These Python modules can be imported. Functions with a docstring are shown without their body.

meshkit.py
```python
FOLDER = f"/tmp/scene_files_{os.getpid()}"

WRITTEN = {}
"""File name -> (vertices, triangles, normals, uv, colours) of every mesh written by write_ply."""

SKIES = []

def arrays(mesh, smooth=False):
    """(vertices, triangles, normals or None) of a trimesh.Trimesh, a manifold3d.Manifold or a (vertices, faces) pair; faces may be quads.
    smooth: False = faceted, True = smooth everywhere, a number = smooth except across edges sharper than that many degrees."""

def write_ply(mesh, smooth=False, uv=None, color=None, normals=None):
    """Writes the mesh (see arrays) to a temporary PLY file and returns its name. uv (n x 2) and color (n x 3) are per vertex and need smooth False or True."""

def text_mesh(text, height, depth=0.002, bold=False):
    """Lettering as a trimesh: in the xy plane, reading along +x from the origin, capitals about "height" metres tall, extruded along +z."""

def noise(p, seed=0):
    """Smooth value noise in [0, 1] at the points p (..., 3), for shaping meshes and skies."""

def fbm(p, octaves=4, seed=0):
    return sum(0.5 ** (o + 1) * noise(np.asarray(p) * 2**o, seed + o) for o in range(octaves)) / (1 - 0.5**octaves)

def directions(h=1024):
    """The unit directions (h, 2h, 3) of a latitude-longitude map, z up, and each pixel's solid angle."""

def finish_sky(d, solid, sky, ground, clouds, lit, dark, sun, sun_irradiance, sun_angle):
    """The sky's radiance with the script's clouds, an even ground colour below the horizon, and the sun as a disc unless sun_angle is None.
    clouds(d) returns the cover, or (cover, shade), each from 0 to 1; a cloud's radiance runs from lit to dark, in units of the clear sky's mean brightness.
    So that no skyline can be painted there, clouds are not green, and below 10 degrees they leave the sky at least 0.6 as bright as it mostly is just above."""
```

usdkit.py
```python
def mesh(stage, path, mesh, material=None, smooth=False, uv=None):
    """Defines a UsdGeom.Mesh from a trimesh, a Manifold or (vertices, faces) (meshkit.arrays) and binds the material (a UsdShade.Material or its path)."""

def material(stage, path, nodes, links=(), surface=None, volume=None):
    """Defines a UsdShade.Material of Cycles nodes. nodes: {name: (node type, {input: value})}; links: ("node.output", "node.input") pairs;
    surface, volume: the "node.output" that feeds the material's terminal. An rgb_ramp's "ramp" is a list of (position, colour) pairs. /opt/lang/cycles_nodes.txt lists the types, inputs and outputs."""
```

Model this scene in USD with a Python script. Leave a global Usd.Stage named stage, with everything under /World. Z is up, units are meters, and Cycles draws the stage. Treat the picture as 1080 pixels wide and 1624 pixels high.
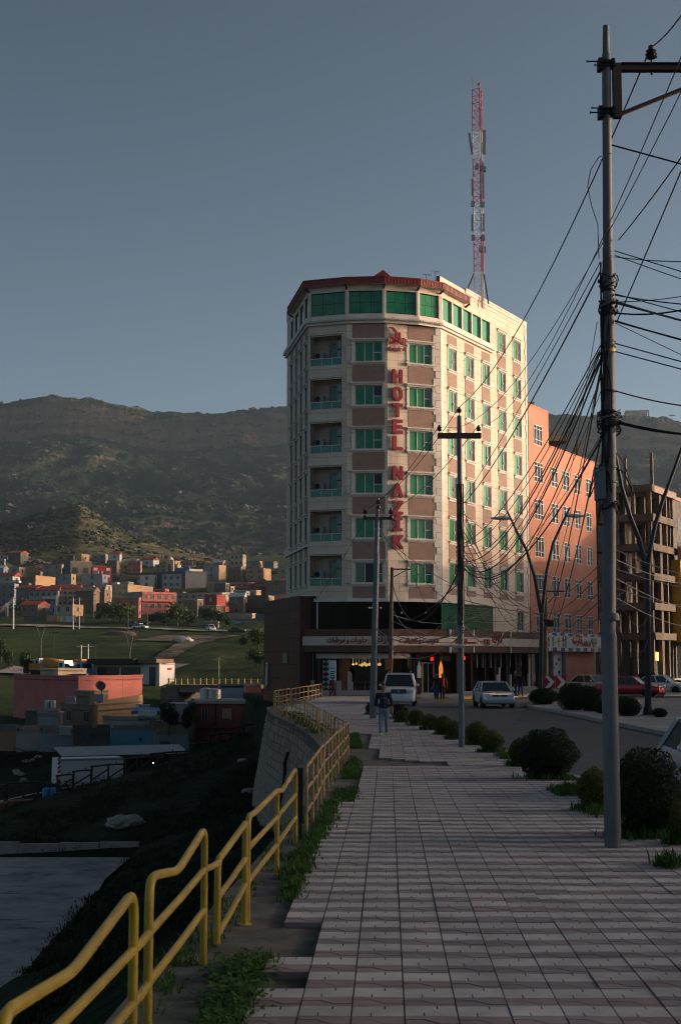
import math, random
import numpy as np
import trimesh
import manifold3d
from scipy.interpolate import RBFInterpolator
from shapely.geometry import Polygon
from pxr import Usd, UsdGeom, UsdLux, UsdShade, Gf, Sdf, Vt
import usdkit, meshkit

# ---------------------------------------------------------------- camera, sky, sun, exposure
PITCH = math.degrees(math.atan((1045 - 812) / 2250.0))
EYE = 2.6
SUN_EL, SUN_AZ = math.radians(10.5), math.radians(79.0)
SKY_STRENGTH, SUN_INTENSITY, EXPOSURE, SKY_GAMMA = 0.066, 0.54, 0.0, 1.36

stage = Usd.Stage.CreateInMemory()
UsdGeom.SetStageUpAxis(stage, UsdGeom.Tokens.z)
UsdGeom.SetStageMetersPerUnit(stage, 1.0)
UsdGeom.Xform.Define(stage, '/World')
stage.SetDefaultPrim(stage.GetPrimAtPath('/World'))
UsdGeom.Scope.Define(stage, '/World/Looks')

camera = UsdGeom.Camera.Define(stage, '/World/camera')
camera.AddTranslateOp().Set(Gf.Vec3d(0, 0, EYE))
camera.AddRotateXOp().Set(90 + PITCH)
camera.CreateHorizontalApertureAttr(24.0)
camera.CreateVerticalApertureAttr(24.0 * 1024 / 680)
camera.CreateFocalLengthAttr(50.0)
camera.CreateClippingRangeAttr(Gf.Vec2f(0.1, 20000))
camera.CreateFStopAttr(5.6)
camera.CreateFocusDistanceAttr(85.0)
camera.CreateExposureAttr(EXPOSURE)

sky_look = usdkit.material(stage, '/World/Looks/sky', {
    's': ('sky_texture', {'sky_type': 'single_scattering', 'sun_disc': False, 'sun_elevation': SUN_EL, 'sun_rotation': SUN_AZ,
                          'altitude': 600.0, 'air_density': 0.6, 'aerosol_density': 3.0, 'ozone_density': 0.6}),
    'h': ('hsv', {'hue': 0.482, 'saturation': 0.76, 'value': 1.0, 'fac': 1.0}),
    'gm': ('gamma', {'gamma': SKY_GAMMA}),
    'b': ('background_shader', {'strength': SKY_STRENGTH})},
    [('s.color', 'h.color'), ('h.color', 'gm.color'), ('gm.color', 'b.color')], surface='b.background')
sky = UsdLux.DomeLight.Define(stage, '/World/sky')
sky.CreateIntensityAttr(1.0)
UsdShade.MaterialBindingAPI.Apply(sky.GetPrim()).Bind(sky_look)
sky.GetPrim().SetCustomDataByKey('kind', 'structure')

sun = UsdLux.DistantLight.Define(stage, '/World/sun')
sun.CreateIntensityAttr(SUN_INTENSITY)
sun.CreateAngleAttr(0.5)
sun.CreateNormalizeAttr(True)
sun.CreateColorAttr(Gf.Vec3f(1.0, 0.66, 0.36))
sun.AddRotateZOp().Set(-math.degrees(SUN_AZ))
sun.AddRotateXOp().Set(-(90 - math.degrees(SUN_EL)) + 180 - 180)
# shines along -z: tilt so that -z points away from the sun's place in the sky
sd = np.array([math.sin(SUN_AZ) * math.cos(SUN_EL), math.cos(SUN_AZ) * math.cos(SUN_EL), math.sin(SUN_EL)])
sun.ClearXformOpOrder()
_z = sd; _x = np.cross([0, 0, 1.0], _z); _x /= np.linalg.norm(_x); _y = np.cross(_z, _x)
_m = Gf.Matrix4d(*_x, 0, *_y, 0, *_z, 0, 0, 0, 0, 1)
sun.AddTransformOp(opSuffix='aim').Set(_m)

# ---------------------------------------------------------------- helpers
COUNT = {}


def path_for(parent, name):
    key = (parent, name)
    n = COUNT.get(key, 0)
    COUNT[key] = n + 1
    return f'{parent}/{name}' if n == 0 else f'{parent}/{name}_{n:03d}'


def props(prim, label=None, cat=None, group=None, kind=None):
    for k, v in (('label', label), ('category', cat), ('group', group), ('kind', kind)):
        if v:
            prim.SetCustomDataByKey(k, v)
    return prim


class T:
    """a thing: an Xform at its base"""

    def __init__(s, path, loc):
        s.path, s.loc = path, np.asarray(loc, float)


def thing(name, label, cat, loc=(0, 0, 0), group=None, kind=None):
    p = path_for('/World', name)
    x = UsdGeom.Xform.Define(stage, p)
    x.AddTranslateOp().Set(Gf.Vec3d(*map(float, loc)))
    props(x.GetPrim(), label, cat, group, kind)
    return T(p, loc)


def vf(m):
    if isinstance(m, MB):
        return m.arrays()
    if isinstance(m, trimesh.Trimesh):
        return np.asarray(m.vertices, float), np.asarray(m.faces, int)
    return np.asarray(m[0], float), np.asarray(m[1], int)


def part(parent, name, m, look, label=None, smooth=False, kind=None):
    v, f = vf(m)
    p = path_for(parent.path, name)
    if parent.path.split('/')[2] in ('hotel', 'radio_mast', 'pink_building'):
        v = np.array(v); v[:, 2] += np.maximum(0, v[:, 2] - 6.9) * .0165     # storeys a little taller than measured
    usdkit.mesh(stage, p, (v - parent.loc, f), LOOK[look], smooth=smooth)
    props(stage.GetPrimAtPath(p), label, None, None, kind)
    return T(p, parent.loc)


def solo(name, m, look, label=None, cat=None, group=None, kind=None, smooth=False):
    v, f = vf(m)
    p = path_for('/World', name)
    usdkit.mesh(stage, p, (v, f), LOOK[look], smooth=smooth)
    props(stage.GetPrimAtPath(p), label, cat, group, kind)
    return T(p, (0, 0, 0))


def copy(src, name, loc, rz=0, label=None, cat=None, group=None, scale=None):
    """another of a kind: an instance that references the first one"""
    p = path_for('/World', name)
    x = UsdGeom.Xform.Define(stage, p)
    x.GetPrim().GetReferences().AddInternalReference(Sdf.Path(src.path))
    x.ClearXformOpOrder()
    x.AddTranslateOp().Set(Gf.Vec3d(*map(float, loc)))
    x.AddRotateZOp().Set(float(rz))
    if scale is not None:
        x.AddScaleOp().Set(Gf.Vec3f(*scale))
    x.GetPrim().SetInstanceable(True)
    props(x.GetPrim(), label, cat, group)
    return T(p, loc)


class_n = [0]


def proto_class(name):
    """a class prim that the copies reference"""
    p = f'/World/Looks/kind_{name}'
    stage.CreateClassPrim(p)
    stage.GetPrimAtPath(p).SetTypeName('Xform')
    return T(p, (0, 0, 0))


BOXF = np.array([[0, 2, 1], [0, 3, 2], [4, 5, 6], [4, 6, 7], [0, 1, 5], [0, 5, 4], [1, 2, 6], [1, 6, 5], [2, 3, 7], [2, 7, 6], [3, 0, 4], [3, 4, 7]])


class Fr:
    """a facade frame: u along the wall (seen from outside, from its left to its right), v up, n outward"""

    def __init__(s, a, b, z=0.0):
        a, b = np.array(a, float), np.array(b, float)
        d = b - a
        s.L = float(np.hypot(*d))
        d /= s.L
        s.o = np.array([a[0], a[1], z])
        s.U = np.array([d[0], d[1], 0.0])
        s.V = np.array([0, 0, 1.0])
        s.N = np.array([d[1], -d[0], 0.0])

    def p(s, u, v, n=0.0):
        return s.o + u * s.U + v * s.V + n * s.N


class MB:
    def __init__(s):
        s.v, s.f, s.n = [], [], 0

    def add(s, v, f):
        v, f = np.asarray(v, float), np.asarray(f, int)
        s.v.append(v); s.f.append(f + s.n); s.n += len(v)
        return s

    def arrays(s):
        return np.vstack(s.v), np.vstack(s.f)

    def box(s, x0, x1, y0, y1, z0, z1):
        v = [(x0, y0, z0), (x1, y0, z0), (x1, y1, z0), (x0, y1, z0), (x0, y0, z1), (x1, y0, z1), (x1, y1, z1), (x0, y1, z1)]
        return s.add(v, BOXF)

    def fbox(s, F, u0, u1, v0, v1, n0, n1):
        v = [F.p(u0, v0, n1), F.p(u1, v0, n1), F.p(u1, v0, n0), F.p(u0, v0, n0), F.p(u0, v1, n1), F.p(u1, v1, n1), F.p(u1, v1, n0), F.p(u0, v1, n0)]
        return s.add(v, BOXF)

    def hexa(s, pts):
        """8 points: bottom ring (anticlockwise from above), top ring"""
        return s.add(pts, BOXF)

    def bar(s, p, q, w, h=None, up=(0, 0, 1)):
        """a square bar from p to q"""
        h = h or w
        p, q = np.array(p, float), np.array(q, float)
        d = q - p; d /= np.linalg.norm(d)
        up = np.array(up, float)
        if abs(d @ up) > .95:
            up = np.array([0, 1.0, 0])
        a = np.cross(d, up); a /= np.linalg.norm(a); b = np.cross(a, d)
        a, b = a * w / 2, b * h / 2
        v = [p - a - b, p + a - b, q + a - b, q - a - b, p - a + b, p + a + b, q + a + b, q - a + b]
        return s.add(v, BOXF)

    def tube(s, pts, r, n=8, cap=True):
        pts = np.asarray(pts, float)
        m = len(pts)
        r = np.broadcast_to(np.asarray(r, float), m)
        t = np.gradient(pts, axis=0)
        t /= np.linalg.norm(t, axis=1, keepdims=True) + 1e-12
        a = np.cross(t[0], [0, 0, 1.0])
        if np.linalg.norm(a) < 1e-3:
            a = np.cross(t[0], [0, 1.0, 0])
        a /= np.linalg.norm(a)
        ang = np.arange(n) * 2 * math.pi / n
        V = []
        for i in range(m):
            a = a - (a @ t[i]) * t[i]; a /= np.linalg.norm(a) + 1e-12
            b = np.cross(t[i], a)
            V.append(pts[i] + r[i] * (np.cos(ang)[:, None] * a + np.sin(ang)[:, None] * b))
        V = np.vstack(V)
        F = []
        for i in range(m - 1):
            for k in range(n):
                k2 = (k + 1) % n
                F += [(i * n + k, i * n + k2, (i + 1) * n + k2), (i * n + k, (i + 1) * n + k2, (i + 1) * n + k)]
        if cap:
            c0, c1 = len(V), len(V) + 1
            V = np.vstack([V, pts[0], pts[-1]])
            for k in range(n):
                k2 = (k + 1) % n
                F += [(c0, k2, k), (c1, (m - 1) * n + k, (m - 1) * n + k2)]
        return s.add(V, F)

    def cyl(s, p, q, r, r2=None, n=12):
        return s.tube([p, q], [r, r if r2 is None else r2], n)

    def lathe(s, prof, c, n=16):
        """profile of (radius, height) about a vertical axis through c"""
        prof = np.asarray(prof, float); c = np.asarray(c, float)
        ang = np.arange(n) * 2 * math.pi / n
        V = np.vstack([np.c_[r * np.cos(ang), r * np.sin(ang), np.full(n, h)] for r, h in prof]) + c
        F = []
        for i in range(len(prof) - 1):
            for k in range(n):
                k2 = (k + 1) % n
                F += [(i * n + k, i * n + k2, (i + 1) * n + k2), (i * n + k, (i + 1) * n + k2, (i + 1) * n + k)]
        V = np.vstack([V, c + [0, 0, prof[0][1]], c + [0, 0, prof[-1][1]]])
        for k in range(n):
            k2 = (k + 1) % n
            F += [(len(V) - 2, k2, k), (len(V) - 1, (len(prof) - 1) * n + k, (len(prof) - 1) * n + k2)]
        return s.add(V, F)

    def sphere(s, c, r, sub=2, sc=(1, 1, 1)):
        m = trimesh.creation.icosphere(sub, r)
        return s.add(m.vertices * np.array(sc) + np.array(c), m.faces)

    def prism(s, pts, z0, z1):
        """plan polygon between two heights"""
        m = trimesh.creation.extrude_polygon(Polygon(pts), z1 - z0, engine='earcut')
        return s.add(m.vertices + [0, 0, z0], m.faces)

    def fpoly(s, F, pts, n0, n1):
        """polygon in (u, v) of a facade frame, from n0 to n1"""
        pg = pts if isinstance(pts, Polygon) else Polygon(pts)
        m = trimesh.creation.extrude_polygon(pg, n1 - n0, engine='earcut')
        v = m.vertices
        w = F.o + v[:, :1] * F.U + v[:, 1:2] * F.V + (n0 + v[:, 2:3]) * F.N
        return s.add(w, m.faces[:, ::-1] if np.dot(np.cross(F.U, F.V), F.N) < 0 else m.faces)

    def text(s, F, txt, h, u, v, n0, depth=.02, bold=False, center=False):
        m = meshkit.text_mesh(txt, h, depth, bold)
        V = m.vertices
        if center:
            u = u - (V[:, 0].max() + V[:, 0].min()) / 2
        w = F.o + (u + V[:, :1]) * F.U + (v + V[:, 1:2]) * F.V + (n0 + V[:, 2:3]) * F.N
        return s.add(w, m.faces)


def P(px, py, Y):
    """the point at depth Y (metres ahead of the eye) that the photograph shows at px, py"""
    th = math.radians(PITCH)
    x, yy, zz = (px - 540) / 2250.0, math.cos(th) - (812 - py) / 2250.0 * math.sin(th), math.sin(th) + (812 - py) / 2250.0 * math.cos(th)
    return np.array([x / yy * Y, Y, EYE + zz / yy * Y])


def ground_z(y):
    return max(0.0, 0.5 - 0.011 * y)


# ---------------------------------------------------------------- looks
LOOK = {}


def look(name, c, c2=None, scale=3.0, rough=.8, bump=0, bscale=None, metal=0, spec=.3, rnd=0, detail=5, coat=0, lo=.35, hi=.65, stretch=None, obj=False, emit=None):
    nodes = {'p': ('principled_bsdf', {'base_color': c, 'roughness': rough, 'metallic': metal, 'specular_ior_level': spec, 'coat_weight': coat})}
    links = []
    if c2 is not None or bump:
        if obj:
            nodes['g'] = ('texture_coordinate', {}); src = 'g.object'
        else:
            nodes['g'] = ('geometry', {}); src = 'g.position'
        if stretch:
            nodes['m'] = ('mapping', {'scale': stretch}); links.append((src, 'm.vector')); src = 'm.vector'
    out = None
    if c2 is not None:
        nodes['n'] = ('noise_texture', {'scale': scale, 'detail': detail, 'roughness': .6})
        nodes['r'] = ('rgb_ramp', {'ramp': [(lo, c), (hi, c2)]})
        links += [(src, 'n.vector'), ('n.fac', 'r.fac')]
        out = 'r.color'
    if rnd:
        nodes['oi'] = ('object_info', {})
        nodes['mr'] = ('map_range', {'from_min': 0.0, 'from_max': 1.0, 'to_min': 1 - rnd, 'to_max': 1 + rnd})
        nodes['hs'] = ('hsv', {'color': c})
        links += [('oi.random', 'mr.value'), ('mr.result', 'hs.value')]
        if out:
            links.append((out, 'hs.color'))
        out = 'hs.color'
    if out:
        links.append((out, 'p.base_color'))
    if bump:
        nodes['bn'] = ('noise_texture', {'scale': bscale or scale * 4, 'detail': 4})
        nodes['b'] = ('bump', {'strength': .6, 'distance': bump})
        links += [(src, 'bn.vector'), ('bn.fac', 'b.height'), ('b.normal', 'p.normal')]
    if emit:
        nodes['p'][1]['emission_color'] = emit[0]
        nodes['p'][1]['emission_strength'] = emit[1]
    LOOK[name] = usdkit.material(stage, f'/World/Looks/{name}', nodes, links, surface='p.BSDF')


def glass_look(name, tint, rough=.03, ior=1.6):
    """window glass: partly clear, tinted, reflecting by angle"""
    nodes = {'t': ('transparent_bsdf', {'color': tint}), 'g': ('glossy_bsdf', {'color': (.9, .9, .9), 'roughness': rough}),
             'f': ('fresnel', {'IOR': ior}), 'm': ('mix_closure', {})}
    LOOK[name] = usdkit.material(stage, f'/World/Looks/{name}', nodes, [('f.fac', 'm.fac'), ('t.BSDF', 'm.closure1'), ('g.BSDF', 'm.closure2')], surface='m.closure')


def leaf_look(name, c, c2, rnd=.25):
    nodes = {'g': ('geometry', {}), 'oi': ('object_info', {}), 'n': ('noise_texture', {'scale': 2.5, 'detail': 3}),
             'r': ('rgb_ramp', {'ramp': [(.3, c), (.7, c2)]}), 'mr': ('map_range', {'to_min': 1 - rnd, 'to_max': 1 + rnd}), 'hs': ('hsv', {}),
             'd': ('principled_bsdf', {'roughness': .65, 'specular_ior_level': .25}), 't': ('translucent_bsdf', {}), 'm': ('mix_closure', {'fac': .25}),
             'ri': ('map_range', {'to_min': .75, 'to_max': 1.3}), 'h2': ('hsv', {})}
    links = [('g.position', 'n.vector'), ('n.fac', 'r.fac'), ('oi.random', 'mr.value'), ('mr.result', 'hs.value'), ('r.color', 'hs.color'),
             ('g.random_per_island', 'ri.value'), ('ri.result', 'h2.value'), ('hs.color', 'h2.color'), ('h2.color', 'd.base_color'), ('h2.color', 't.color'),
             ('d.BSDF', 'm.closure1'), ('t.BSDF', 'm.closure2')]
    LOOK[name] = usdkit.material(stage, f'/World/Looks/{name}', nodes, links, surface='m.closure')


look('asphalt', (.044, .050, .058), (.066, .072, .08), 1.2, .85, .004, 60)
look('road_concrete', (.16, .15, .145), (.22, .21, .2), .8, .85, .004, 30)
look('paver_pale', (.29, .275, .265), (.44, .42, .405), 1.6, .8, .002, 90, rnd=.10)
look('paver_dark', (.15, .125, .13), (.24, .20, .205), 1.6, .8, .002, 90, rnd=.16)
look('paver_red', (.17, .125, .125), (.26, .19, .185), 1.6, .8, .002, 90, rnd=.12)
look('joint_sand', (.05, .043, .036), (.075, .065, .055), 8, .95)
look('kerb_stone', (.22, .21, .195), (.30, .285, .265), 2, .85, .004, 25)
look('kerb_yellow', (.50, .31, .03), (.40, .25, .05), 4, .7)
look('kerb_white', (.55, .53, .48), (.42, .40, .36), 4, .7)
look('verge', (.055, .05, .042), (.125, .112, .098), 2.5, .9, .01, 18)
look('soil', (.07, .052, .036), (.12, .09, .062), 1.5, .95, .02, 12)
look('rail_yellow', (.44, .28, .015), (.30, .19, .02), 3.0, .45, .001, 60, spec=.5)
look('rail_worn', (.44, .275, .095), (.24, .145, .065), 6.0, .6, .001, 60, spec=.4)
look('black_metal', (.012, .011, .011), None, rough=.6)
look('stone_a', (.20, .165, .13), (.27, .23, .185), 3, .9, .02, 14, rnd=.18)
look('stone_b', (.16, .135, .11), (.22, .185, .15), 3, .9, .02, 14, rnd=.18)
look('mortar', (.085, .072, .06), (.11, .095, .08), 4, .95)
look('concrete', (.20, .19, .175), (.29, .275, .25), 1.0, .9, .008, 14)
look('concrete_dark', (.10, .092, .085), (.16, .148, .135), 1.0, .9, .008, 14)
look('pad_concrete', (.24, .22, .215), (.36, .335, .325), .5, .9, .006, 10, detail=8)
look('brick_red_dark', (.11, .035, .028), (.15, .055, .042), 2, .9)
look('cream', (.55, .455, .36), (.66, .56, .45), .7, .7, .002, 20, rnd=.05)
look('cream_joint', (.17, .13, .10), None, rough=.9)
look('trim', (.54, .50, .445), (.66, .62, .56), 1.2, .75, .003, 25)
look('siding', (.255, .165, .13), (.30, .20, .16), 2.0, .65)
look('balcony_wall', (.52, .42, .33), (.58, .48, .385), 2, .8)
look('red_roof', (.20, .022, .018), (.26, .032, .025), 1.5, .5, spec=.4)
look('sign_red', (.20, .005, .011), None, rough=.35, spec=.5)
look('white_frame', (.62, .62, .61), None, rough=.4)
look('alu', (.40, .40, .40), None, rough=.35, metal=.6)
look('green_glass', (.006, .13, .065), (.02, .21, .105), .9, .08, spec=.4)
look('green_glass_pale', (.03, .19, .075), (.045, .23, .095), .6, .10, spec=.5)
look('green_glass_dark', (.008, .055, .035), (.015, .075, .05), .6, .06, spec=.7, coat=.4)
look('dark_glass', (.006, .010, .012), None, rough=.05, spec=.6)
look('sash_dark', (.03, .035, .045), None, rough=.3)
look('teal_glass', (.02, .10, .11), None, rough=.08, spec=.7)
look('annex_panel', (.036, .011, .009), (.05, .016, .013), .8, .4, spec=.25, rnd=.15)
look('annex_joint', (.012, .005, .005), None, rough=.8)
look('band_brown', (.085, .038, .026), (.11, .052, .036), 2, .6)
look('sign_board', (.48, .42, .35), (.54, .475, .40), 1.5, .6)
look('plinth', (.40, .33, .28), (.46, .385, .33), 2, .7)
look('column_grey', (.20, .20, .21), (.25, .25, .26), 2, .6)
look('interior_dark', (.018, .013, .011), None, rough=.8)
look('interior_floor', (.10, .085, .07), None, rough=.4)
look('wood_amber', (.25, .10, .025), (.32, .14, .035), 3, .5)
look('tile_dark', (.05, .03, .025), None, rough=.5)
look('tile_pale', (.42, .46, .45), None, rough=.5)
look('pink', (.47, .20, .135), (.54, .24, .165), .35, .85, .004, 12)
look('pink_seam', (.33, .12, .08), None, rough=.9)
look('window_white', (.62, .60, .56), None, rough=.5)
look('pane_grey', (.045, .055, .065), (.10, .115, .125), .8, .12, spec=.6)
look('pane_dark', (.012, .015, .018), (.03, .035, .04), .5, .15, spec=.5)
look('sign_blue', (.03, .07, .22), None, rough=.5)
look('sign_white', (.60, .60, .60), None, rough=.5)
look('ink_blue', (.04, .16, .42), None, rough=.5)
look('ink_magenta', (.35, .02, .10), None, rough=.5)
look('ink_yellow', (.65, .40, .03), None, rough=.5)
look('ink_teal', (.04, .35, .30), None, rough=.5)
look('ink_green', (.06, .25, .06), None, rough=.5)
look('ink_orange', (.50, .16, .03), None, rough=.5)
look('raw_concrete', (.11, .09, .072), (.17, .14, .112), .7, .9, .006, 10)
look('yellow_paint', (.58, .33, .05), (.62, .38, .08), .5, .8)
look('tarp_blue', (.03, .10, .26), (.05, .15, .33), 2, .5)
look('pole_grey', (.085, .092, .102), (.13, .138, .148), 2.2, .6, .002, 30, stretch=(1, 1, .35))
look('pole_steel', (.085, .10, .125), (.12, .14, .17), 1.5, .5)
look('pole_dark', (.018, .020, .026), None, rough=.5)
look('wood_grey', (.075, .058, .044), (.14, .11, .085), 6, .9, .004, 25, stretch=(1, 1, .1))
look('rust_steel', (.055, .030, .030), (.085, .05, .045), 3, .7)
look('porcelain', (.02, .012, .010), None, rough=.25, spec=.6)
look('cable_black', (.014, .010, .011), None, rough=.6)
look('cable_grey', (.12, .12, .12), None, rough=.6)
look('cable_red', (.16, .012, .016), None, rough=.5)
look('mast_red', (.36, .012, .02), None, rough=.5)
look('mast_white', (.50, .50, .50), None, rough=.5)
look('antenna', (.29, .30, .31), None, rough=.5)
look('skin', (.24, .12, .075), None, rough=.55)
look('hair', (.008, .006, .005), None, rough=.6)
look('shirt_navy', (.012, .016, .028), (.018, .024, .04), 6, .9)
look('shirt_print', (.07, .11, .20), None, rough=.8)
look('jeans', (.13, .16, .22), (.19, .23, .30), 7, .9)
look('shoe_lime', (.36, .44, .08), None, rough=.6)
look('shoe_sole', (.3, .3, .3), None, rough=.7)
look('red_cloth', (.24, .014, .018), None, rough=.85)
look('dark_cloth', (.015, .014, .017), None, rough=.9)
look('blue_cloth', (.02, .045, .14), None, rough=.9)
look('car_white', (.62, .63, .64), None, rough=.25, spec=.5, coat=.6)
look('car_silver', (.42, .45, .49), None, rough=.28, metal=.35, coat=.6)
look('car_beige', (.50, .45, .38), None, rough=.3, coat=.5)
look('car_red', (.36, .012, .015), None, rough=.3, coat=.6)
look('car_black', (.012, .012, .014), None, rough=.25, coat=.7)
look('car_glass', (.010, .014, .018), None, rough=.04, spec=.8)
look('tyre', (.012, .012, .012), None, rough=.85)
look('rim', (.38, .38, .39), None, rough=.35, metal=.7)
look('lamp_clear', (.62, .64, .66), None, rough=.12, spec=.7)
look('lamp_red', (.35, .01, .01), None, rough=.2)
look('lamp_amber', (.55, .2, .02), None, rough=.2)
look('grille', (.02, .02, .022), None, rough=.35)
look('plate', (.55, .55, .52), None, rough=.5)
look('truck_orange', (.52, .20, .02), None, rough=.5)
look('truck_blue', (.12, .30, .46), None, rough=.5)
look('tank_metal', (.34, .36, .37), (.46, .48, .49), 2, .4, metal=.5)
look('glow_warm', (.8, .5, .2), None, emit=((1.0, .56, .18), 1.6))
look('glow_orange', (.8, .3, .1), None, emit=((1.0, .30, .08), .55))
look('glow_red', (.8, .05, .05), None, emit=((1.0, .02, .015), .9))
look('glow_spot', (.9, .85, .7), None, emit=((1.0, .88, .66), 2.5))
look('bush_core', (.010, .018, .007), None, rough=.9)
leaf_look('bush_leaf', (.014, .030, .008), (.034, .060, .015))
leaf_look('bush_leaf_olive', (.07, .085, .012), (.13, .135, .02))
leaf_look('weed_leaf', (.04, .10, .015), (.08, .16, .03), .3)
leaf_look('bank_leaf', (.008, .02, .006), (.014, .032, .009), .3)
leaf_look('tree_leaf', (.045, .085, .015), (.085, .13, .025), .3)
leaf_look('tree_leaf_dark', (.022, .05, .014), (.045, .08, .02), .3)
look('bark', (.06, .045, .035), (.10, .08, .06), 5, .95)
glass_look('shop_glass', (.62, .68, .68))
glass_look('dim_glass', (.22, .26, .26), ior=1.22)
look('balcony_glass', (.015, .14, .115), (.02, .17, .14), .8, .12, spec=.5)
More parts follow.
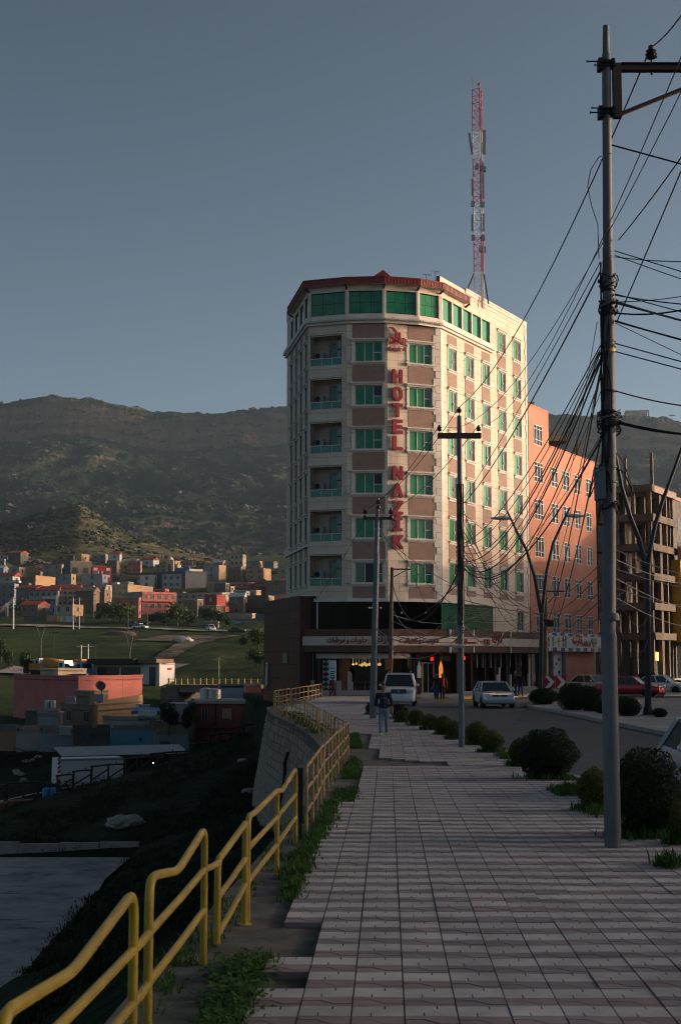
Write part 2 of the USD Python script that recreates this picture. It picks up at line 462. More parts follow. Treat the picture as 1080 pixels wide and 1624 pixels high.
GLYPHS = {'sweets':[([(762,18),(788,26),(771,33),(765,43),(767,61),(782,78),(795,79),(802,76),(812,63),(816,46),(827,46),(833,49),(831,118),(850,118),(852,59),(855,49),(860,46),(889,48),(912,58),(895,64),(873,63),(872,82),(899,82),(938,68),(939,52),(893,31),(857,28),(843,35),(834,29),(813,28),(800,11),(778,2),(765,2)],[[(783,49),(788,45),(797,46),(796,54),(790,61),(785,58)]]),([(738,2),(738,15),(742,17),(749,16),(753,11),(751,2),(747,0)],[]),([(680,118),(699,116),(701,56),(706,47),(722,46),(731,49),(732,62),(727,83),(745,87),(751,49),(744,35),(731,29),(703,28),(694,30),(685,37),(682,49)],[]),([(717,2),(717,15),(721,17),(728,16),(732,11),(730,2),(726,0)],[]),([(553,49),(557,77),(574,73),(573,53),(581,47),(594,44),(621,44),(643,49),(648,54),(648,61),(643,78),(658,83),(661,83),(667,59),(665,44),(657,35),(631,27),(589,26),(573,29),(559,37)],[]),([(613,84),(613,97),(617,99),(624,98),(628,93),(627,86),(622,82)],[]),([(592,84),(592,97),(596,99),(603,98),(607,93),(606,86),(601,82)],[]),([(458,19),(473,21),(487,29),(472,31),(463,38),(461,54),(467,69),(482,79),(491,79),(502,73),(511,54),(511,35),(504,19),(489,7),(470,2),(461,2)],[[(480,49),(484,46),(494,48),(487,61),(480,56)]]),([(294,18),(309,24),(320,34),(323,47),(315,68),(330,76),(334,73),(342,50),(349,46),(359,47),(375,72),(388,80),(403,78),(417,61),(416,40),(405,30),(390,29),(374,35),(360,28),(340,31),(326,13),(302,1),(298,4)],[[(383,52),(397,47),(401,54),(397,61),(391,62)]]),([(127,118),(146,116),(148,56),(153,47),(171,48),(177,71),(195,69),(194,52),(196,48),(215,47),(219,54),(217,118),(236,118),(237,74),(261,84),(279,82),(291,70),(292,50),(281,36),(260,29),(199,28),(184,36),(168,28),(141,30),(132,37),(129,49)],[[(237,47),(263,48),(273,53),(274,59),(271,64),(262,66),(245,57)]]),([(172,6),(173,14),(178,18),(188,16),(191,11),(190,4),(184,0),(176,1)],[]),([(0,49),(4,77),(21,73),(20,53),(28,47),(41,44),(68,44),(90,49),(95,54),(95,61),(90,78),(105,83),(108,83),(114,59),(112,44),(104,35),(78,27),(36,26),(20,29),(6,37)],[]),([(60,84),(60,97),(64,99),(71,98),(75,93),(74,86),(69,82)],[]),([(39,84),(39,97),(43,99),(50,98),(54,93),(53,86),(48,82)],[])],'nazik':[([(168,116),(187,114),(189,54),(194,45),(207,44),(214,47),(215,60),(210,81),(228,85),(234,47),(225,31),(210,26),(191,26),(182,28),(173,35),(170,47)],[]),([(209,102),(213,114),(221,115),(226,112),(228,103),(225,98),(215,96)],[]),([(106,17),(121,23),(132,33),(135,48),(127,67),(144,75),(154,50),(153,33),(148,22),(136,10),(114,0)],[]),([(127,93),(131,105),(139,106),(144,103),(146,94),(143,89),(133,87)],[]),([(0,47),(1,64),(4,75),(7,75),(21,71),(19,54),(28,45),(65,42),(80,46),(85,55),(83,116),(102,116),(104,53),(100,38),(92,30),(65,24),(28,25),(7,34)],[]),([(38,66),(51,71),(43,81),(44,90),(62,101),(67,89),(58,82),(66,71),(65,63),(55,56),(41,53)],[])],'kurdish':[([(886,18),(901,24),(912,34),(915,47),(907,68),(922,76),(926,73),(934,50),(941,46),(950,46),(957,50),(962,70),(979,67),(978,50),(980,47),(994,47),(1000,57),(1002,71),(1005,71),(1020,68),(1018,50),(1032,46),(1039,51),(1033,82),(1052,86),(1058,48),(1053,37),(1043,30),(1023,28),(1010,36),(996,28),(977,29),(969,35),(953,28),(932,31),(918,13),(894,1),(890,4)],[]),([(1012,94),(1017,105),(1023,105),(1028,99),(1023,88),(1017,88)],[]),([(1002,111),(1002,117),(1007,122),(1013,122),(1018,117),(1018,111),(1013,106),(1007,106)],[]),([(992,94),(994,103),(998,105),(1005,104),(1008,99),(1003,88),(996,89)],[]),([(869,2),(869,15),(873,17),(880,16),(884,11),(882,2),(878,0)],[]),([(612,49),(616,77),(633,73),(631,56),(634,51),(653,44),(676,44),(698,49),(709,55),(720,69),(734,63),(733,53),(737,48),(753,46),(761,52),(766,71),(783,69),(782,53),(788,47),(807,47),(812,57),(814,71),(821,71),(832,69),(833,48),(853,46),(863,52),(858,83),(871,87),(876,87),(882,63),(882,49),(877,37),(855,28),(831,29),(821,36),(810,29),(789,28),(773,36),(760,29),(739,28),(727,32),(719,40),(691,28),(648,26),(623,33)],[]),([(848,2),(848,15),(852,17),(859,16),(863,11),(861,2),(857,0)],[]),([(812,90),(816,102),(824,103),(829,100),(831,91),(828,86),(818,84)],[]),([(774,2),(774,15),(778,17),(787,15),(789,11),(787,2),(783,0)],[]),([(753,2),(752,13),(757,17),(764,16),(768,11),(766,2),(762,0)],[]),([(676,84),(676,97),(680,99),(687,98),(691,93),(690,86),(685,82)],[]),([(655,84),(655,97),(659,99),(666,98),(670,93),(669,86),(664,82)],[]),([(517,19),(532,21),(546,29),(531,31),(522,38),(520,54),(526,69),(541,79),(550,79),(561,73),(570,54),(570,35),(563,19),(548,7),(529,2),(520,2)],[[(538,50),(543,46),(553,48),(546,61),(541,59)]]),([(465,101),(465,114),(469,116),(476,115),(480,110),(479,103),(474,99)],[]),([(375,46),(371,65),(376,77),(390,88),(405,92),(405,102),(424,102),(426,55),(430,48),(447,46),(456,51),(457,61),(451,84),(469,88),(476,61),(472,39),(462,31),(448,28),(425,29),(410,39),(384,40)],[[(390,61),(397,56),(406,56),(407,73),(395,71)]]),([(444,101),(444,114),(448,116),(455,115),(459,110),(458,103),(453,99)],[]),([(312,19),(327,25),(338,34),(341,50),(333,69),(350,77),(360,52),(359,35),(354,24),(342,12),(320,2)],[]),([(333,95),(337,107),(345,108),(350,105),(352,96),(349,91),(339,89)],[]),([(295,2),(295,15),(299,17),(306,16),(310,11),(308,2),(304,0)],[]),([(237,118),(256,116),(258,56),(263,47),(279,46),(288,49),(289,62),(284,83),(302,87),(308,49),(301,35),(288,29),(260,28),(251,30),(242,37),(239,49)],[]),([(274,2),(274,15),(278,17),(285,16),(289,11),(287,2),(283,0)],[]),([(212,101),(212,114),(216,116),(223,115),(227,110),(226,103),(221,99)],[]),([(0,49),(4,77),(21,73),(19,56),(22,51),(41,44),(64,44),(86,49),(97,55),(108,69),(122,63),(121,53),(124,48),(141,46),(149,52),(154,71),(171,69),(170,53),(174,48),(198,47),(204,53),(204,61),(198,84),(213,88),(217,87),(223,61),(219,39),(209,31),(195,28),(172,29),(161,36),(148,29),(127,28),(115,32),(107,40),(79,28),(36,26),(11,33)],[]),([(191,101),(191,114),(195,116),(202,115),(206,110),(205,103),(200,99)],[]),([(162,2),(162,15),(166,17),(175,15),(177,11),(175,2),(171,0)],[]),([(141,2),(140,13),(145,17),(152,16),(156,11),(154,2),(150,0)],[]),([(64,84),(64,97),(68,99),(75,98),(79,93),(78,86),(73,82)],[]),([(43,84),(43,97),(47,99),(54,98),(58,93),(57,86),(52,82)],[])],'water':[([(108,27),(110,44),(119,55),(142,64),(142,74),(161,74),(163,27),(166,20),(181,19),(201,47),(211,52),(220,52),(236,41),(241,29),(241,19),(237,9),(228,2),(213,1),(196,7),(183,0),(167,0),(154,4),(147,11),(121,12),(112,18)],[[(206,24),(220,19),(224,26),(220,33),(214,34)],[(127,33),(134,28),(143,28),(144,45),(132,43)]]),([(0,27),(2,44),(11,55),(34,64),(34,74),(53,74),(56,24),(63,18),(76,19),(79,24),(77,90),(95,90),(98,22),(96,12),(89,4),(76,0),(54,1),(39,11),(13,12),(4,18)],[[(19,33),(26,28),(35,28),(36,45),(24,43)]])]}
rng = random.Random(7)
nrg = np.random.RandomState(11)

# ---------------------------------------------------------------- the lie of the land
RAIL = np.array([(-1.40, 2.0), (-1.30, 4.0), (-1.22, 5.3), (-1.10, 7.8), (-1.02, 10.85), (-.83, 12.5), (-.69, 15.5), (-.58, 18.4), (-.45, 19.6), (-.37, 22.0), (-.30, 25.2), (-.08, 30.5),
                 (.21, 37.0), (-.05, 40.3), (-.32, 44.5), (-.57, 48.6), (-1.0, 53.0), (-1.42, 57.4), (-1.9, 60.9), (-2.65, 65.5), (-3.2, 71.0), (-3.6, 77.0)])


def rail_x(y):
    return np.interp(y, RAIL[:, 1], RAIL[:, 0])


KERB = [(5.0, -12), (5.0, 20), (4.95, 29), (4.55, 40), (3.65, 56), (2.5, 64), (1.9, 72), (1.9, 80), (2.3, 88), (2.6, 97.0)]


def kerb_x(y):
    k = np.array(KERB)
    return np.interp(y, k[:, 1], k[:, 0])


ctrl = []
for y in (-40, 0, 6, 12, 18, 22):
    ctrl += [(1.0, y, -.9), (-1.0, y, -.35), (-2.0, y, -.6), (-5.5, y, -3.5), (-9.9, y, -7.05), (-16, y, -7.15), (-40, y, -7.15), (-120, y, -7.0)]
for x, y, z in [(1.5, 30, -2.5), (1.5, 45, -4), (0, 60, -4.8), (-1, 77, -4.8), (-2.0, 30, -1.9), (-2.0, 36, -2.7), (-2.0, 42, -3.3), (-2.2, 48, -3.7), (-2.8, 54, -4.1), (-3.6, 60, -4.4), (-4.6, 68, -4.6), (-5.2, 76, -4.6),
                (-5.5, 30, -4.3), (-5.8, 40, -5.3), (-6.3, 50, -5.9), (-7.0, 60, -6.1), (-7.5, 70, -5.6),
                (-9.9, 30, -7.05), (-9.9, 45, -7.1), (-9.9, 60, -7.1), (-9.9, 72, -6.7), (-16, 30, -7.15), (-16, 50, -7.15), (-16, 70, -7.1), (-40, 30, -7.15), (-40, 70, -7.1), (-25, 60, -7.15), (-120, 60, -7),
                (-20, 80, -6.9), (-14, 82, -6.2), (-9, 84, -4.7), (-6, 85, -3.6),
                (-30, 88, -7.2), (-21.2, 88, -6.55), (-17.6, 90, -5.8), (-14.2, 94, -4.95), (-10.5, 98, -3.9), (-7.8, 100, -3.0), (-5.8, 103, -2.35),
                (-24, 92, -7.3), (-19, 95, -7.2), (-15, 99, -6.9), (-11, 103, -6.0), (-7.5, 107, -4.6),
                (-60, 95, -7.3), (-30, 115, -7.4), (-20, 115, -7.2), (-12, 118, -6.6), (-7, 124, -5.6), (-120, 110, -7),
                (-60, 130, -6.3), (-30, 130, -6.0), (-18, 130, -6.0), (-10, 134, -5.6), (-4, 140, -5.2), (6, 150, -4.0),
                (-60, 160, -4.6), (-36, 160, -4.2), (-22, 160, -4.4), (-12, 165, -5.0), (0, 170, -4.5),
                (-70, 210, -3.0), (-45, 215, -2.6), (-30, 200, -5.5), (-20, 220, -7.0), (-14, 235, -7.0), (-2, 240, -3.0), (20, 240, -1.5),
                (-100, 262, 1.5), (-62, 258, -.5), (-66, 285, -.4), (-45, 282, -.6), (-33, 278, -.6), (-26, 262, -2.2), (-12, 262, -.2), (0, 262, .2), (-90, 292, 2.0), (-64, 296, .6), (-40, 300, 1.2),
                (-95, 312, 4.0), (-60, 310, 3.6), (-30, 310, 3.4), (-10, 300, 2.6), (10, 310, 4.0),
                (-130, 350, 8.0), (-60, 350, 7.2), (-30, 350, 7.2), (0, 350, 7.8),
                (-120, 398, 11.0), (-90, 398, 11.0), (-60, 398, 11.0), (-30, 398, 10.8), (0, 398, 10.9), (40, 398, 11.2),
                (-140, 420, 12.6), (-80, 420, 12.6), (-30, 420, 12.4), (20, 420, 12.6)]:
    ctrl.append((x, y, z))
for y, z in ((480, 18.2), (520, 21.8), (560, 27.0), (620, 35.0), (700, 45.5), (800, 56.0), (900, 62.0), (1300, 96.0)):
    for x in (-600, -300, -150, -75, 0, 120, 350, 650):
        ctrl.append((x, y, z))
for x, y, z in [(-600, 0, -8), (-600, 200, -2), (-600, 400, 12), (-250, 60, -7.2), (-250, 200, -2), (-250, 300, 4), (-250, 400, 12), (650, 400, 13), (650, 250, 0), (300, 250, -.7), (300, 400, 12), (120, 330, 5)]:
    ctrl.append((x, y, z))
ctrl = np.array(ctrl)
_rbf = RBFInterpolator(ctrl[:, :2] * [1, 1], ctrl[:, 2], kernel='linear', smoothing=.02, neighbors=40)


def land(x, y):
    """height of the open ground (left of the retaining wall, and everywhere beyond the town)"""
    q = np.c_[np.ravel(x), np.ravel(y)].astype(float)
    z = _rbf(q)
    d = np.clip(q[:, 1] / 150.0, .25, 6)
    z = z + (meshkit.fbm(np.c_[q * .35, np.zeros(len(q))], 4, 3) - .5) * .35 * np.sqrt(d) + (meshkit.fbm(np.c_[q * .03, np.ones(len(q))], 3, 5) - .5) * np.clip((q[:, 1] - 200) / 60, 0, 3)
    pad = np.clip((-9.6 - q[:, 0]) / .4, 0, 1) * np.clip((72 - q[:, 1]) / 1.0, 0, 1) * np.clip((q[:, 1] - 20) / 1.0, 0, 1)
    z = z * (1 - pad) + pad * -7.25
    return z.reshape(np.shape(x))


def street_side(x, y):
    """1 under the street and the buildings, 0 on the open land to its left and behind"""
    a = np.clip((x - (rail_x(np.minimum(y, 77)) + .35)) / .35, 0, 1)
    a = np.where(y > 77, np.clip((x + 3.9 - (y - 77) * -.10) / 1.0, 0, 1), a)
    far = np.clip((190 - (y - .35 * x)) / 25.0, 0, 1)
    return a * far


def ax(*segs):
    return np.unique(np.concatenate([np.arange(a, b, s) for a, b, s in segs]))


gx = ax((-650, -130, 20), (-130, -44, 3.0), (-44, -14, .9), (-14, 3, .35), (3, 40, 1.5), (40, 140, 6), (140, 700, 20))
gy = ax((-40, 4, 4), (4, 110, .55), (110, 180, 1.2), (180, 440, 2.5), (440, 960, 9), (960, 1300, 30))
X, Y = np.meshgrid(gx, gy)
Z = land(X, Y)
S = street_side(X, Y)
Z = Z * (1 - S) + S * -.75
nx, ny = len(gx), len(gy)
idx = np.arange(nx * ny).reshape(ny, nx)
Q = np.c_[idx[:-1, :-1].ravel(), idx[:-1, 1:].ravel(), idx[1:, 1:].ravel(), idx[1:, :-1].ravel()]
TERR = (np.c_[X.ravel(), Y.ravel(), Z.ravel()], np.vstack([Q[:, [0, 1, 2]], Q[:, [0, 2, 3]]]))

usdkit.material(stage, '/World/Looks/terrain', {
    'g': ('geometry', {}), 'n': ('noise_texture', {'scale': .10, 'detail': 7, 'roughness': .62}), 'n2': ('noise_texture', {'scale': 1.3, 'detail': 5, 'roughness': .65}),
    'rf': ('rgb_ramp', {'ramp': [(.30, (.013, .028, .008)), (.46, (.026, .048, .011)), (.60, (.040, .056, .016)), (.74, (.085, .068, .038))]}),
    'rn': ('rgb_ramp', {'ramp': [(.30, (.006, .013, .005)), (.50, (.011, .022, .008)), (.68, (.018, .027, .011)), (.8, (.045, .038, .027))]}),  # near bank ramp, blackened to stand in for its deep shade
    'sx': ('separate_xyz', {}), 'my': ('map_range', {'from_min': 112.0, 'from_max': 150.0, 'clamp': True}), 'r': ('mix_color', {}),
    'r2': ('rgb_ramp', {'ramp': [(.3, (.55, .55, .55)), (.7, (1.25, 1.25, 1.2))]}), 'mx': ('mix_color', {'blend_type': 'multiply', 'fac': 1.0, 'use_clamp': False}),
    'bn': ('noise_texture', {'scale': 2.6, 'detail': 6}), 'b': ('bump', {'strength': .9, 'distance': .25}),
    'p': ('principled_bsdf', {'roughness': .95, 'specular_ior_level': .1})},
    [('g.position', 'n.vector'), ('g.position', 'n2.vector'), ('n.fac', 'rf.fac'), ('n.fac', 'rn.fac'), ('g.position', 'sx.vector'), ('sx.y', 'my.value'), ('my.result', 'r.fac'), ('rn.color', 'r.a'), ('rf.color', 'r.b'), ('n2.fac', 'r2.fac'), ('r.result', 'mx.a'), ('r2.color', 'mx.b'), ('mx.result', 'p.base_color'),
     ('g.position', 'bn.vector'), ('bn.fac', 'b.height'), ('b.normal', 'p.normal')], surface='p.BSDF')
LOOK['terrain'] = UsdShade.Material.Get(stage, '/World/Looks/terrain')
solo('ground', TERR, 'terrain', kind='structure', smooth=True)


def hit_land(px, py, y0=20.0, y1=700.0):
    """where the ray through a photograph point meets the land"""
    ys = np.linspace(y0, y1, 1400)
    q = np.array([P(px, py, y) for y in ys])
    d = q[:, 2] - land(q[:, 0], q[:, 1])
    k = np.argmax(d < 0)
    return q[k]


def drape(pts, w, lift=.05, step=1.5):
    """a strip of width w laid over the land along plan points"""
    pts = np.array(pts, float)
    seg = np.r_[0, np.cumsum(np.hypot(*np.diff(pts, axis=0).T))]
    t = np.arange(0, seg[-1], step)
    c = np.c_[np.interp(t, seg, pts[:, 0]), np.interp(t, seg, pts[:, 1])]
    d = np.gradient(c, axis=0); d /= np.linalg.norm(d, axis=1, keepdims=True)
    n = np.c_[-d[:, 1], d[:, 0]]
    V, m = [], len(c)
    cols = np.linspace(-.5, .5, 5)
    for k in cols:
        q = c + n * k * w
        V.append(np.c_[q, land(q[:, 0], q[:, 1]) + lift])
    V = np.stack(V, 1).reshape(-1, 3)
    F = []
    for i in range(m - 1):
        for k in range(4):
            a = i * 5 + k
            F += [(a, a + 5, a + 6), (a, a + 6, a + 1)]
    return V, F


road_pts = [(-130, 396), (-90, 397), (-60, 398), (-35, 399), (-10, 402), (20, 405)]
solo('far_road', drape(road_pts, 5.0, .35), 'road_concrete', kind='structure')
a0, a1, a2 = hit_land(262, 1046, 250), hit_land(300, 1022, 250), hit_land(385, 1010, 250)
solo('dirt_path', drape([a0[:2], a1[:2], hit_land(330, 1016, 250)[:2], a2[:2]], 5.0, .3), 'soil', kind='structure')
solo('dirt_clearing', drape([hit_land(248, 1018, 250)[:2], hit_land(290, 1012, 250)[:2], hit_land(320, 1015, 250)[:2]], 13.0, .25), 'soil', kind='structure')
lot = [(-66, 274), (-50, 271), (-36, 268)]
solo('parking_lot', drape([(-70, 287), (-48, 285), (-34, 281)], 26.0, .28), 'road_concrete', kind='structure')

# concrete pad at the foot of the bank, its low wall beyond
pad = MB().add([(-60, 21, -7.1), (-9.75, 21, -7.1), (-9.9, 40, -7.1), (-9.7, 55, -7.1), (-10.4, 64, -7.1), (-10.3, 71, -7.1), (-60, 71.0, -7.1), (-60, 21, -7.25), (-9.75, 21, -7.25), (-10.3, 71, -7.25)],
               [(0, 1, 2), (0, 2, 3), (0, 3, 4), (0, 4, 5), (0, 5, 6)])
usdkit.material(stage, '/World/Looks/pad_surface', {
    'g': ('geometry', {}), 'n': ('noise_texture', {'scale': .45, 'detail': 8, 'roughness': .7}), 'r': ('rgb_ramp', {'ramp': [(.32, (.13, .12, .12)), (.5, (.27, .25, .25)), (.7, (.36, .335, .33))]}),
    'm': ('mapping', {'scale': (.35, 1.4, 1)}), 'n2': ('noise_texture', {'scale': .9, 'detail': 6, 'roughness': .7}), 'r2': ('rgb_ramp', {'ramp': [(.34, (.22, .22, .2)), (.43, (1, 1, 1))]}),
    'mx': ('mix_color', {'blend_type': 'multiply', 'fac': 1.0}), 'p': ('principled_bsdf', {'roughness': .9})},
    [('g.position', 'n.vector'), ('n.fac', 'r.fac'), ('g.position', 'm.vector'), ('m.vector', 'n2.vector'), ('n2.fac', 'r2.fac'), ('r.color', 'mx.a'), ('r2.color', 'mx.b'), ('mx.result', 'p.base_color')], surface='p.BSDF')
LOOK['pad_surface'] = UsdShade.Material.Get(stage, '/World/Looks/pad_surface')
solo('concrete_pad', pad, 'pad_surface', kind='structure')
lw = MB()
for i in range(26):
    x0 = -62 + i * 2.0
    lw.box(x0, x0 + 1.985, 72.0 + .02 * math.sin(i), 72.35, -7.6, -6.55 + .05 * math.sin(i * 2.1))
solo('low_wall', lw, 'concrete', 'long low concrete wall at the far edge of the grey concrete pad', 'wall')

look('scrub_dark', (.014, .022, .009), (.024, .034, .014), .02, .95)
look('rock_face', (.07, .062, .052), (.115, .10, .084), .05, .95)
# ---------------------------------------------------------------- hills and mountains
def ridge_mesh(rs, ridge, base, y_base, y_top, y_back, rows, prof, rough, seed, cliff=None):
    """a hillside whose crest stands at a bearing-dependent height"""
    V, n = [], len(rs)
    for j in range(rows + 1):
        t = j / rows
        if t <= .86:
            s = t / .86
            yd = y_base + (y_top - y_base) * s
            h = base + (ridge - base) * prof(s)
        else:
            s = (t - .86) / .14
            yd = y_top + (y_back - y_top) * s
            h = ridge * (1 - .45 * s)
        yy = np.full(n, yd)
        xx = rs * yd
        amp = rough * (.25 + min(1, t * 1.6)) * (1 - .75 * max(0, (t - .7) / .16) if t < .86 else .25)
        q = np.c_[xx, yy, np.zeros(n)]
        h = h + (meshkit.fbm(q * .006, 5, seed) - .5) * amp * .8 + (meshkit.fbm(q * .03, 4, seed + 9) - .5) * amp * .3
        gul = np.abs(meshkit.fbm(np.c_[xx * .010 + meshkit.noise(q * .006, 2) * 2.5, yy * .005, np.zeros(n)], 3, seed + 4) - .5)
        h = h - (1 - np.clip(gul * 6, 0, 1)) * amp * .22 * (1 if t < .8 else .1)
        h = h + (meshkit.fbm(np.c_[xx * .03, yy * .03, np.full(n, 5.0)], 4, seed + 6) - .5) * rough * .3 * np.exp(-((t - .84) / .08) ** 2)
        h = h + (meshkit.fbm(q * .09, 3, seed + 2) - .5) * rough * .16
        V.append(np.c_[xx, yy, h])
    V = np.vstack(V)
    i0 = np.arange(rows * n).reshape(rows, n)[:, :-1].ravel()
    F = np.vstack([np.c_[i0, i0 + 1, i0 + 1 + n], np.c_[i0, i0 + 1 + n, i0 + n]])
    return V, F


def z_at(py, Y):
    return P(540, py, Y)[2]


def hill_look(name, ramp, veg, rock, rscale):
    usdkit.material(stage, f'/World/Looks/{name}', {
        'g': ('geometry', {}), 'n': ('noise_texture', {'scale': rscale, 'detail': 8, 'roughness': .65}), 'r': ('rgb_ramp', {'ramp': ramp}),
        'sx': ('separate_xyz', {}), 'steep0': ('map_range', {'from_min': .42, 'from_max': .66, 'to_min': 1.0, 'to_max': 0.0, 'clamp': True}),
        'sb': ('mapping', {'scale': (.006 * rscale / .009, .006 * rscale / .009, .075 * rscale / .009)}), 'sn': ('noise_texture', {'scale': 1.0, 'detail': 9, 'roughness': .68, 'distortion': .6}), 'sm': ('map_range', {'from_min': .56, 'from_max': .62, 'clamp': True}), 'steep': ('math', {'math_type': 'maximum'}),
        'st': ('mapping', {'scale': (.25, .25, 2.6)}), 'nr': ('noise_texture', {'scale': rscale * 3, 'detail': 7, 'roughness': .7}), 'rr': ('rgb_ramp', {'ramp': rock}),
        'mx': ('mix_color', {}), 'v': ('voronoi_texture', {'scale': .11, 'randomness': 1.0}), 'vr': ('map_range', {'from_min': .12, 'from_max': .30, 'to_min': 1.0, 'to_max': 0.0, 'clamp': True}),
        'vn': ('noise_texture', {'scale': .02, 'detail': 3}), 'vm': ('map_range', {'from_min': .45, 'from_max': .6, 'clamp': True}), 'mul': ('math', {'math_type': 'multiply'}),
        'm2': ('mix_color', {'b': veg}), 'bn': ('noise_texture', {'scale': .12, 'detail': 7, 'roughness': .65}), 'b': ('bump', {'strength': 1.0, 'distance': 7.0}),
        'p': ('principled_bsdf', {'roughness': .95, 'specular_ior_level': .05})},
        [('g.position', 'n.vector'), ('n.fac', 'r.fac'), ('g.true_normal', 'sx.vector'), ('sx.z', 'steep0.value'), ('steep0.result', 'steep.value1'), ('g.position', 'sb.vector'), ('sb.vector', 'sn.vector'), ('sn.fac', 'sm.value'), ('sm.result', 'steep.value2'), ('g.position', 'st.vector'), ('st.vector', 'nr.vector'), ('nr.fac', 'rr.fac'),
         ('steep.value', 'mx.fac'), ('r.color', 'mx.a'), ('rr.color', 'mx.b'), ('g.position', 'v.vector'), ('v.distance', 'vr.value'), ('g.position', 'vn.vector'), ('vn.fac', 'vm.value'),
         ('vr.result', 'mul.value1'), ('vm.result', 'mul.value2'), ('mul.value', 'm2.fac'), ('mx.result', 'm2.a'), ('m2.result', 'p.base_color'),
         ('g.position', 'bn.vector'), ('bn.fac', 'b.height'), ('b.normal', 'p.normal')], surface='p.BSDF')
    LOOK[name] = UsdShade.Material.Get(stage, f'/World/Looks/{name}')


hill_look('mountain', [(.28, (.010, .023, .016)), (.48, (.018, .034, .021)), (.62, (.027, .039, .027)), (.78, (.055, .055, .046))], (.010, .018, .012),
          [(.3, (.06, .048, .04)), (.55, (.13, .095, .075)), (.75, (.20, .15, .12))], .009)
hill_look('foothill', [(.28, (.040, .054, .022)), (.46, (.070, .074, .034)), (.60, (.11, .098, .058)), (.74, (.17, .135, .095))], (.022, .032, .012),
          [(.3, (.12, .095, .07)), (.55, (.21, .165, .12)), (.75, (.29, .23, .17))], .02)
LOOK['grass_hill'] = None
hill_look('grass_hill', [(.28, (.050, .070, .018)), (.5, (.085, .10, .030)), (.66, (.13, .12, .05)), (.78, (.17, .13, .08))], (.022, .034, .012),
          [(.3, (.10, .085, .05)), (.6, (.17, .14, .09))], .03)
rpx = np.array([-2600, -1500, -600, -200, 0, 40, 75, 110, 150, 200, 250, 290, 330, 370, 410, 455, 520, 620, 720, 800, 870, 900, 930, 960, 1000, 1040, 1080, 1200, 1500, 2200, 3400])
rpy = np.array([830, 760, 700, 655, 638, 631, 627, 629, 636, 646, 655, 657, 657, 655, 651, 645, 640, 642, 650, 655, 656, 657, 659, 660, 658, 661, 667, 690, 730, 790, 850])
rs = np.concatenate([np.linspace(-1.3, -.26, 60), np.linspace(-.255, -.02, 190), np.linspace(-.015, .12, 40), np.linspace(.125, .27, 90), np.linspace(.28, 1.25, 60)])
MY = 2300.0
crest = np.interp(rs * 2250 + 540, rpx, [z_at(p, MY) for p in rpy])
prof_m = lambda s: (.77 * (s / .90) ** 1.1 if s < .90 else .77 + .17 * min(1, (s - .90) / .018) if s < .918 else .94 + .06 * (s - .918) / .082)
MOUNT = ridge_mesh(rs, crest, 70.0, 1180.0, MY, 2900.0, 200, prof_m, 46.0, 31)
solo('mountain', MOUNT, 'mountain', kind='structure', smooth=True)
# foothill with a rocky crest
fpx = np.array([-900, -300, -60, 0, 30, 60, 95, 125, 150, 165, 185, 215, 250, 290, 330, 370, 400, 430, 480])
fpy = np.array([860, 845, 838, 826, 822, 812, 806, 799, 812, 824, 838, 849, 858, 869, 881, 893, 902, 912, 935])
fr = np.linspace(-.62, -.022, 240)
FY = 1050.0
fcrest = np.interp(fr * 2250 + 540, fpx, [z_at(p, FY) for p in fpy])
prof_f = lambda s: s ** .95 * (.9 + .1 * s)
FOOT = ridge_mesh(fr, fcrest, 44.0, 690.0, FY, 1250.0, 70, prof_f, 9.0, 57)
solo('foothill', FOOT, 'foothill', kind='structure', smooth=True)


def lumps(pts, size, seed, flat=.7, rough=.25):
    r = np.random.RandomState(seed)
    ic = trimesh.creation.icosphere(1, 1.0)
    n = len(pts)
    s = np.asarray(size)[:, None, None] * r.uniform(.7, 1.3, (n, 1, 3)) * [1, 1, flat]
    V = pts[:, None, :] + ic.vertices[None] * s * (1 + r.normal(0, rough, (n, len(ic.vertices), 1)))
    F = ic.faces[None] + (np.arange(n) * len(ic.vertices))[:, None, None]
    return V.reshape(-1, 3), F.reshape(-1, 3)


def pick(V, n, seed, keep):
    r = np.random.RandomState(seed)
    p = V[r.randint(0, len(V), n * 6)]
    p = p[keep(p) * (meshkit.noise(p * [.012, .012, 0] + seed) > r.rand(len(p)) * .8 + .12)][:n]
    return p + np.c_[r.normal(0, 1.5, (len(p), 2)), np.zeros(len(p))]


inpic = lambda p: (p[:, 0] / p[:, 1] > -.27) & (p[:, 0] / p[:, 1] < .27)
ps = pick(MOUNT[0], 5200, 3, lambda p: inpic(p) & (p[:, 1] < 2250))
solo('mountain_scrub', lumps(ps, nrg.uniform(1.0, 3.4, len(ps)), 4), 'scrub_dark', kind='stuff')
ps = pick(FOOT[0], 2600, 5, lambda p: inpic(p) & (p[:, 1] < 1060))
solo('foothill_scrub', lumps(ps, nrg.uniform(.6, 1.7, len(ps)), 6), 'scrub_dark', kind='stuff')
ps = pick(MOUNT[0], 1300, 7, lambda p: inpic(p) & (p[:, 1] < 2290) & (np.abs(np.sin(p[:, 2] * .045 + meshkit.noise(p * .004) * 6)) > .75))
solo('mountain_rocks', lumps(ps, nrg.uniform(1.2, 5, len(ps)), 8, .6, .3), 'rock_face', kind='stuff')
ps = pick(FOOT[0], 800, 9, lambda p: inpic(p) & (p[:, 1] < 1056) & ((p[:, 1] > 1005) | (np.abs(np.sin(p[:, 2] * .12 + p[:, 0] * .03)) > .95)))
solo('foothill_rocks', lumps(ps, nrg.uniform(.7, 2.6, len(ps)), 10, .6, .3), 'rock_face', kind='stuff')

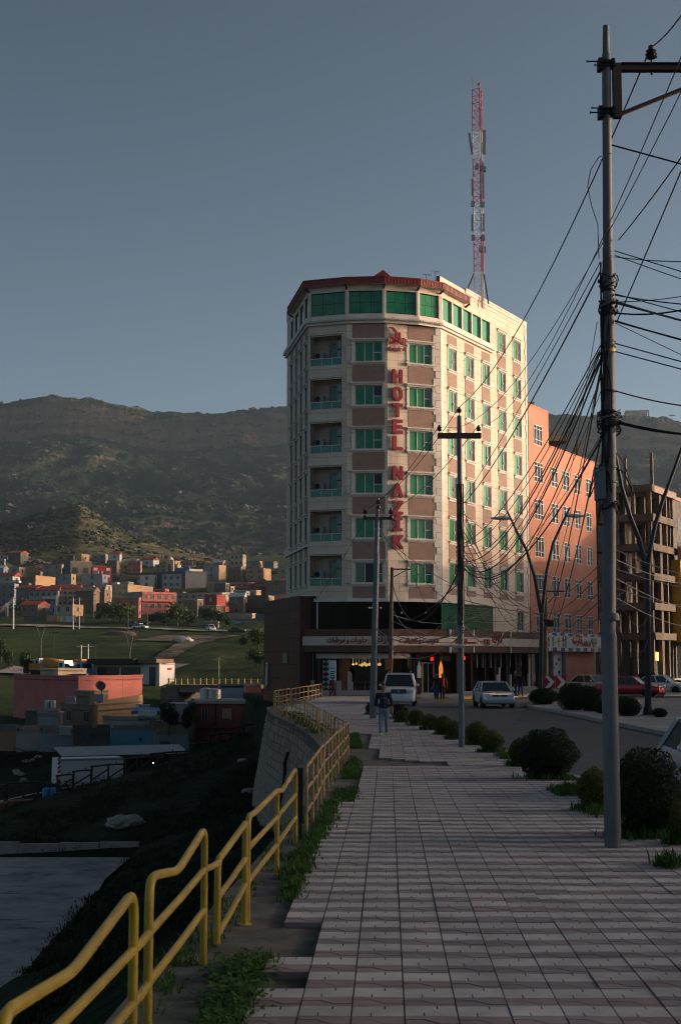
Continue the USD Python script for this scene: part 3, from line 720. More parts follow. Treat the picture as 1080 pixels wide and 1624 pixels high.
gpx = np.array([-900, -250, -60, 0, 20, 40, 60, 75])
gpy = np.array([868, 868, 868, 873, 880, 891, 904, 918])
gr = np.linspace(-.6, -.20, 80)
gcrest = np.interp(gr * 2250 + 540, gpx, [z_at(p, 760.0) for p in gpy])
solo('grassy_hill', ridge_mesh(gr, gcrest, 36.0, 640.0, 760.0, 860.0, 30, prof_f, 5.0, 77), 'grass_hill', kind='structure', smooth=True)

# ---------------------------------------------------------------- street: road, pavement, kerbs
ys = np.array([-12, 0, 10, 20, 30, 40, 45.5, 56, 64, 72, 80, 88, 97, 108])
V, F = [], []
for y in ys:
    g = ground_z(y)
    V += [(kerb_x(y) - .05, y, g - .13), (120.0, y, g - .13)]
for i in range(len(ys) - 1):
    F += [(2 * i, 2 * i + 1, 2 * i + 3), (2 * i, 2 * i + 3, 2 * i + 2)]
V += [(2.5, 122, -.13), (120, 300, -.13), (2.5, 300, -.13)]
n = 2 * len(ys) - 2
F += [(n, n + 1, n + 3), (n, n + 3, n + 4)]
solo('road', (np.array(V), F), 'asphalt', kind='structure')

ks = MB()
kpts = []
for (x0, y0), (x1, y1) in zip(KERB[:-1], KERB[1:]):
    m = max(1, int(round(math.hypot(x1 - x0, y1 - y0) / .95)))
    kpts += [(x0 + (x1 - x0) * i / m, y0 + (y1 - y0) * i / m) for i in range(m)]
kpts.append(KERB[-1])


def kerb_stones(parent, pts, zf, drop=.35, w=.14, h=.0, looks=('kerb_stone',), name='kerb_stone', limit=300):
    rest = MB()
    for i, ((x0, y0), (x1, y1)) in enumerate(zip(pts[:-1], pts[1:])):
        d = np.array([x1 - x0, y1 - y0]); L = np.hypot(*d); d /= L
        nn = np.array([-d[1], d[0]]) * w / 2
        a, b = np.array([x0, y0]) + d * .006, np.array([x1, y1]) - d * .006
        za, zb = zf(y0) + h, zf(y1) + h
        j = rng.uniform(-.004, .004)
        m = MB().hexa([(*(a - nn), za - drop), (*(b - nn), zb - drop), (*(b + nn), zb - drop), (*(a + nn), za - drop),
                       (*(a - nn), za + j), (*(b - nn), zb + j), (*(b + nn), zb + j), (*(a + nn), za + j)])
        if i < limit:
            part(parent, name, m, looks[i % len(looks)])
        else:
            rest.add(*m.arrays())


pav = thing('pavement', 'wide paved footway of interlocking pale and mauve pavers beside the yellow railing', None, (0, 0, 0), kind='structure')
# bedding under the pavers and the concrete verge at the railing
ey = np.array([-10, 5, 10, 15, 20, 25, 30, 33, 37, 40, 44, 48, 53, 57, 61, 66, 71, 77, 82, 90, 97, 103.2])
lx = np.array([rail_x(y) - .38 if y <= 77 else np.interp(y, [77, 82, 97, 103.2], [-3.9, -3.3, -2.2, -2.0]) for y in ey])
V, F = [], []
for y, x in zip(ey, lx):
    g = ground_z(y) - (.05 if y < 62 else 0.0)
    V += [(x, y, g), (kerb_x(y), y, g), (x, y, g - .5)]
for i in range(len(ey) - 1):
    a = 3 * i
    F += [(a, a + 1, a + 4), (a, a + 4, a + 3), (a + 2, a, a + 3), (a + 2, a + 3, a + 5)]
part(pav, 'concrete_bed', (np.array(V), F), 'verge')
fc = MB()
gyy = np.arange(61.0, 103, 3.0)
for i in range(len(gyy) - 1):
    y0, y1 = gyy[i] + .012, gyy[i + 1] - .012
    xa, xb = np.interp((y0 + y1) / 2, ey, lx) + .9, kerb_x((y0 + y1) / 2) - .09
    m = int((xb - xa) / 2.6) + 1
    for k in range(m):
        x0, x1 = xa + (xb - xa) * k / m + .01, xa + (xb - xa) * (k + 1) / m - .01
        part(pav, 'concrete_slab', MB().box(x0, x1, y0, y1, -.05, .012 + rng.uniform(-.003, .003)), 'pad_concrete')

COL0, CW, UL, SL = -.232, .33, .52, .033
PALE = Polygon([(0, .49), (.352, .49), (.352, .66), (.378, .66), (.378, .49), (1, .49), (1, 1), (.645, 1), (.645, .84), (.619, .84), (.619, 1), (0, 1)])
DARK1 = Polygon([(0, 0), (1, 0), (1, .105), (.63, .105), (.36, .30), (0, .30)])
DARK2 = Polygon([(0, .33), (.375, .33), (.645, .135), (1, .135), (1, .47), (0, .47)])
STONES = []
for name, pg in (('pale_paver', PALE), ('dark_paver', DARK1), ('dark_paver', DARK2)):
    m = trimesh.creation.extrude_polygon(pg, 1.0, engine='earcut')
    v = m.vertices.copy()
    u0, u1, w0, w1 = .014, .986, .006, .994
    v[:, 0] = u0 + v[:, 0] * (u1 - u0)
    STONES.append((name, v, m.faces))


def has_unit(j, y, xc):
    if xc > kerb_x(y) - .30:
        return False
    if j < -2:
        return y > 50 and xc > rail_x(y) + .75
    if j == -2 and not (y < 9.95 or 10.25 < y < 10.75 or 12.2 < y < 23.6):
        return y > 50
    if j == -1 and 33.2 < y < 50 and xc < .95:
        return False
    if 33.0 < y < np.interp(xc, [.3, 1.1, 1.7, 2.45, 2.6], [37.5, 36.6, 35.4, 34.6, 33.0]):
        return False
    if y > 36 and xc < np.interp(y, [36, 40.6, 44, 49.6, 53], [.62, .95, .75, .42, -.25]):
        return False
    return True


units = []
for j in range(-8, 16):
    off = rng.uniform(0, .0)
    for i in range(int(57 / UL)):
        y0 = 4.6 + i * UL
        ymid = y0 + UL / 2
        xc = COL0 + CW * (j + .5) + SL * ymid
        if has_unit(j, ymid, xc):
            units.append((ymid, j, y0, xc))
units.sort()
inview = lambda ymid, xc: ymid > 7.9 and xc / ymid < .25
cnt = {'pale_paver': 0, 'dark_paver': 0}
rest = {'paver_pale': MB(), 'paver_dark': MB(), 'paver_red': MB()}
for ymid, j, y0, xc in units:
    red = meshkit.noise(np.array([xc * .7, ymid * .45, 3.0])) > .56
    tilt, dz = rng.uniform(-.004, .004), rng.uniform(-.003, .003) + (meshkit.noise(np.array([xc * .8, ymid * .6, 0])) - .5) * .02
    for name, v, f in STONES:
        lookn = 'paver_pale' if name == 'pale_paver' else ('paver_red' if red and rng.random() < .7 else 'paver_dark')
        yy = y0 + v[:, 1] * UL
        xx = COL0 + CW * j + v[:, 0] * CW + SL * yy
        dzz = dz + rng.uniform(-.0015, .0015)
        zz = np.maximum(0, .5 - .011 * yy) + np.where(v[:, 2] > .5, dzz + tilt * (v[:, 0] - .5), -.06)
        w = np.c_[xx, yy, zz]
        if cnt[name] < 300 and inview(ymid, xc):
            cnt[name] += 1
            part(pav, name, (w, f), lookn)
        else:
            rest[lookn].add(w, f)
for k, nm in (('paver_pale', 'distant_pale_paver'), ('paver_dark', 'distant_dark_paver'), ('paver_red', 'distant_red_paver')):
    part(pav, nm, rest[k], k, kind='stuff')
kerb = thing('kerb', 'grey kerb stones along the road edge of the paved footway', None, (0, 0, 0), kind='structure')
kerb_stones(kerb, kpts, ground_z)

# hotel-side footway and its painted kerb
hp = [(2.6, 97.2), (8.3, 97.6), (11.5, 99.5), (14.0, 104.2), (20.0, 115.5), (27.2, 128.8)]
side = MB().prism(hp + [(24, 136), (3.0, 106)], -.3, .02)
solo('hotel_footway', side, 'pad_concrete', kind='structure')
hk = thing('painted_kerb', 'kerb of yellow and white painted stones in front of the hotel doors', None, kind='structure')
pts = []
for (x0, y0), (x1, y1) in zip(hp[:-1], hp[1:]):
    m = max(1, int(round(math.hypot(x1 - x0, y1 - y0) / 1.0)))
    pts += [(x0 + (x1 - x0) * i / m, y0 + (y1 - y0) * i / m) for i in range(m)]
kerb_stones(hk, pts, lambda y: .03, w=.16, looks=('kerb_yellow', 'kerb_white'))

# planted island in the middle of the road
ISL = [(10.45, 79.6), (10.6, 77.0), (10.95, 73), (11.15, 66), (11.3, 59.5), (11.75, 48.5), (12.6, 38), (14.0, 28), (22, 28), (23.5, 60), (21.0, 86), (18.5, 92.5), (15.5, 92.0), (12.0, 86.5), (10.8, 82.2), (10.45, 79.6)]
isl = thing('traffic_island', 'kerbed concrete island with dark clipped bushes in the road', None, kind='structure')
part(isl, 'island_top', MB().prism(ISL, -.3, .0), 'pad_concrete')
pts = []
for (x0, y0), (x1, y1) in zip(ISL[:-1], ISL[1:]):
    m = max(1, int(round(math.hypot(x1 - x0, y1 - y0) / 1.1)))
    pts += [(x0 + (x1 - x0) * i / m, y0 + (y1 - y0) * i / m) for i in range(m)]
kerb_stones(isl, pts + [ISL[-1]], lambda y: .02, w=.2)
# ground beyond the crossing: footways of the far side
solo('far_footway', MB().prism([(22.5, 99.5), (60, 99.5), (60, 120), (29.5, 142), (27.0, 128.8), (25.0, 110)], -.3, .015), 'pad_concrete', kind='structure')

# ---------------------------------------------------------------- retaining wall of squared stones
wl = thing('retaining_wall', 'tall curved retaining wall of squared tan stones below the worn railing', 'wall', (0, 0, 0))
wp = np.array([(x - .30, y) for x, y in RAIL if y >= 22] + [(-3.9, 77.5)])
wp[:, 0] -= .0
seg = np.r_[0, np.cumsum(np.hypot(*np.diff(wp, axis=0).T))]
BAT = .17


def wall_pt(s, depth, n):
    x, y = np.interp(s, seg, wp[:, 0]), np.interp(s, seg, wp[:, 1])
    x2, y2 = np.interp(min(s + .5, seg[-1]), seg, wp[:, 0]), np.interp(min(s + .5, seg[-1]), seg, wp[:, 1])
    x1, y1 = np.interp(max(s - .5, 0), seg, wp[:, 0]), np.interp(max(s - .5, 0), seg, wp[:, 1])
    d = np.array([x2 - x1, y2 - y1]); d /= np.hypot(*d)
    o = np.array([-d[1], d[0]])
    g = ground_z(y) - .06
    return np.array([x + o[0] * (n + BAT * depth), y + o[1] * (n + BAT * depth), g - depth])


stones, CH = [], .36
for r in range(17):
    s = (r % 2) * .27
    while s < seg[-1]:
        L = rng.uniform(.42, .66)
        e = min(s + L, seg[-1])
        if e - s > .15:
            d0, d1 = r * CH + .012, (r + 1) * CH - .012
            pr = rng.uniform(.0, .035)
            a, b = s + .012, e - .012
            m_ = (a + b) / 2
            base = [wall_pt(a, d1, 0), wall_pt(b, d1, 0), wall_pt(b, d1, -.2), wall_pt(a, d1, -.2), wall_pt(a, d0, 0), wall_pt(b, d0, 0), wall_pt(b, d0, -.2), wall_pt(a, d0, -.2)]
            # rough pillowed face: four more points proud of the edge
            i_ = .05
            f_ = [wall_pt(a + i_, d1 - i_, .02 + pr), wall_pt(b - i_, d1 - i_, .02 + pr), wall_pt(b - i_, d0 + i_, .02 + pr), wall_pt(a + i_, d0 + i_, .02 + pr)]
            V = np.array(base + f_)
            Fc = [(0, 1, 9), (0, 9, 8), (1, 5, 10), (1, 10, 9), (5, 4, 11), (5, 11, 10), (4, 0, 8), (4, 8, 11), (8, 9, 10), (8, 10, 11), (4, 5, 6), (4, 6, 7), (1, 2, 6), (1, 6, 5), (0, 4, 7), (0, 7, 3)]
            yy = wall_pt(m_, 0, 0)[1]
            stones.append((not (37 < yy < 77 and r < 14), r, V, Fc))
        s = e
stones.sort(key=lambda q: (q[0], q[1]))
ra = {'stone_a': MB(), 'stone_b': MB()}
for i, (_, r, V, Fc) in enumerate(stones):
    lk = 'stone_a' if rng.random() < .55 else 'stone_b'
    if i < 300:
        part(wl, 'stone', (V, np.array(Fc)[:, ::-1]), lk)
    else:
        ra[lk].add(V, np.array(Fc)[:, ::-1])
for k, m in ra.items():
    part(wl, 'lower_stones', m, k, kind='stuff')
core = MB()
ss = np.arange(0, seg[-1], 1.5)
for a, b in zip(ss[:-1], ss[1:]):
    core.hexa([wall_pt(a, 6.3, -.02), wall_pt(b, 6.3, -.02), wall_pt(b, 6.3, -.5), wall_pt(a, 6.3, -.5), wall_pt(a, .0, -.02), wall_pt(b, .0, -.02), wall_pt(b, .0, -.5), wall_pt(a, 0, -.5)])
part(wl, 'mortar_core', core, 'mortar')
dp = MB().tube([wall_pt(36.0, 1.5, .25), wall_pt(36.1, 1.8, .15), wall_pt(36.0, 2.6, .1), wall_pt(36.2, 3.4, .1)], .05)
dp.tube([wall_pt(35.5, 1.1, .2), wall_pt(35.9, 1.4, .2), wall_pt(36.05, 2.0, .12)], .07)
solo('dead_branch', dp, 'black_metal', 'dark dead branch hanging on the face of the stone retaining wall', 'branch')

# ---------------------------------------------------------------- yellow railings
def rz(y):
    return ground_z(y) - .05


def rail_panel(label, y0, y1, lk, tops, mids, posts, group='yellow pipe railings along the footway edge', r=.027, x=None, bent=True):
    """tops: (fraction, height) of the top pipe; mids: list of ((f, h), (f, h)) straight pipes; posts: fractions"""
    x = x or rail_x
    at = lambda f, h: np.array([float(x(y0 + f * (y1 - y0))), y0 + f * (y1 - y0), rz(y0 + f * (y1 - y0)) + h])
    t = thing('pipe_railing', label, 'railing', at(0, 0), group)
    pts = [at(f, h) for f, h in tops]
    # smooth the top pipe through its bends
    q = []
    for i in range(len(pts)):
        if 0 < i < len(pts) - 1:
            a = pts[i] + (pts[i - 1] - pts[i]) * min(.45, .16 / np.linalg.norm(pts[i - 1] - pts[i])); b = pts[i] + (pts[i + 1] - pts[i]) * min(.45, .16 / np.linalg.norm(pts[i + 1] - pts[i]))
            for s in (0, .25, .5, .75, 1):
                q.append((1 - s) ** 2 * a + 2 * s * (1 - s) * pts[i] + s * s * b)
        else:
            q.append(pts[i])
    part(t, 'top_rail', MB().tube(q, r, 12), lk, smooth=40)
    for (fa, ha), (fb, hb) in mids:
        part(t, 'rail', MB().tube([at(fa, ha), at((fa + fb) / 2, (ha + hb) / 2 - .008), at(fb, hb)], r * .92, 10), lk, smooth=40)
    for f, h in posts:
        m = MB().tube([at(f, -.06), at(f, h)], r, 12)
        m.cyl(at(f, -.02), at(f, .012), r * 2.2, n=10)
        part(t, 'post', m, lk, smooth=40)
    return t


rail_panel('yellow pipe railing panel nearest the camera with a bent sagging top pipe', 5.25, 7.75, 'rail_yellow', [(0, .0), (0, .93), (.45, .86), (1, 1.0), (1, .0)],
           [((0, .69), (1, .69)), ((0, .41), (1, .41)), ((1, .69), (1.2, .69)), ((1, .41), (1.2, .41))], [])
rail_panel('second yellow railing panel from the camera, with a kinked top pipe', 8.25, 10.85, 'rail_yellow', [(0, .0), (0, .97), (.08, .985), (.45, .88), (1, 1.0), (1, 0)],
           [((0, .69), (1, .695)), ((0, .41), (1, .40)), ((1, .695), (1.2, .68))], [])
rail_panel('third yellow railing panel, sunk and tilted down at its near end', 11.35, 12.55, 'rail_yellow', [(0, .06), (0, .70), (.12, .715), (1, .86)],
           [((0, .41), (1, .56)), ((0, .12), (1, .34))], [(1, .88)])
rail_panel('long yellow railing panel with three posts before the black post', 12.75, 18.45, 'rail_yellow', [(0, 0), (0, .9), (.1, .88), (.5, .90), (.62, .84), (1, .95), (1, 0)],
           [((0, .62), (1, .62)), ((0, .33), (1, .33))], [(.5, .9)])
bp = MB().box(rail_x(18.9) - .035, rail_x(18.9) + .035, 18.86, 18.94, rz(18.9) + .28, rz(18.9) + .93)
bp.box(rail_x(18.9) - .02, rail_x(18.9) + .02, 18.88, 18.92, rz(18.9) - .1, rz(18.9) + .3)
solo('black_post', bp, 'black_metal', 'short flat black post standing between the yellow and the worn railing', 'post')
wn = [(19.5, 25.2), (25.5, 31.0), (31.2, 36.9), (37.1, 42.0), (42.3, 48.6), (50.2, 57.4), (57.6, 65.4), (65.6, 71.0), (71.2, 76.9)]
wlab = ['worn rusty railing length next past the black post', 'second worn rusty railing length past the black post', 'worn railing length ending at the outward bulge of the stone wall',
        'thin worn railing curving back from the bulge of the stone wall', 'worn railing length with upright posts before the broken gap', 'worn railing length just beyond the broken gap',
        'worn railing over the grassy middle of the stone wall top', 'worn railing near the brown annex on the stone wall', 'last worn railing length at the far corner of the stone wall']
for (a, b), lab in zip(wn, wlab):
    m = max(2, int(round((b - a) / 1.55)))
    rail_panel(lab, a, b, 'rail_worn', [(0, .0), (0, .90), (1, .92), (1, 0)], [((0, .60), (1, .60)), ((0, .30), (1, .31))], [(k / m, .9) for k in range(1, m)], 'worn railings on the stone wall', r=.023)
bt = thing('broken_rail', 'fallen broken rail pieces leaning in the gap of the worn railing', 'railing', (-.75, 50, 0))
part(bt, 'post', MB().tube([(-.7, 49.4, -.1), (-.82, 49.3, .5), (-.78, 49.5, .85)], .03), 'rail_worn', smooth=40)
part(bt, 'rail', MB().tube([(-.62, 48.8, .25), (-.85, 50.1, .55)], .03), 'rail_worn', smooth=40)
part(bt, 'rail', MB().tube([(-.9, 50.2, .0), (-.78, 49.9, .75)], .028), 'rail_worn', smooth=40)
fx = lambda y: np.interp(y, [77, 82, 90, 97.5], [-3.6, -2.85, -2.0, -1.25])
for (a, b), lab in zip([(77.2, 81.8), (82.2, 89.5), (90.0, 97.2)], ['worn railing turning the corner beside the brown annex', 'worn railing in front of the brown annex wall', 'worn railing ending at the hotel corner column']):
    rail_panel(lab, a, b, 'rail_worn', [(0, .0), (0, .92), (1, .95), (1, 0)], [((0, .60), (1, .62)), ((0, .30), (1, .31))], [(.25, .9), (.5, .9), (.75, .9)], 'worn railings at the hotel forecourt', x=fx)
# ---------------------------------------------------------------- the hotel
FH = 3.226
ZB, ZT = 6.95, 27.0
p0, p1, p2, p4, pr = (-2.36, 104.2), (.46, 103.2), (3.45, 102.98), (7.49, 104.7), (16.0, 120.25)
pl = (-4.42, 115.4)
FL, FA, FB, FC, FR = Fr(pl, p0), Fr(p0, p1), Fr(p1, p2), Fr(p2, p4), Fr(p4, pr)
hotel = thing('hotel', 'tall cream hotel with a rounded front, green windows and red letters HOTEL NAZIK', 'hotel', (2, 108, 0))


def rects_minus(u0, u1, v0, v1, holes):
    us = sorted({u0, u1, *[min(max(x, u0), u1) for h in holes for x in h[:2]]})
    vs = sorted({v0, v1, *[min(max(x, v0), v1) for h in holes for x in h[2:]]})
    out = []
    for va, vb in zip(vs[:-1], vs[1:]):
        run = None
        for ua, ub in zip(us[:-1], us[1:]):
            um, vm = (ua + ub) / 2, (va + vb) / 2
            if vb - va > 1e-4 and ub - ua > 1e-4 and not any(h[0] < um < h[1] and h[2] < vm < h[3] for h in holes):
                if run and abs(run[1] - ua) < 1e-6:
                    run[1] = ub
                else:
                    run = [ua, ub, va, vb]; out.append(run)
    return out


CLAD = [0]


def clad_wall(t, F, u0, u1, v0, v1, holes, backing, lk, row=FH / 6, cols=1.2, limit=300, name='cladding_panel', thick=.3, skip=()):
    bk = MB()
    for a, b, c, d in rects_minus(u0, u1, v0, v1, holes):
        bk.fbox(F, a, b, c, d, -thick, -.03)
    part(t, 'wall', bk, backing)
    nc = max(1, int(round((u1 - u0) / cols)))
    rows = int(round((v1 - v0) / row))
    left = MB()
    allh = list(holes) + list(skip)
    for r in range(rows):
        for c in range(nc):
            a, b = u0 + (u1 - u0) * c / nc, u0 + (u1 - u0) * (c + 1) / nc
            v, w = v0 + (v1 - v0) * r / rows, v0 + (v1 - v0) * (r + 1) / rows
            hs = [h for h in allh if h[0] < b and h[1] > a and h[2] < w and h[3] > v]
            m = MB()
            j = rng.uniform(-.002, .002)
            for x in rects_minus(a + .006, b - .006, v + .009, w - .009, hs):
                if x[1] - x[0] > .03 and x[3] - x[2] > .03:
                    m.fbox(F, *x, -.032, .0 + j)
            if m.n:
                if CLAD[0] < limit:
                    CLAD[0] += 1
                    part(t, name, m, lk)
                else:
                    left.add(*m.arrays())
    if left.n:
        part(t, 'upper_' + name + 's', left, lk, kind='stuff')


def hotel_window(t, F, u0, u1, v0, v1, panes, lk, dentil=True, handle=False, jamb=.26, moulding='trim', D=-.14):
    """panes: list of (fraction from, fraction to, transom or None, look)"""
    fr = MB()
    w = .055
    fr.fbox(F, u0, u1, v0, v0 + w, D - .06, D + .03); fr.fbox(F, u0, u1, v1 - w, v1, D - .06, D + .03)
    for a, b, tr, _ in panes:
        ua, ub = u0 + (u1 - u0) * a, u0 + (u1 - u0) * b
        fr.fbox(F, ua, ua + w, v0 + w + .001, v1 - w - .001, D - .06, D + .03)
        if tr:
            fr.fbox(F, ua + w + .001, ub - .001, v0 + (v1 - v0) * tr - .03, v0 + (v1 - v0) * tr + .03, D - .05, D + .035)
    fr.fbox(F, u1 - w, u1, v0 + w + .001, v1 - w - .001, D - .061, D + .031)
    W = part(t, 'window', fr, 'white_frame')
    for a, b, tr, pk in panes:
        ua, ub = u0 + (u1 - u0) * a + w, u0 + (u1 - u0) * b
        cuts = [v0 + w, v0 + (v1 - v0) * tr, v1 - w] if tr else [v0 + w, v1 - w]
        for c0, c1 in zip(cuts[:-1], cuts[1:]):
            k = pk[0] if isinstance(pk, tuple) and c0 < (v0 + v1) / 2 - .2 else (pk[1] if isinstance(pk, tuple) else pk)
            part(W, 'pane', MB().fbox(F, ua, ub, c0, c1, D - .045, D - .015 - rng.uniform(0, .004)), k)
    lin, sl = MB(), MB()
    e = jamb + .06
    lin.fbox(F, u0 - e, u1 + e, v1 + .14, v1 + .22, .003, .20); lin.fbox(F, u0 - e + .06, u1 + e - .06, v1 + .002, v1 + .139, .003, .10)
    sl.fbox(F, u0 - e, u1 + e, v0 - .10, v0 - .002, .003, .17); sl.fbox(F, u0 - e + .06, u1 + e - .06, v0 - .24, v0 - .101, .003, .08)
    if dentil:
        n = int((u1 - u0 + 2 * e - .12) / .13)
        for i in range(n):
            x = u0 - e + .08 + i * .13
            lin.fbox(F, x, x + .07, v1 + .06, v1 + .138, .101, .16)
            sl.fbox(F, x, x + .07, v0 - .19, v0 - .102, .081, .14)
    part(W, 'lintel', lin, moulding); part(W, 'sill', sl, moulding)
    if jamb > .12:
        for s in (0, 1):
            x0, x1 = (u0 - jamb, u0 - .02) if s == 0 else (u1 + .02, u1 + jamb)
            m = MB().fbox(F, x0, x1, v0, v1, .003, .045)
            for vv in (v0 + .16, v1 - .2):
                c = F.p((x0 + x1) / 2, vv, .045)
                m.cyl(c, c + F.N * .05, .06, .045, 8)
            part(W, 'jamb', m, moulding)
    else:
        part(W, 'jamb', MB().fbox(F, u0 - .13, u0 - .02, v0 - .05, v1, .003, .035), moulding)
        part(W, 'jamb', MB().fbox(F, u1 + .02, u1 + .10, v0 - .05, v1, .003, .05), moulding)
    if handle:
        c = F.p(u0 + (u1 - u0) * .60, v0 + (v1 - v0) * .42, D + .05)
        part(W, 'handle', MB().sphere(c, .085, 1), 'white_frame')


def siding_panel(t, F, u0, u1, v0, v1):
    m = MB().fbox(F, u0, u1, v0, v1, -.029, .005)
    n = max(3, int((v1 - v0) / .105))
    for i in range(n):
        a = v0 + (v1 - v0) * (i + .12) / n
        m.fbox(F, u0 + .004, u1 - .004, a, a + (v1 - v0) / n * .72, .0051, .022)
    part(t, 'siding_panel', m, 'siding')


# --- front facet with balconies
balc = [(.12, 2.62, 24.03 - FH * k, 26.2 - FH * k) for k in range(6)]
clad_wall(hotel, FA, 0, FA.L, ZB, ZT, balc, 'cream_joint', 'cream', cols=1.5)
# --- facet with first window column
wB = [(.60, 2.62, 24.2 - FH * k, 25.66 - FH * k) for k in range(6)]
sB = [(.42, 2.80, 25.66 + .25 - FH * k, (27.0 if k == 0 else 24.2 + FH - .27 - FH * k)) for k in range(6)] + [(.42, 2.80, ZB + .02, 24.2 - 5 * FH - .27)]
clad_wall(hotel, FB, 0, FB.L, ZB, ZT, wB, 'cream_joint', 'cream', cols=1.0, skip=sB)
wC = [(1.81, 3.66, 24.2 - FH * k, 25.66 - FH * k) for k in range(6)]
sC = [(1.70, 3.80, 25.66 + .25 - FH * k, (27.0 if k == 0 else 24.2 + FH - .27 - FH * k)) for k in range(6)] + [(1.70, 3.80, ZB + .02, 24.2 - 5 * FH - .27)]
clad_wall(hotel, FC, 0, FC.L, ZB, ZT, wC, 'cream_joint', 'cream', cols=.9, skip=sC)
R_COL = [(1.36, 2.92), (4.62, 6.24), (7.95, 9.5), (11.25, 12.9), (14.65, 16.3)]
wR, sR = [], []
for i, (a, b) in enumerate(R_COL):
    for k in range(-1 if i > 2 else 0, 6):
        wR.append((a, b, 24.2 - FH * k, 25.86 - FH * k))
    for k in range(-1 if i > 2 else 0, 6):
        lo, hi = 25.86 + .24 - FH * k, 24.2 + FH - .26 - FH * k
        if k == -1:
            continue
        if k == 0 and i <= 2:
            hi = 26.85
        sR.append((a - .1, b + .1, lo, hi))
    sR.append((a - .1, b + .1, ZB + .4, 24.2 - 5 * FH - .26))
wR.append((14.9, 16.3, 4.9, 6.5))
clad_wall(hotel, FR, 0, FR.L, ZB, ZT, wR, 'cream_joint', 'cream', cols=1.75, skip=sR)
TG = [(.35, 9.75, 27.75, 29.45)]
clad_wall(hotel, FR, 0, FR.L, 27.001, 31.0, wR + TG, 'cream_joint', 'cream', row=.5, cols=2.2)
L_COL = [(FL.L - (.55 + 2.5 * k) - 1.15, FL.L - (.55 + 2.5 * k)) for k in range(4)]
wL = [(a, b, 24.2 - FH * k, 25.86 - FH * k) for a, b in L_COL for k in range(6)]
sL = [(a - .08, b + .08, 25.86 + .24 - FH * k, (26.9 if k == 0 else 24.2 + FH - .26 - FH * k)) for a, b in L_COL for k in range(6)]
clad_wall(hotel, FL, 0, FL.L, ZB, ZT, wL, 'cream_joint', 'cream', cols=1.9, skip=sL)
tgl = [(a - .25, b + .25, 27.75, 29.45) for a, b in L_COL[:3]] + [(L_COL[3][0], L_COL[3][1], 27.75, 29.45)]
clad_wall(hotel, FL, 0, FL.L, 27.001, 30.0, tgl, 'cream_joint', 'cream', row=.5, cols=2.2)
for F, ss in ((FB, sB), (FC, sC), (FR, sR), (FL, sL)):
    for x in ss:
        siding_panel(hotel, F, *x)
TH = [(0, .345, None, 'green_glass'), (.345, .665, None, 'green_glass'), (.665, 1, .46, 'green_glass')]
for k, w in enumerate(wB):
    top = ['green_glass', 'sash_dark', 'green_glass', 'sash_dark', 'pane_dark', 'dark_glass'][k]
    hotel_window(hotel, FB, *w, [(0, .345, None, 'green_glass' if k < 5 else 'green_glass_dark'), (.345, .665, None, 'green_glass' if k < 5 else 'sash_dark'), (.665, 1, .46, ('green_glass', top))], None)
for k, w in enumerate(wC):
    top = ['green_glass_pale', 'green_glass_dark', 'green_glass_pale', 'green_glass_pale', 'green_glass_dark', 'dark_glass'][k]
    hotel_window(hotel, FC, *w, [(0, .345, None, 'green_glass_pale'), (.345, .665, None, 'green_glass_pale'), (.665, 1, .46, ('green_glass', top))], None)
for w in wR:
    hotel_window(hotel, FR, *w, [(0, .56, None, 'green_glass_pale' if w[2] > 8 else 'green_glass_dark'), (.56, 1, None, 'sash_dark')], None, dentil=False, handle=True, jamb=.1, D=-.05)  # dark second pane stands in for the shaded reveal
for w in wL:
    hotel_window(hotel, FL, *w, [(0, .5, None, 'green_glass_dark'), (.5, 1, None, 'pane_grey')], None, dentil=False, jamb=.1)
for a, b, c, d in tgl:
    part(hotel, 'attic_pane', MB().fbox(FL, a + .02, b - .02, c + .02, d - .02, -.16, -.10), 'green_glass_dark')
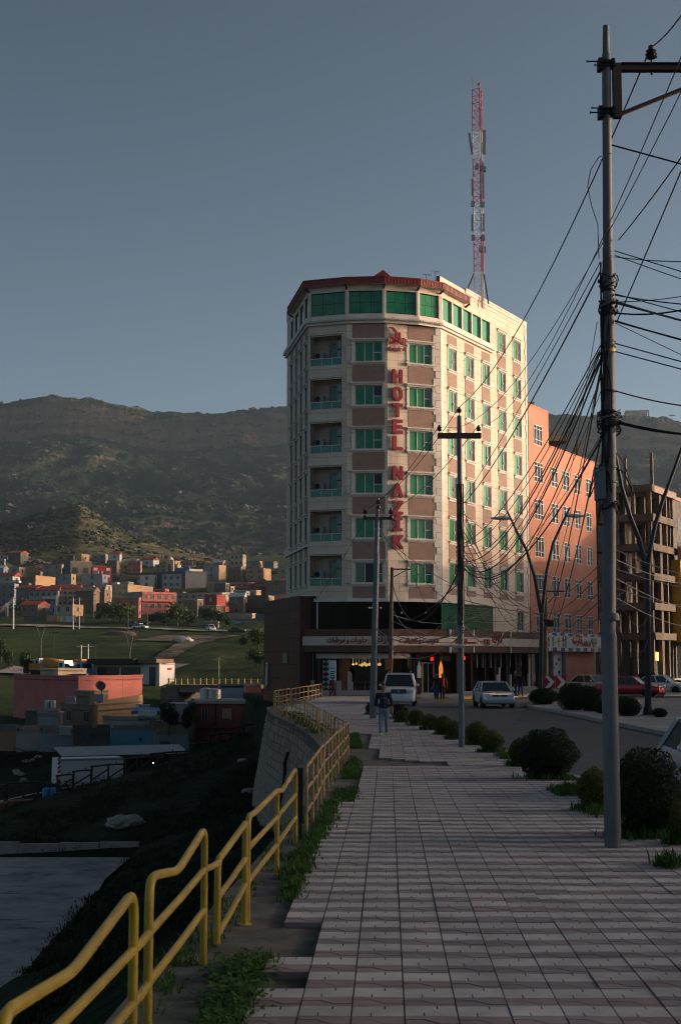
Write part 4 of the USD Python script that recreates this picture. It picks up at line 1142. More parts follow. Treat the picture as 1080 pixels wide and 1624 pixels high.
for a, b, c, d in balc:
    W = part(hotel, 'balcony', MB().fbox(FA, a - .05, b + .05, c - .12, c - .001, -1.1, -.31).fbox(FA, a - .05, b + .05, d + .001, d + .12, -1.1, -.31)
             .fbox(FA, a - .15, a - .001, c, d, -1.1, -.31).fbox(FA, b + .001, b + .15, c, d, -1.1, -.31).fbox(FA, a - .15, b + .15, c - .12, d + .12, -1.25, -1.101), 'balcony_wall')
    fm = MB().fbox(FA, a - .1, a, c, d + .1, .003, .06).fbox(FA, b, b + .1, c, d + .1, .003, .06).fbox(FA, a - .2, b + .2, d + .101, d + .17, .003, .13)
    part(W, 'surround', fm, 'trim')
    rl = MB().fbox(FA, a, b, c + .50, c + .55, -.09, -.04)
    for x in (a + .01, a + (b - a) * .34, a + (b - a) * .67, b - .05):
        rl.fbox(FA, x, x + .04, c, c + .499, -.085, -.045)
    part(W, 'handrail', rl, 'white_frame')
    for i in range(3):
        x0, x1 = a + (b - a) * (.02 + .33 * i) + .05, a + (b - a) * (.02 + .33 * (i + 1)) - .03
        part(W, 'railing_glass', MB().fbox(FA, x0, x1, c + .02, c + .47, -.072, -.06), 'balcony_glass')
    x0 = a + 1.12
    dr = MB().fbox(FA, x0, x0 + .16, c - .1, d - .28, -1.1, -1.02).fbox(FA, x0 + .74, x0 + .92, c - .1, d - .28, -1.1, -1.02).fbox(FA, x0 + .161, x0 + .739, d - .45, d - .28, -1.1, -1.02)
    part(W, 'door_frame', dr, 'column_grey')
    part(W, 'door_pane', MB().fbox(FA, x0 + .17, x0 + .73, c - .1, d - .46, -1.1, -1.05), 'green_glass')
    spots = [(.1, c + .60, -.55, 0), (b - a - .50, c + .62, -.38, 1), (b - a - .50, c + 1.32, -.38, 1)]
    for du, vz, nn, kind in spots:
        u = a + du
        if kind == 0:
            ac = part(W, 'air_conditioner', MB().fbox(FA, u, u + .74, vz, vz + .52, nn - .3, nn).fbox(FA, u + .05, u + .1, vz - .1, vz - .001, nn - .3, nn).fbox(FA, u + .6, u + .65, vz - .1, vz - .001, nn - .3, nn), 'antenna')
            c_ = FA.p(u + .27, vz + .26, nn)
            ac.loc = hotel.loc
        else:
            ac = part(W, 'air_conditioner', MB().fbox(FA, u, u + .30, vz, vz + .54, nn - .7, nn).fbox(FA, u - .08, u + .34, vz - .07, vz - .001, nn - .7, nn - .05), 'antenna')
            part(W, 'air_fan', MB().fbox(FA, u - .02, u - .003, vz + .05, vz + .48, nn - .6, nn - .2), 'black_metal')
            continue
        part(W, 'air_fan', MB().cyl(c_, c_ + FA.N * .012, .2, n=14).cyl(c_ + FA.N * .0125, c_ + FA.N * .02, .06, n=8), 'black_metal')
# quoins on the corner of the bay
for i in range(37):
    v = ZB + i * (ZT - ZB) / 37
    part(hotel, 'quoin', MB().fbox(FC, FC.L - (.62 if i % 2 else .44), FC.L + .02, v + .01, v + (ZT - ZB) / 37 - .01, .004, .05), 'trim')
part(hotel, 'corner_strip', MB().fbox(FR, -.02, .48, ZB, ZT - .15, .004, .055), 'trim')
for i in range(44):
    v = ZB + i * (31.0 - ZB) / 44
    part(hotel, 'quoin', MB().fbox(FR, FR.L - (.42 if i % 2 else .28), FR.L + .02, v + .01, v + (31.0 - ZB) / 44 - .01, .004, .05), 'trim')


def offset_path(pts, d):
    pts = [np.array(p, float) for p in pts]
    out = []
    for i, p in enumerate(pts):
        ns = []
        if i > 0:
            q = (p - pts[i - 1]) / np.linalg.norm(p - pts[i - 1]); ns.append(np.array([q[1], -q[0]]))
        if i < len(pts) - 1:
            q = (pts[i + 1] - p) / np.linalg.norm(pts[i + 1] - p); ns.append(np.array([q[1], -q[0]]))
        n = sum(ns); n /= np.linalg.norm(n)
        out.append(p + n * d / max(.5, n @ ns[0]))
    return out


def band(path, d0, d1, z0, z1, m=None, cap=True):
    """a band that follows the walls, from offset d0 to d1"""
    m = m or MB()
    a, b = offset_path(path, d0), offset_path(path, d1)
    for i in range(len(path) - 1):
        m.hexa([(*b[i], z0), (*b[i + 1], z0), (*a[i + 1], z0), (*a[i], z0), (*b[i], z1), (*b[i + 1], z1), (*a[i + 1], z1), (*a[i], z1)])
    return m


p3 = (5.75, 103.62)
rtop = tuple(FR.p(9.9, 0)[:2]); rcor = tuple(FR.p(9.95, 0)[:2])
TOP = [pl, p0, p1, (3.2, 102.95), p3, p4]
cor = band(TOP + [rcor], -.35, .20, 27.0, 27.18); band(TOP + [rcor], -.35, .34, 27.181, 27.42, cor); band(TOP + [rcor], -.35, .26, 27.421, 27.62, cor)
for a, b in zip(TOP[1:-1], TOP[2:]):
    F = Fr(a, b)
    n = int(F.L / .17)
    for i in range(n):
        cor.fbox(F, .04 + i * F.L / n, .13 + i * F.L / n, 27.2, 27.34, .36, .42)
part(hotel, 'cornice', cor, 'trim')
part(hotel, 'string_course', band([pl, p0, p1, p2, p4, tuple(FR.p(10.1, 0)[:2])], -.1, .22, ZB - .22, ZB + .02), 'trim')
part(hotel, 'left_ledge', MB().fbox(FL, 0, FL.L, 24.2 - 4 * FH - .55, 24.2 - 4 * FH - .36, .003, .18), 'trim')
# attic storey: green glass between pale posts
for i, (a, b) in enumerate(zip(TOP[1:-1], TOP[2:])):
    F = Fr(a, b)
    part(hotel, 'attic_frieze', MB().fbox(F, -.03, F.L + .03, 29.45, 29.9, -.3, .0), 'cream'); part(hotel, 'attic_base', MB().fbox(F, -.03, F.L + .03, 27.0, 27.75, -.3, -.002), 'cream')
    part(hotel, 'attic_post', MB().fbox(F, -.06, .16, 27.62, 29.47, -.28, .05), 'trim'); part(hotel, 'attic_post', MB().fbox(F, F.L - .12, F.L + .06, 27.62, 29.47, -.281, .049), 'trim')
    W = part(hotel, 'attic_window', MB().fbox(F, .17, F.L - .13, 27.75, 27.79, -.2, -.1).fbox(F, .17, F.L - .13, 29.41, 29.45, -.2, -.1), 'black_metal')
    n = 3
    for k in range(n):
        for r in range(2):
            u0, u1 = .18 + (F.L - .32) * k / n, .18 + (F.L - .32) * (k + 1) / n
            v0, v1 = 27.8 + .8 * r, 28.6 + .8 * r
            part(W, 'pane', MB().fbox(F, u0 + .012, u1 - .012, v0 + .012, v1 - .012, -.16, -.12 - rng.uniform(0, .006)), 'green_glass_pale' if i == 3 else 'green_glass')  # last facet gets paler glass in place of its bright sky reflection
for k in range(6):
    u = .35 + 1.88 * k
    part(hotel, 'attic_post', MB().fbox(FR, u - .1, u + .1, 27.62, 29.47, -.3, .03), 'trim')
for k in range(5):
    W = part(hotel, 'attic_window', MB().fbox(FR, .46 + 1.88 * k, 2.12 + 1.88 * k, 27.76, 27.8, -.2, -.1), 'black_metal')
    part(W, 'pane', MB().fbox(FR, .47 + 1.88 * k, 1.72 + 1.88 * k, 27.81, 29.44, -.18, -.14), 'green_glass_pale')
    part(W, 'pane', MB().fbox(FR, 1.74 + 1.88 * k, 2.11 + 1.88 * k, 27.81, 29.44, -.18, -.145), 'green_glass_dark')
part(hotel, 'parapet', MB().fbox(FR, 4.75, FR.L + .06, 31.001, 31.15, -.3, .10).fbox(FR, 4.75, FR.L + .05, 30.75, 31.0, .002, .06).fbox(FR, 4.75, FR.L + .02, 30.45, 30.56, .002, .04), 'trim')
part(hotel, 'parapet', MB().fbox(FL, 0, 3.6, 30.001, 30.9, -.3, .05), 'trim')
# red metal eave
EAVE = [tuple(FL.p(3.4, 0)[:2]), p0, p1, (3.2, 102.95), p3, p4, tuple(FR.p(4.72, 0)[:2])]
eo = offset_path(EAVE, .46)
fa = MB()
for a, b in zip(eo[:-1], eo[1:]):
    F = Fr(a, b)
    fa.fbox(F, 0, F.L, 29.88, 30.30, -.06, 0)
    n = int(F.L / .24)
    for i in range(n):
        fa.fbox(F, .02 + i * F.L / n, .10 + i * F.L / n, 29.90, 30.28, .001, .03)
    fa.fbox(F, -.02, F.L + .02, 30.301, 30.36, -.3, .06)
part(hotel, 'eave_fascia', fa, 'red_roof')
sf = MB()
ei = offset_path(EAVE, -.3)
for i in range(len(eo) - 1):
    sf.hexa([(*eo[i], 29.9), (*eo[i + 1], 29.9), (*ei[i + 1], 29.9), (*ei[i], 29.9), (*eo[i], 29.96), (*eo[i + 1], 29.96), (*ei[i + 1], 29.96), (*ei[i], 29.96)])
part(hotel, 'eave_soffit', sf, 'cream')
rf = MB()
cx, cy = 4.0, 111.0
for i in range(len(eo) - 1):
    a, b = eo[i], eo[i + 1]
    rf.add([(*a, 30.4), (*b, 30.4), (cx + (b[0] - cx) * .35, cy + (b[1] - cy) * .35, 30.85), (cx + (a[0] - cx) * .35, cy + (a[1] - cy) * .35, 30.85)], [(0, 1, 2), (0, 2, 3)])
part(hotel, 'roof', rf, 'red_roof')
for i, (e, w) in enumerate(zip(eo, offset_path(EAVE, .01))):
    e, w = np.array(e), np.array(w)
    part(hotel, 'eave_bracket', MB().bar((*w, 29.62), (*(w + (e - w) * .9), 29.86), .12), 'rust_steel')
for x, y, s, r in ((3.05, 106.0, 1.0, 30.9), (13.2, 119.5, 1.25, 31.2)):
    dm = MB()
    h = 1.15 * s
    dm.add([(x - 1.3 * s, y - 1.0, r - .35), (x + 1.3 * s, y - 1.0, r - .35), (x + .2, y - .2, r + h * .75), (x - 1.3 * s, y + 2.2, r - .35), (x + 1.3 * s, y + 2.2, r - .35), (x + .2, y + 2.2, r + h * .75)],
           [(0, 1, 2), (1, 4, 5), (1, 5, 2), (0, 2, 5), (0, 5, 3), (3, 5, 4), (0, 4, 1), (0, 3, 4)])
    for k in range(6):
        y_ = y - .1 + k * .4
        dm.bar((x + .2, y_, r + h * .76), (x + 1.3 * s, y_ + .1, r - .33), .05)
    part(hotel, 'roof_gable', dm, 'red_roof')
body = MB()
BK = (7.2, 126.5)
PLAN = [pl, p0, p1, p2, p4, pr, BK]
ins = [(x + (5.0 - x) * .04, y + (112.5 - y) * .04) for x, y in PLAN]
for z in [ZB - .2] + [ZB + FH * k for k in range(1, 7)] + [27.0, 29.97]:
    body.prism(ins, z, z + .2)
for a, b in ((pr, BK), (BK, pl)):
    F = Fr(a, b)
    body.fbox(F, 0, F.L, -.5, 31.0, -.3, 0)
part(hotel, 'rear_wall', body, 'cream')
# --- lettering
def letter(t, ch, v):
    m = meshkit.text_mesh(ch, .90, .16, True)
    V = m.vertices.copy(); w = V[:, 0].max() - V[:, 0].min()
    V[:, 0] = (V[:, 0] - (V[:, 0].max() + V[:, 0].min()) / 2)
    s = min(1.25, .74 / w) if ch not in 'Iİ' else 1.3
    m_ = MB()
    for i, (du, dv) in enumerate(((0, 0), (-.055, .02), (.055, .02), (-.055, -.03), (.055, -.03), (0, .035), (0, -.04))):
        m_.add(FC.o + (.73 + V[:, :1] * s + du) * FC.U + (v + V[:, 1:2] + dv) * FC.V + (.10 - .004 * i + V[:, 2:3] * .8) * FC.N, m.faces)
    part(t, 'letter', m_, 'sign_red')


zy = lambda y: 6.9 + float(P(629, y, 103.26)[2] - 6.9) / 1.0165
for ch, y in zip('HOTELNAZİK', (606.5, 634.5, 660.5, 686.5, 712.5, 760, 787.5, 815, 841.5, 869.5)):
    letter(hotel, ch, zy(y))
part(hotel, 'sign_rail', MB().fbox(FC, .5, .53, zy(872), zy(590), .06, .09).fbox(FC, .94, .97, zy(872), zy(590), .06, .09), 'alu')
# --- emblem above the letters: a swash N over a looped knot and four stars
em = MB()
c, e0 = .73, zy(545)
N_ = [(-.24, .25), (-.24, 1.0), (-.55, 1.28), (-.82, 1.38), (-.80, 1.42), (-.45, 1.42), (-.18, 1.26), (.02, .98), (.14, .52), (.14, .98), (.26, 1.02), (.36, .92), (.36, .05), (.2, .05), (-.04, .62), (-.05, .25)]
em.fpoly(FC, [(c + x * .82, e0 + .02 + y * .82) for x, y in N_], .1, .22)
tt = np.linspace(0, 2 * math.pi, 49)
for s in (1.0, .76):
    em.tube([FC.p(c + .72 * s * math.cos(a), e0 + .17 + .24 * s * math.sin(2 * a), .2) for a in tt], .04, 6)
em.tube([FC.p(c - .72 + 1.44 * i / 20, e0 + .16 + .06 * math.sin(i / 20 * 2 * math.pi), .2) for i in range(21)], .035, 6)
part(hotel, 'emblem', em, 'sign_red')
for k in range(4):
    x, y = c - .57 + .38 * k, zy(553.5)
    part(hotel, 'star', MB().fpoly(FC, [(x + (.19 if i % 2 == 0 else .08) * math.sin(i * math.pi / 5), y + (.19 if i % 2 == 0 else .08) * math.cos(i * math.pi / 5)) for i in range(10)], .1, .18), 'sign_red')
# --- mezzanine glass
GP = [tuple(FL.p(FL.L - .8, 0)[:2]), p0, p1, p2, p4]
part(hotel, 'mezzanine_glass', MB().fbox(FL, FL.L - 1.6, FL.L, 4.75, ZB - .22, -.2, -.14), 'teal_glass')
part(hotel, 'mezzanine_glass', MB().fbox(FA, .05, .5, 4.75, ZB - .22, -.2, -.1), 'teal_glass')
part(hotel, 'mezzanine_column', MB().fbox(FA, .5, .66, 4.75, ZB - .22, -.3, -.02), 'band_brown')
part(hotel, 'mezzanine_column', MB().fbox(FA, .662, .74, 4.75, ZB - .22, -.3, .06), 'white_frame')
def shop_glass(F, u0, u1, v0, v1, n, lk, nm='mezzanine_glass', d=-.1):
    for k in range(n):
        a, b = u0 + (u1 - u0) * k / n, u0 + (u1 - u0) * (k + 1) / n
        part(hotel, nm, MB().fbox(F, a + .012, b - .012, v0, v1, d - .02, d - rng.uniform(0, .004)), lk)


shop_glass(FA, .75, FA.L, 4.75, ZB - .22, 2, 'dim_glass'); shop_glass(FB, 0, FB.L, 4.75, ZB - .22, 2, 'dim_glass'); shop_glass(FC, 0, FC.L - .02, 4.75, ZB - .22, 3, 'dim_glass')
shop_glass(FR, .03, 3.9, 4.75, ZB - .22, 2, 'green_glass_dark')
part(hotel, 'mezzanine_mullion', MB().fbox(FR, 3.91, 4.02, 4.75, ZB - .22, -.2, .03), 'white_frame')
for k in range(11):
    v0 = 4.76 + k * (ZB - .24 - 4.76) / 11
    part(hotel, 'louvre_slat', MB().fbox(FR, 4.03, 9.75, v0, v0 + (ZB - .24 - 4.76) / 11 - .025, -.16, -.10 + .012 * (k % 2)), 'green_glass_dark')
part(hotel, 'mezzanine_wall', MB().fbox(FR, 9.76, 10.15, 4.75, ZB, -.3, -.03).fbox(FR, 4.03, 9.75, 4.75, ZB - .2, -.3, -.2), 'cream')
clad_wall(hotel, FR, 10.15, FR.L, 3.2, ZB, [(14.9, 16.3, 4.9, 6.5)], 'cream_joint', 'cream', cols=1.9)
# mezzanine room and its spots
mz = MB().prism([(x + (5 - x) * .3, y + (112 - y) * .3) for x, y in PLAN], 4.4, ZB - .2)
part(hotel, 'mezzanine_core', mz, 'interior_dark')
sp = MB()
for px, py in ((586, 964), (590, 964), (599, 964.5), (604, 964), (637, 972), (675, 971.5)):
    sp.sphere(P(px, py, 105.2), .07, 1)
part(hotel, 'spot_lamp', sp, 'glow_spot')
# --- shop fascia: brown, board, brown
SP = [tuple(FL.p(FL.L - 1.2, 0)[:2]), p0, p1, p2, p4, tuple(FR.p(FR.L + .4, 0)[:2])]
for z0, z1, d, lk, nm in ((4.22, 4.74, .62, 'band_brown', 'fascia_panel'), (3.56, 4.215, .70, 'sign_board', 'sign_board'), (3.08, 3.555, .62, 'band_brown', 'fascia_panel')):
    o = offset_path(SP, d); inn = offset_path(SP, -.1)
    for i in range(len(o) - 1):
        L = np.linalg.norm(np.array(o[i + 1]) - np.array(o[i]))
        n = max(1, int(round(L / (1.2 if lk == 'band_brown' else 2.4))))
        for k in range(n):
            f0, f1 = (k + .004) / n, (k + .996) / n
            a = lambda q, f: tuple(np.array(q[i]) + (np.array(q[i + 1]) - np.array(q[i])) * f)
            A, B, C_, D_ = a(o, f0), a(o, f1), a(inn, f1), a(inn, f0)
            part(hotel, nm, MB().hexa([(*A, z0), (*B, z0), (*C_, z0), (*D_, z0), (*A, z1), (*B, z1), (*C_, z1), (*D_, z1)]), lk)
SO = offset_path(SP, .70)
S1, S2, S3, S4 = Fr(SO[1], SO[2]), Fr(SO[2], SO[3]), Fr(SO[3], SO[4]), Fr(SO[4], SO[5])


def glyphs(t, F, key, u0, width, v, depth, lk, name='lettering', squash=1.0):
    m = MB()
    W = max(x for e, h in GLYPHS[key] for x, y in e)
    s = width / W
    for e, h in GLYPHS[key]:
        pg = Polygon([(u0 + x * s, v + y * s * squash) for x, y in e], [[(u0 + x * s, v + y * s * squash) for x, y in q] for q in h]).buffer(0)
        for g in getattr(pg, 'geoms', [pg]):
            m.fpoly(F, g, .004, depth)
    part(t, name, m, lk)


def on(F, px, py=1017):
    """where the line of sight through px meets a facade, as u"""
    r = (px - 540) / 2250.0
    return (r * F.o[1] - F.o[0]) / (F.U[0] - r * F.U[1])


glyphs(hotel, S1, 'sweets', on(S1, 519), on(S1, 582) - on(S1, 519), 3.64, .05, 'sign_red', squash=1.35)
glyphs(hotel, S2, 'nazik', on(S2, 595), on(S2, 621) - on(S2, 595), 3.64, .05, 'sign_red', squash=1.0)
glyphs(hotel, S3, 'kurdish', on(S3, 633), on(S3, 695) - on(S3, 633), 3.64, .05, 'sign_red', squash=1.35)
glyphs(hotel, S4, 'nazik', 8.0, 2.0, 3.62, .05, 'sign_red', squash=.95)
em2 = MB()
for i in range(4):
    em2.fbox(S4, 6.3 + i * .32, 6.42 + i * .32, 3.72, 4.1, .004, .05)
em2.fbox(S4, 6.2, 7.5, 3.66, 3.76, .004, .05)
part(hotel, 'lettering', em2, 'sign_red')
em3 = MB()
for i in range(9):
    em3.fbox(S4, 1.0 + i * .24, 1.2 + i * .24, 3.75, 4.08 if i % 3 else 3.98, .004, .04)
em3.fbox(S4, 1.0, 3.1, 3.68, 3.735, .004, .04); em3.fbox(S4, 3.25, 4.8, 3.72, 3.84, .004, .04)
part(hotel, 'lettering', em3, 'sign_red')
for u in (.02, 4.3, 11.8):
    part(hotel, 'fascia_joint_cover', MB().fbox(S4, u, u + .2, 3.06, 3.5, -.075, .03).fbox(S4, u, u + .2, 4.27, 4.76, -.075, .03), 'white_frame')
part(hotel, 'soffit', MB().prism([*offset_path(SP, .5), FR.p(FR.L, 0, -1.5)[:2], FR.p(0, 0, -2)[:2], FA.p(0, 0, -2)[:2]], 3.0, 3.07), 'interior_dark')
# --- ground floor shops
part(hotel, 'shop_beam', MB().fbox(FA, .5, FA.L, 2.62, 2.99, -.3, .1).fbox(FB, 0, FB.L, 2.62, 2.99, -.3, .1).fbox(FC, 0, 1.7, 2.62, 2.99, -.3, .1), 'sign_board')
part(hotel, 'corner_column', MB().fbox(FA, -.15, .02, .95, 3.0, -.5, .25).fbox(FA, .022, .2, .95, 3.0, -.5, .22).fbox(FA, .202, .5, .95, 3.0, -.5, .25), 'column_grey')
part(hotel, 'column_base', MB().fbox(FA, -.2, .55, 0, .95, -.5, .32).fbox(FA, -.24, .59, .951, 1.02, -.5, .36), 'plinth')
part(hotel, 'shop_pillar', MB().fbox(FA, .56, .98, .3, 2.61, -.4, .02), 'annex_panel')
part(hotel, 'plinth', MB().fbox(FA, .6, FA.L + .1, -.1, .32, -.3, .3).fbox(FB, -.05, FB.L + .05, -.1, .32, -.3, .31).fbox(FC, .0, 1.75, -.1, .32, -.3, .3), 'plinth')
dm = MB()
part(hotel, 'diamond_wall', MB().fbox(FA, 1.0, 2.05, .33, 2.6, -.5, -.3), 'tile_dark')
for r in range(6):
    for c_ in range(3):
        u, v = 1.02 + c_ * .5, .55 + r * .37
        pts = [(u, v - .16), (u + .24, v), (u, v + .16), (u - .24, v)]
        if c_ == 0:
            pts = [(u + .0, v - .16), (u + .24, v), (u, v + .16)]
        if c_ == 2:
            pts = [(u, v - .16), (u, v + .16), (u - .24, v)]
        part(hotel, 'diamond_tile', MB().fpoly(FA, pts, -.298, -.27), 'tile_pale')
        dm.fbox(FA, u - .03, u + .03, v - .03, v + .03, -.268, -.262)
part(hotel, 'diamond_stud', dm, 'tile_dark')
for k in range(6):
    u = 2.1 + k * .145
    part(hotel, 'curtain_slat', MB().fbox(FA, u, u + .12, .33, 2.6, -.8, -.72 + .02 * (k % 2)), 'wood_amber')
part(hotel, 'arch_screen', MB().fpoly(FB, [(.02, .33), (.45, .33), (.45, .9), (.34, .95), (.34, 1.5), (.28, 1.62), (.16, 1.7), (.02, 1.72)], -.5, -.42), 'sign_board')
shop_glass(FB, .5, FB.L, .33, 2.6, 2, 'shop_glass', 'shop_window', -.2)
shop_glass(FC, 0, 1.7, .33, 2.6, 1, 'shop_glass', 'shop_window', -.2)
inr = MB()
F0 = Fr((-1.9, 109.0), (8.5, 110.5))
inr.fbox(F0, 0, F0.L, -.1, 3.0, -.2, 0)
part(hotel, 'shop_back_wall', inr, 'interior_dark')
part(hotel, 'shop_floor', MB().prism([(-2.2, 104.4), (.5, 103.5), (3.4, 103.2), (7.3, 104.9), (16.0, 120.5), (8, 125), (-2, 112)], -.2, .02), 'interior_floor')
for px, py, s in ((560, 1054, .7), (565, 1053, 1), (570, 1055, .6), (574, 1055, 1.2), (578, 1053, 1.2), (581, 1055, 1.2), (586, 1054, 1.2), (597, 1054, 1.2), (602, 1054, 1.2)):
    q = P(px, py, 105.6)
    part(hotel, 'lamp_globe', MB().sphere(q, .10 * s, 2).cyl(q + [0, 0, .1 * s], [q[0], q[1], 2.98], .008, n=5), 'glow_warm', smooth=40)
for px, w in ((572, 1.0), (588, 1.0), (604, .9)):
    q = P(px, 1100, 104.6)
    tb = MB()
    for dx in (-.4, .3):
        tb.bar((q[0] + dx, q[1], 0.02), (q[0] + dx, q[1], .85), .06); tb.bar((q[0] + dx, q[1] + .5, 0.02), (q[0] + dx, q[1] + .5, .85), .06)
    tb.box(q[0] - .43, q[0] + .33, q[1] - .03, q[1] + .53, .85, .9)
    tb.bar((q[0] - .4, q[1], .9), (q[0] - .4, q[1], 1.15), .06)
    solo('cafe_chair', tb, 'alu', ['pale metal chair by the curved white screen in the shop window', 'pale metal chair in the middle of the shop window', 'pale metal chair behind the steel lamp pole in the window'][int((px - 572) / 16)], 'chair')
# entrance bays
def entrance(F, u0, u1, d=-.5):
    m = MB()
    for u in (u0, (u0 + u1) / 2 - .04, u1 - .09):
        m.fbox(F, u, u + .09, .05, 2.25, d - .05, d)
    m.fbox(F, u0, u1, 2.251, 2.33, d - .05, d)
    W = part(hotel, 'entrance_door', m, 'alu')
    part(W, 'pane', MB().fbox(F, u0 + .1, u1 - .1, .06, 2.24, d - .035, d - .015), 'shop_glass')
    part(hotel, 'door_step', MB().fbox(F, u0 - .4, u1 + .4, .021, .12, d - .1, d + .7), 'plinth')


for F, spans in ((FC, [(1.75, 1.95), (2.3, 2.75), (4.2, 4.39)]), (FR, [(.0, .25), (2.7, 3.4), (5.4, 5.8), (8.1, 8.35), (10.1, 10.5), (12.6, 12.85), (14.6, 14.85), (17.3, 17.7)])):
    for a, b in spans:
        part(hotel, 'dark_pier', MB().fbox(F, a, b, 0, 3.0, -.6, -.1), 'annex_panel')
entrance(FC, 2.95, 3.95); entrance(FR, 3.75, 5.2); part(hotel, 'side_door', MB().fbox(FC, 1.96, 2.02, .05, 2.5, -.4, -.32).fbox(FC, 2.22, 2.29, .05, 2.5, -.4, -.32), 'alu')
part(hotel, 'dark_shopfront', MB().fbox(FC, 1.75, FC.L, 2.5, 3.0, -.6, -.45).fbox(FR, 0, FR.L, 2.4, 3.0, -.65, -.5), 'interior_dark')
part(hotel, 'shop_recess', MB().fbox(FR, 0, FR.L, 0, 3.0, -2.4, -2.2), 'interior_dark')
part(hotel, 'led_sign', MB().fbox(FC, 3.62, 3.86, 2.44, 2.72, -.44, -.38), 'glow_red'); part(hotel, 'led_sign', MB().fbox(FR, 4.25, 5.1, 2.5, 2.78, -.48, -.42), 'glow_red')
for F, u, lk in ((FC, 4.28, 'glow_orange'), (FC, 2.5, 'tile_pale')):
    part(hotel, 'menu_panel', MB().fpoly(F, [(u - .16, 1.2), (u + .16, 1.2), (u + .16, 2.0), (u + .08, 2.25), (u, 2.45), (u - .08, 2.25), (u - .16, 2.0)], -.09, -.05), lk)
for u in (6.6, 7.7, 9.3, 11.4, 13.4, 15.7):
    part(hotel, 'pale_post', MB().fbox(FR, u, u + .12, 1.9, 3.0, -.2, -.08), 'column_grey')
for u in (9.4, 12.2, 16.2):
    part(hotel, 'bollard_panel', MB().fbox(FR, u, u + .22, .02, 1.35, .3, .42), 'window_white')
part(hotel, 'poster', MB().fbox(FR, 10.9, 11.2, .4, 1.9, -.1, -.05), 'window_white')
part(hotel, 'terrace_step', MB().fbox(FR, 9.0, FR.L, .021, .17, -.5, .9).fbox(FR, 9.2, FR.L, .171, .32, -.5, .5), 'plinth')

# --- brown annex along the left side
an = thing('brown_annex', 'windowless dark brown clad annex wall at the side of the cream hotel', 'building', (-4.4, 109, 0))
FX = Fr((-6.2, 115.2), (-2.95, 103.55))
core = MB().fbox(FX, 0, FX.L, -8, 7.15, -1.2, -.03)
part(an, 'core', core, 'annex_joint')
nc, nr = 7, 11
for r in range(nr):
    for c_ in range(nc):
        a, b = FX.L * c_ / nc + .012, FX.L * (c_ + 1) / nc - .012
        v0, v1 = -3.9 + 11.1 * r / nr + .012, -3.9 + 11.1 * (r + 1) / nr - .012
        part(an, 'cladding_panel', MB().fbox(FX, a, b, v0, v1, -.028, rng.uniform(-.003, .003)), 'annex_panel')
FY_ = Fr((-2.95, 103.55), (-2.2, 103.75))
part(an, 'return_panel', MB().fbox(FY_, .002, FY_.L, -4, 7.15, -.5, .0), 'annex_panel')
part(an, 'small_window', MB().fbox(FX, FX.L - 5.2, FX.L - 3.7, 2.25, 3.05, .004, .05), 'pane_grey')
part(an, 'downpipe', MB().tube([FX.p(1.7, 2.2, .1), FX.p(2.0, 2.15, .12), FX.p(1.9, 1.9, .12), FX.p(1.75, .55, .12), FX.p(1.55, .45, .12)], .11, 8), 'window_white')

# ---------------------------------------------------------------- lattice mast on the hotel roof
MX, MYY, MZ0, MZ1 = 11.15, 111.5, 30.2, 48.1
mast = thing('radio_mast', 'red and white lattice radio mast with antennas standing on the hotel roof', 'mast', (MX, MYY, MZ0))
legs = [(MX - .42, MYY - .1), (MX + .14, MYY - .38), (MX + .38, MYY + .3)]
bands = [(MZ0, 33.1, 'mast_white'), (33.1, 35.9, 'mast_red'), (35.9, 38.6, 'mast_white'), (38.6, 42.3, 'mast_red'), (42.3, 44.6, 'mast_white'), (44.6, MZ1, 'mast_red')]
for z0, z1, lk in bands:
    m = MB()
    for x, y in legs:
        m.cyl((x, y, z0), (x, y, z1), .038, n=6)
    n = int(round((z1 - z0) / .62))
    for i in range(n):
        a, b = z0 + (z1 - z0) * i / n, z0 + (z1 - z0) * (i + 1) / n
        for k in range(3):
            q, w = legs[k], legs[(k + 1) % 3]
            if i % 2:
                q, w = w, q
            m.bar((*q, a), (*w, b), .028); m.bar((*q, b), (*w, b), .024)
    part(mast, 'lattice_section', m, lk)
for dx, dy, z0, h, w, lean in ((-.72, -.2, 42.7, 1.75, .17, .12), (.52, -.2, 42.7, 2.0, .26, -.03), (-.52, -.2, 39.3, 1.4, .12, 0), (.36, -.42, 39.0, 2.9, .14, 0), (-.55, -.2, 36.4, 1.35, .13, 0), (.36, -.4, 36.3, 1.5, .13, 0), (.45, -.3, 34.6, .5, .14, 0)):
    part(mast, 'panel_antenna', MB().bar((MX + dx, MYY + dy, z0 + h), (MX + dx + lean * 2, MYY + dy, z0), w, .1), 'antenna')
for dx, z in ((-.5, 38.35), (.3, 38.3), (-.15, 41.4), (.45, 41.2), (-.5, 35.6), (.3, 35.6), (.1, 34.7)):
    part(mast, 'equipment_box', MB().box(MX + dx - .14, MX + dx + .14, MYY - .55, MYY - .3, z, z + .42).bar((MX + dx, MYY - .4, z + .2), (MX, MYY, z + .2), .05), 'antenna')
part(mast, 'cable_run', MB().cyl((MX + .2, MYY - .3, MZ0), (MX + .2, MYY - .3, 46.5), .05, n=6), 'cable_black')
part(mast, 'lightning_rod', MB().cyl((MX - .38, MYY - .1, MZ1), (MX - .38, MYY - .1, MZ1 + 1.0), .012, n=5).cyl((MX + .1, MYY - .2, MZ1), (MX + .1, MYY - .2, MZ1 + .5), .02, n=5).sphere((MX + .12, MYY - .2, MZ1 + .4), .09, 1, (1, 1, 2)), 'mast_red')
part(mast, 'brace', MB().bar((MX - .42, MYY - .1, 33.0), (MX - 1.55, MYY - 1.6, 30.2), .09).bar((MX + .38, MYY + .1, 33.0), (MX + .75, MYY + .2, 30.6), .09), 'rust_steel')
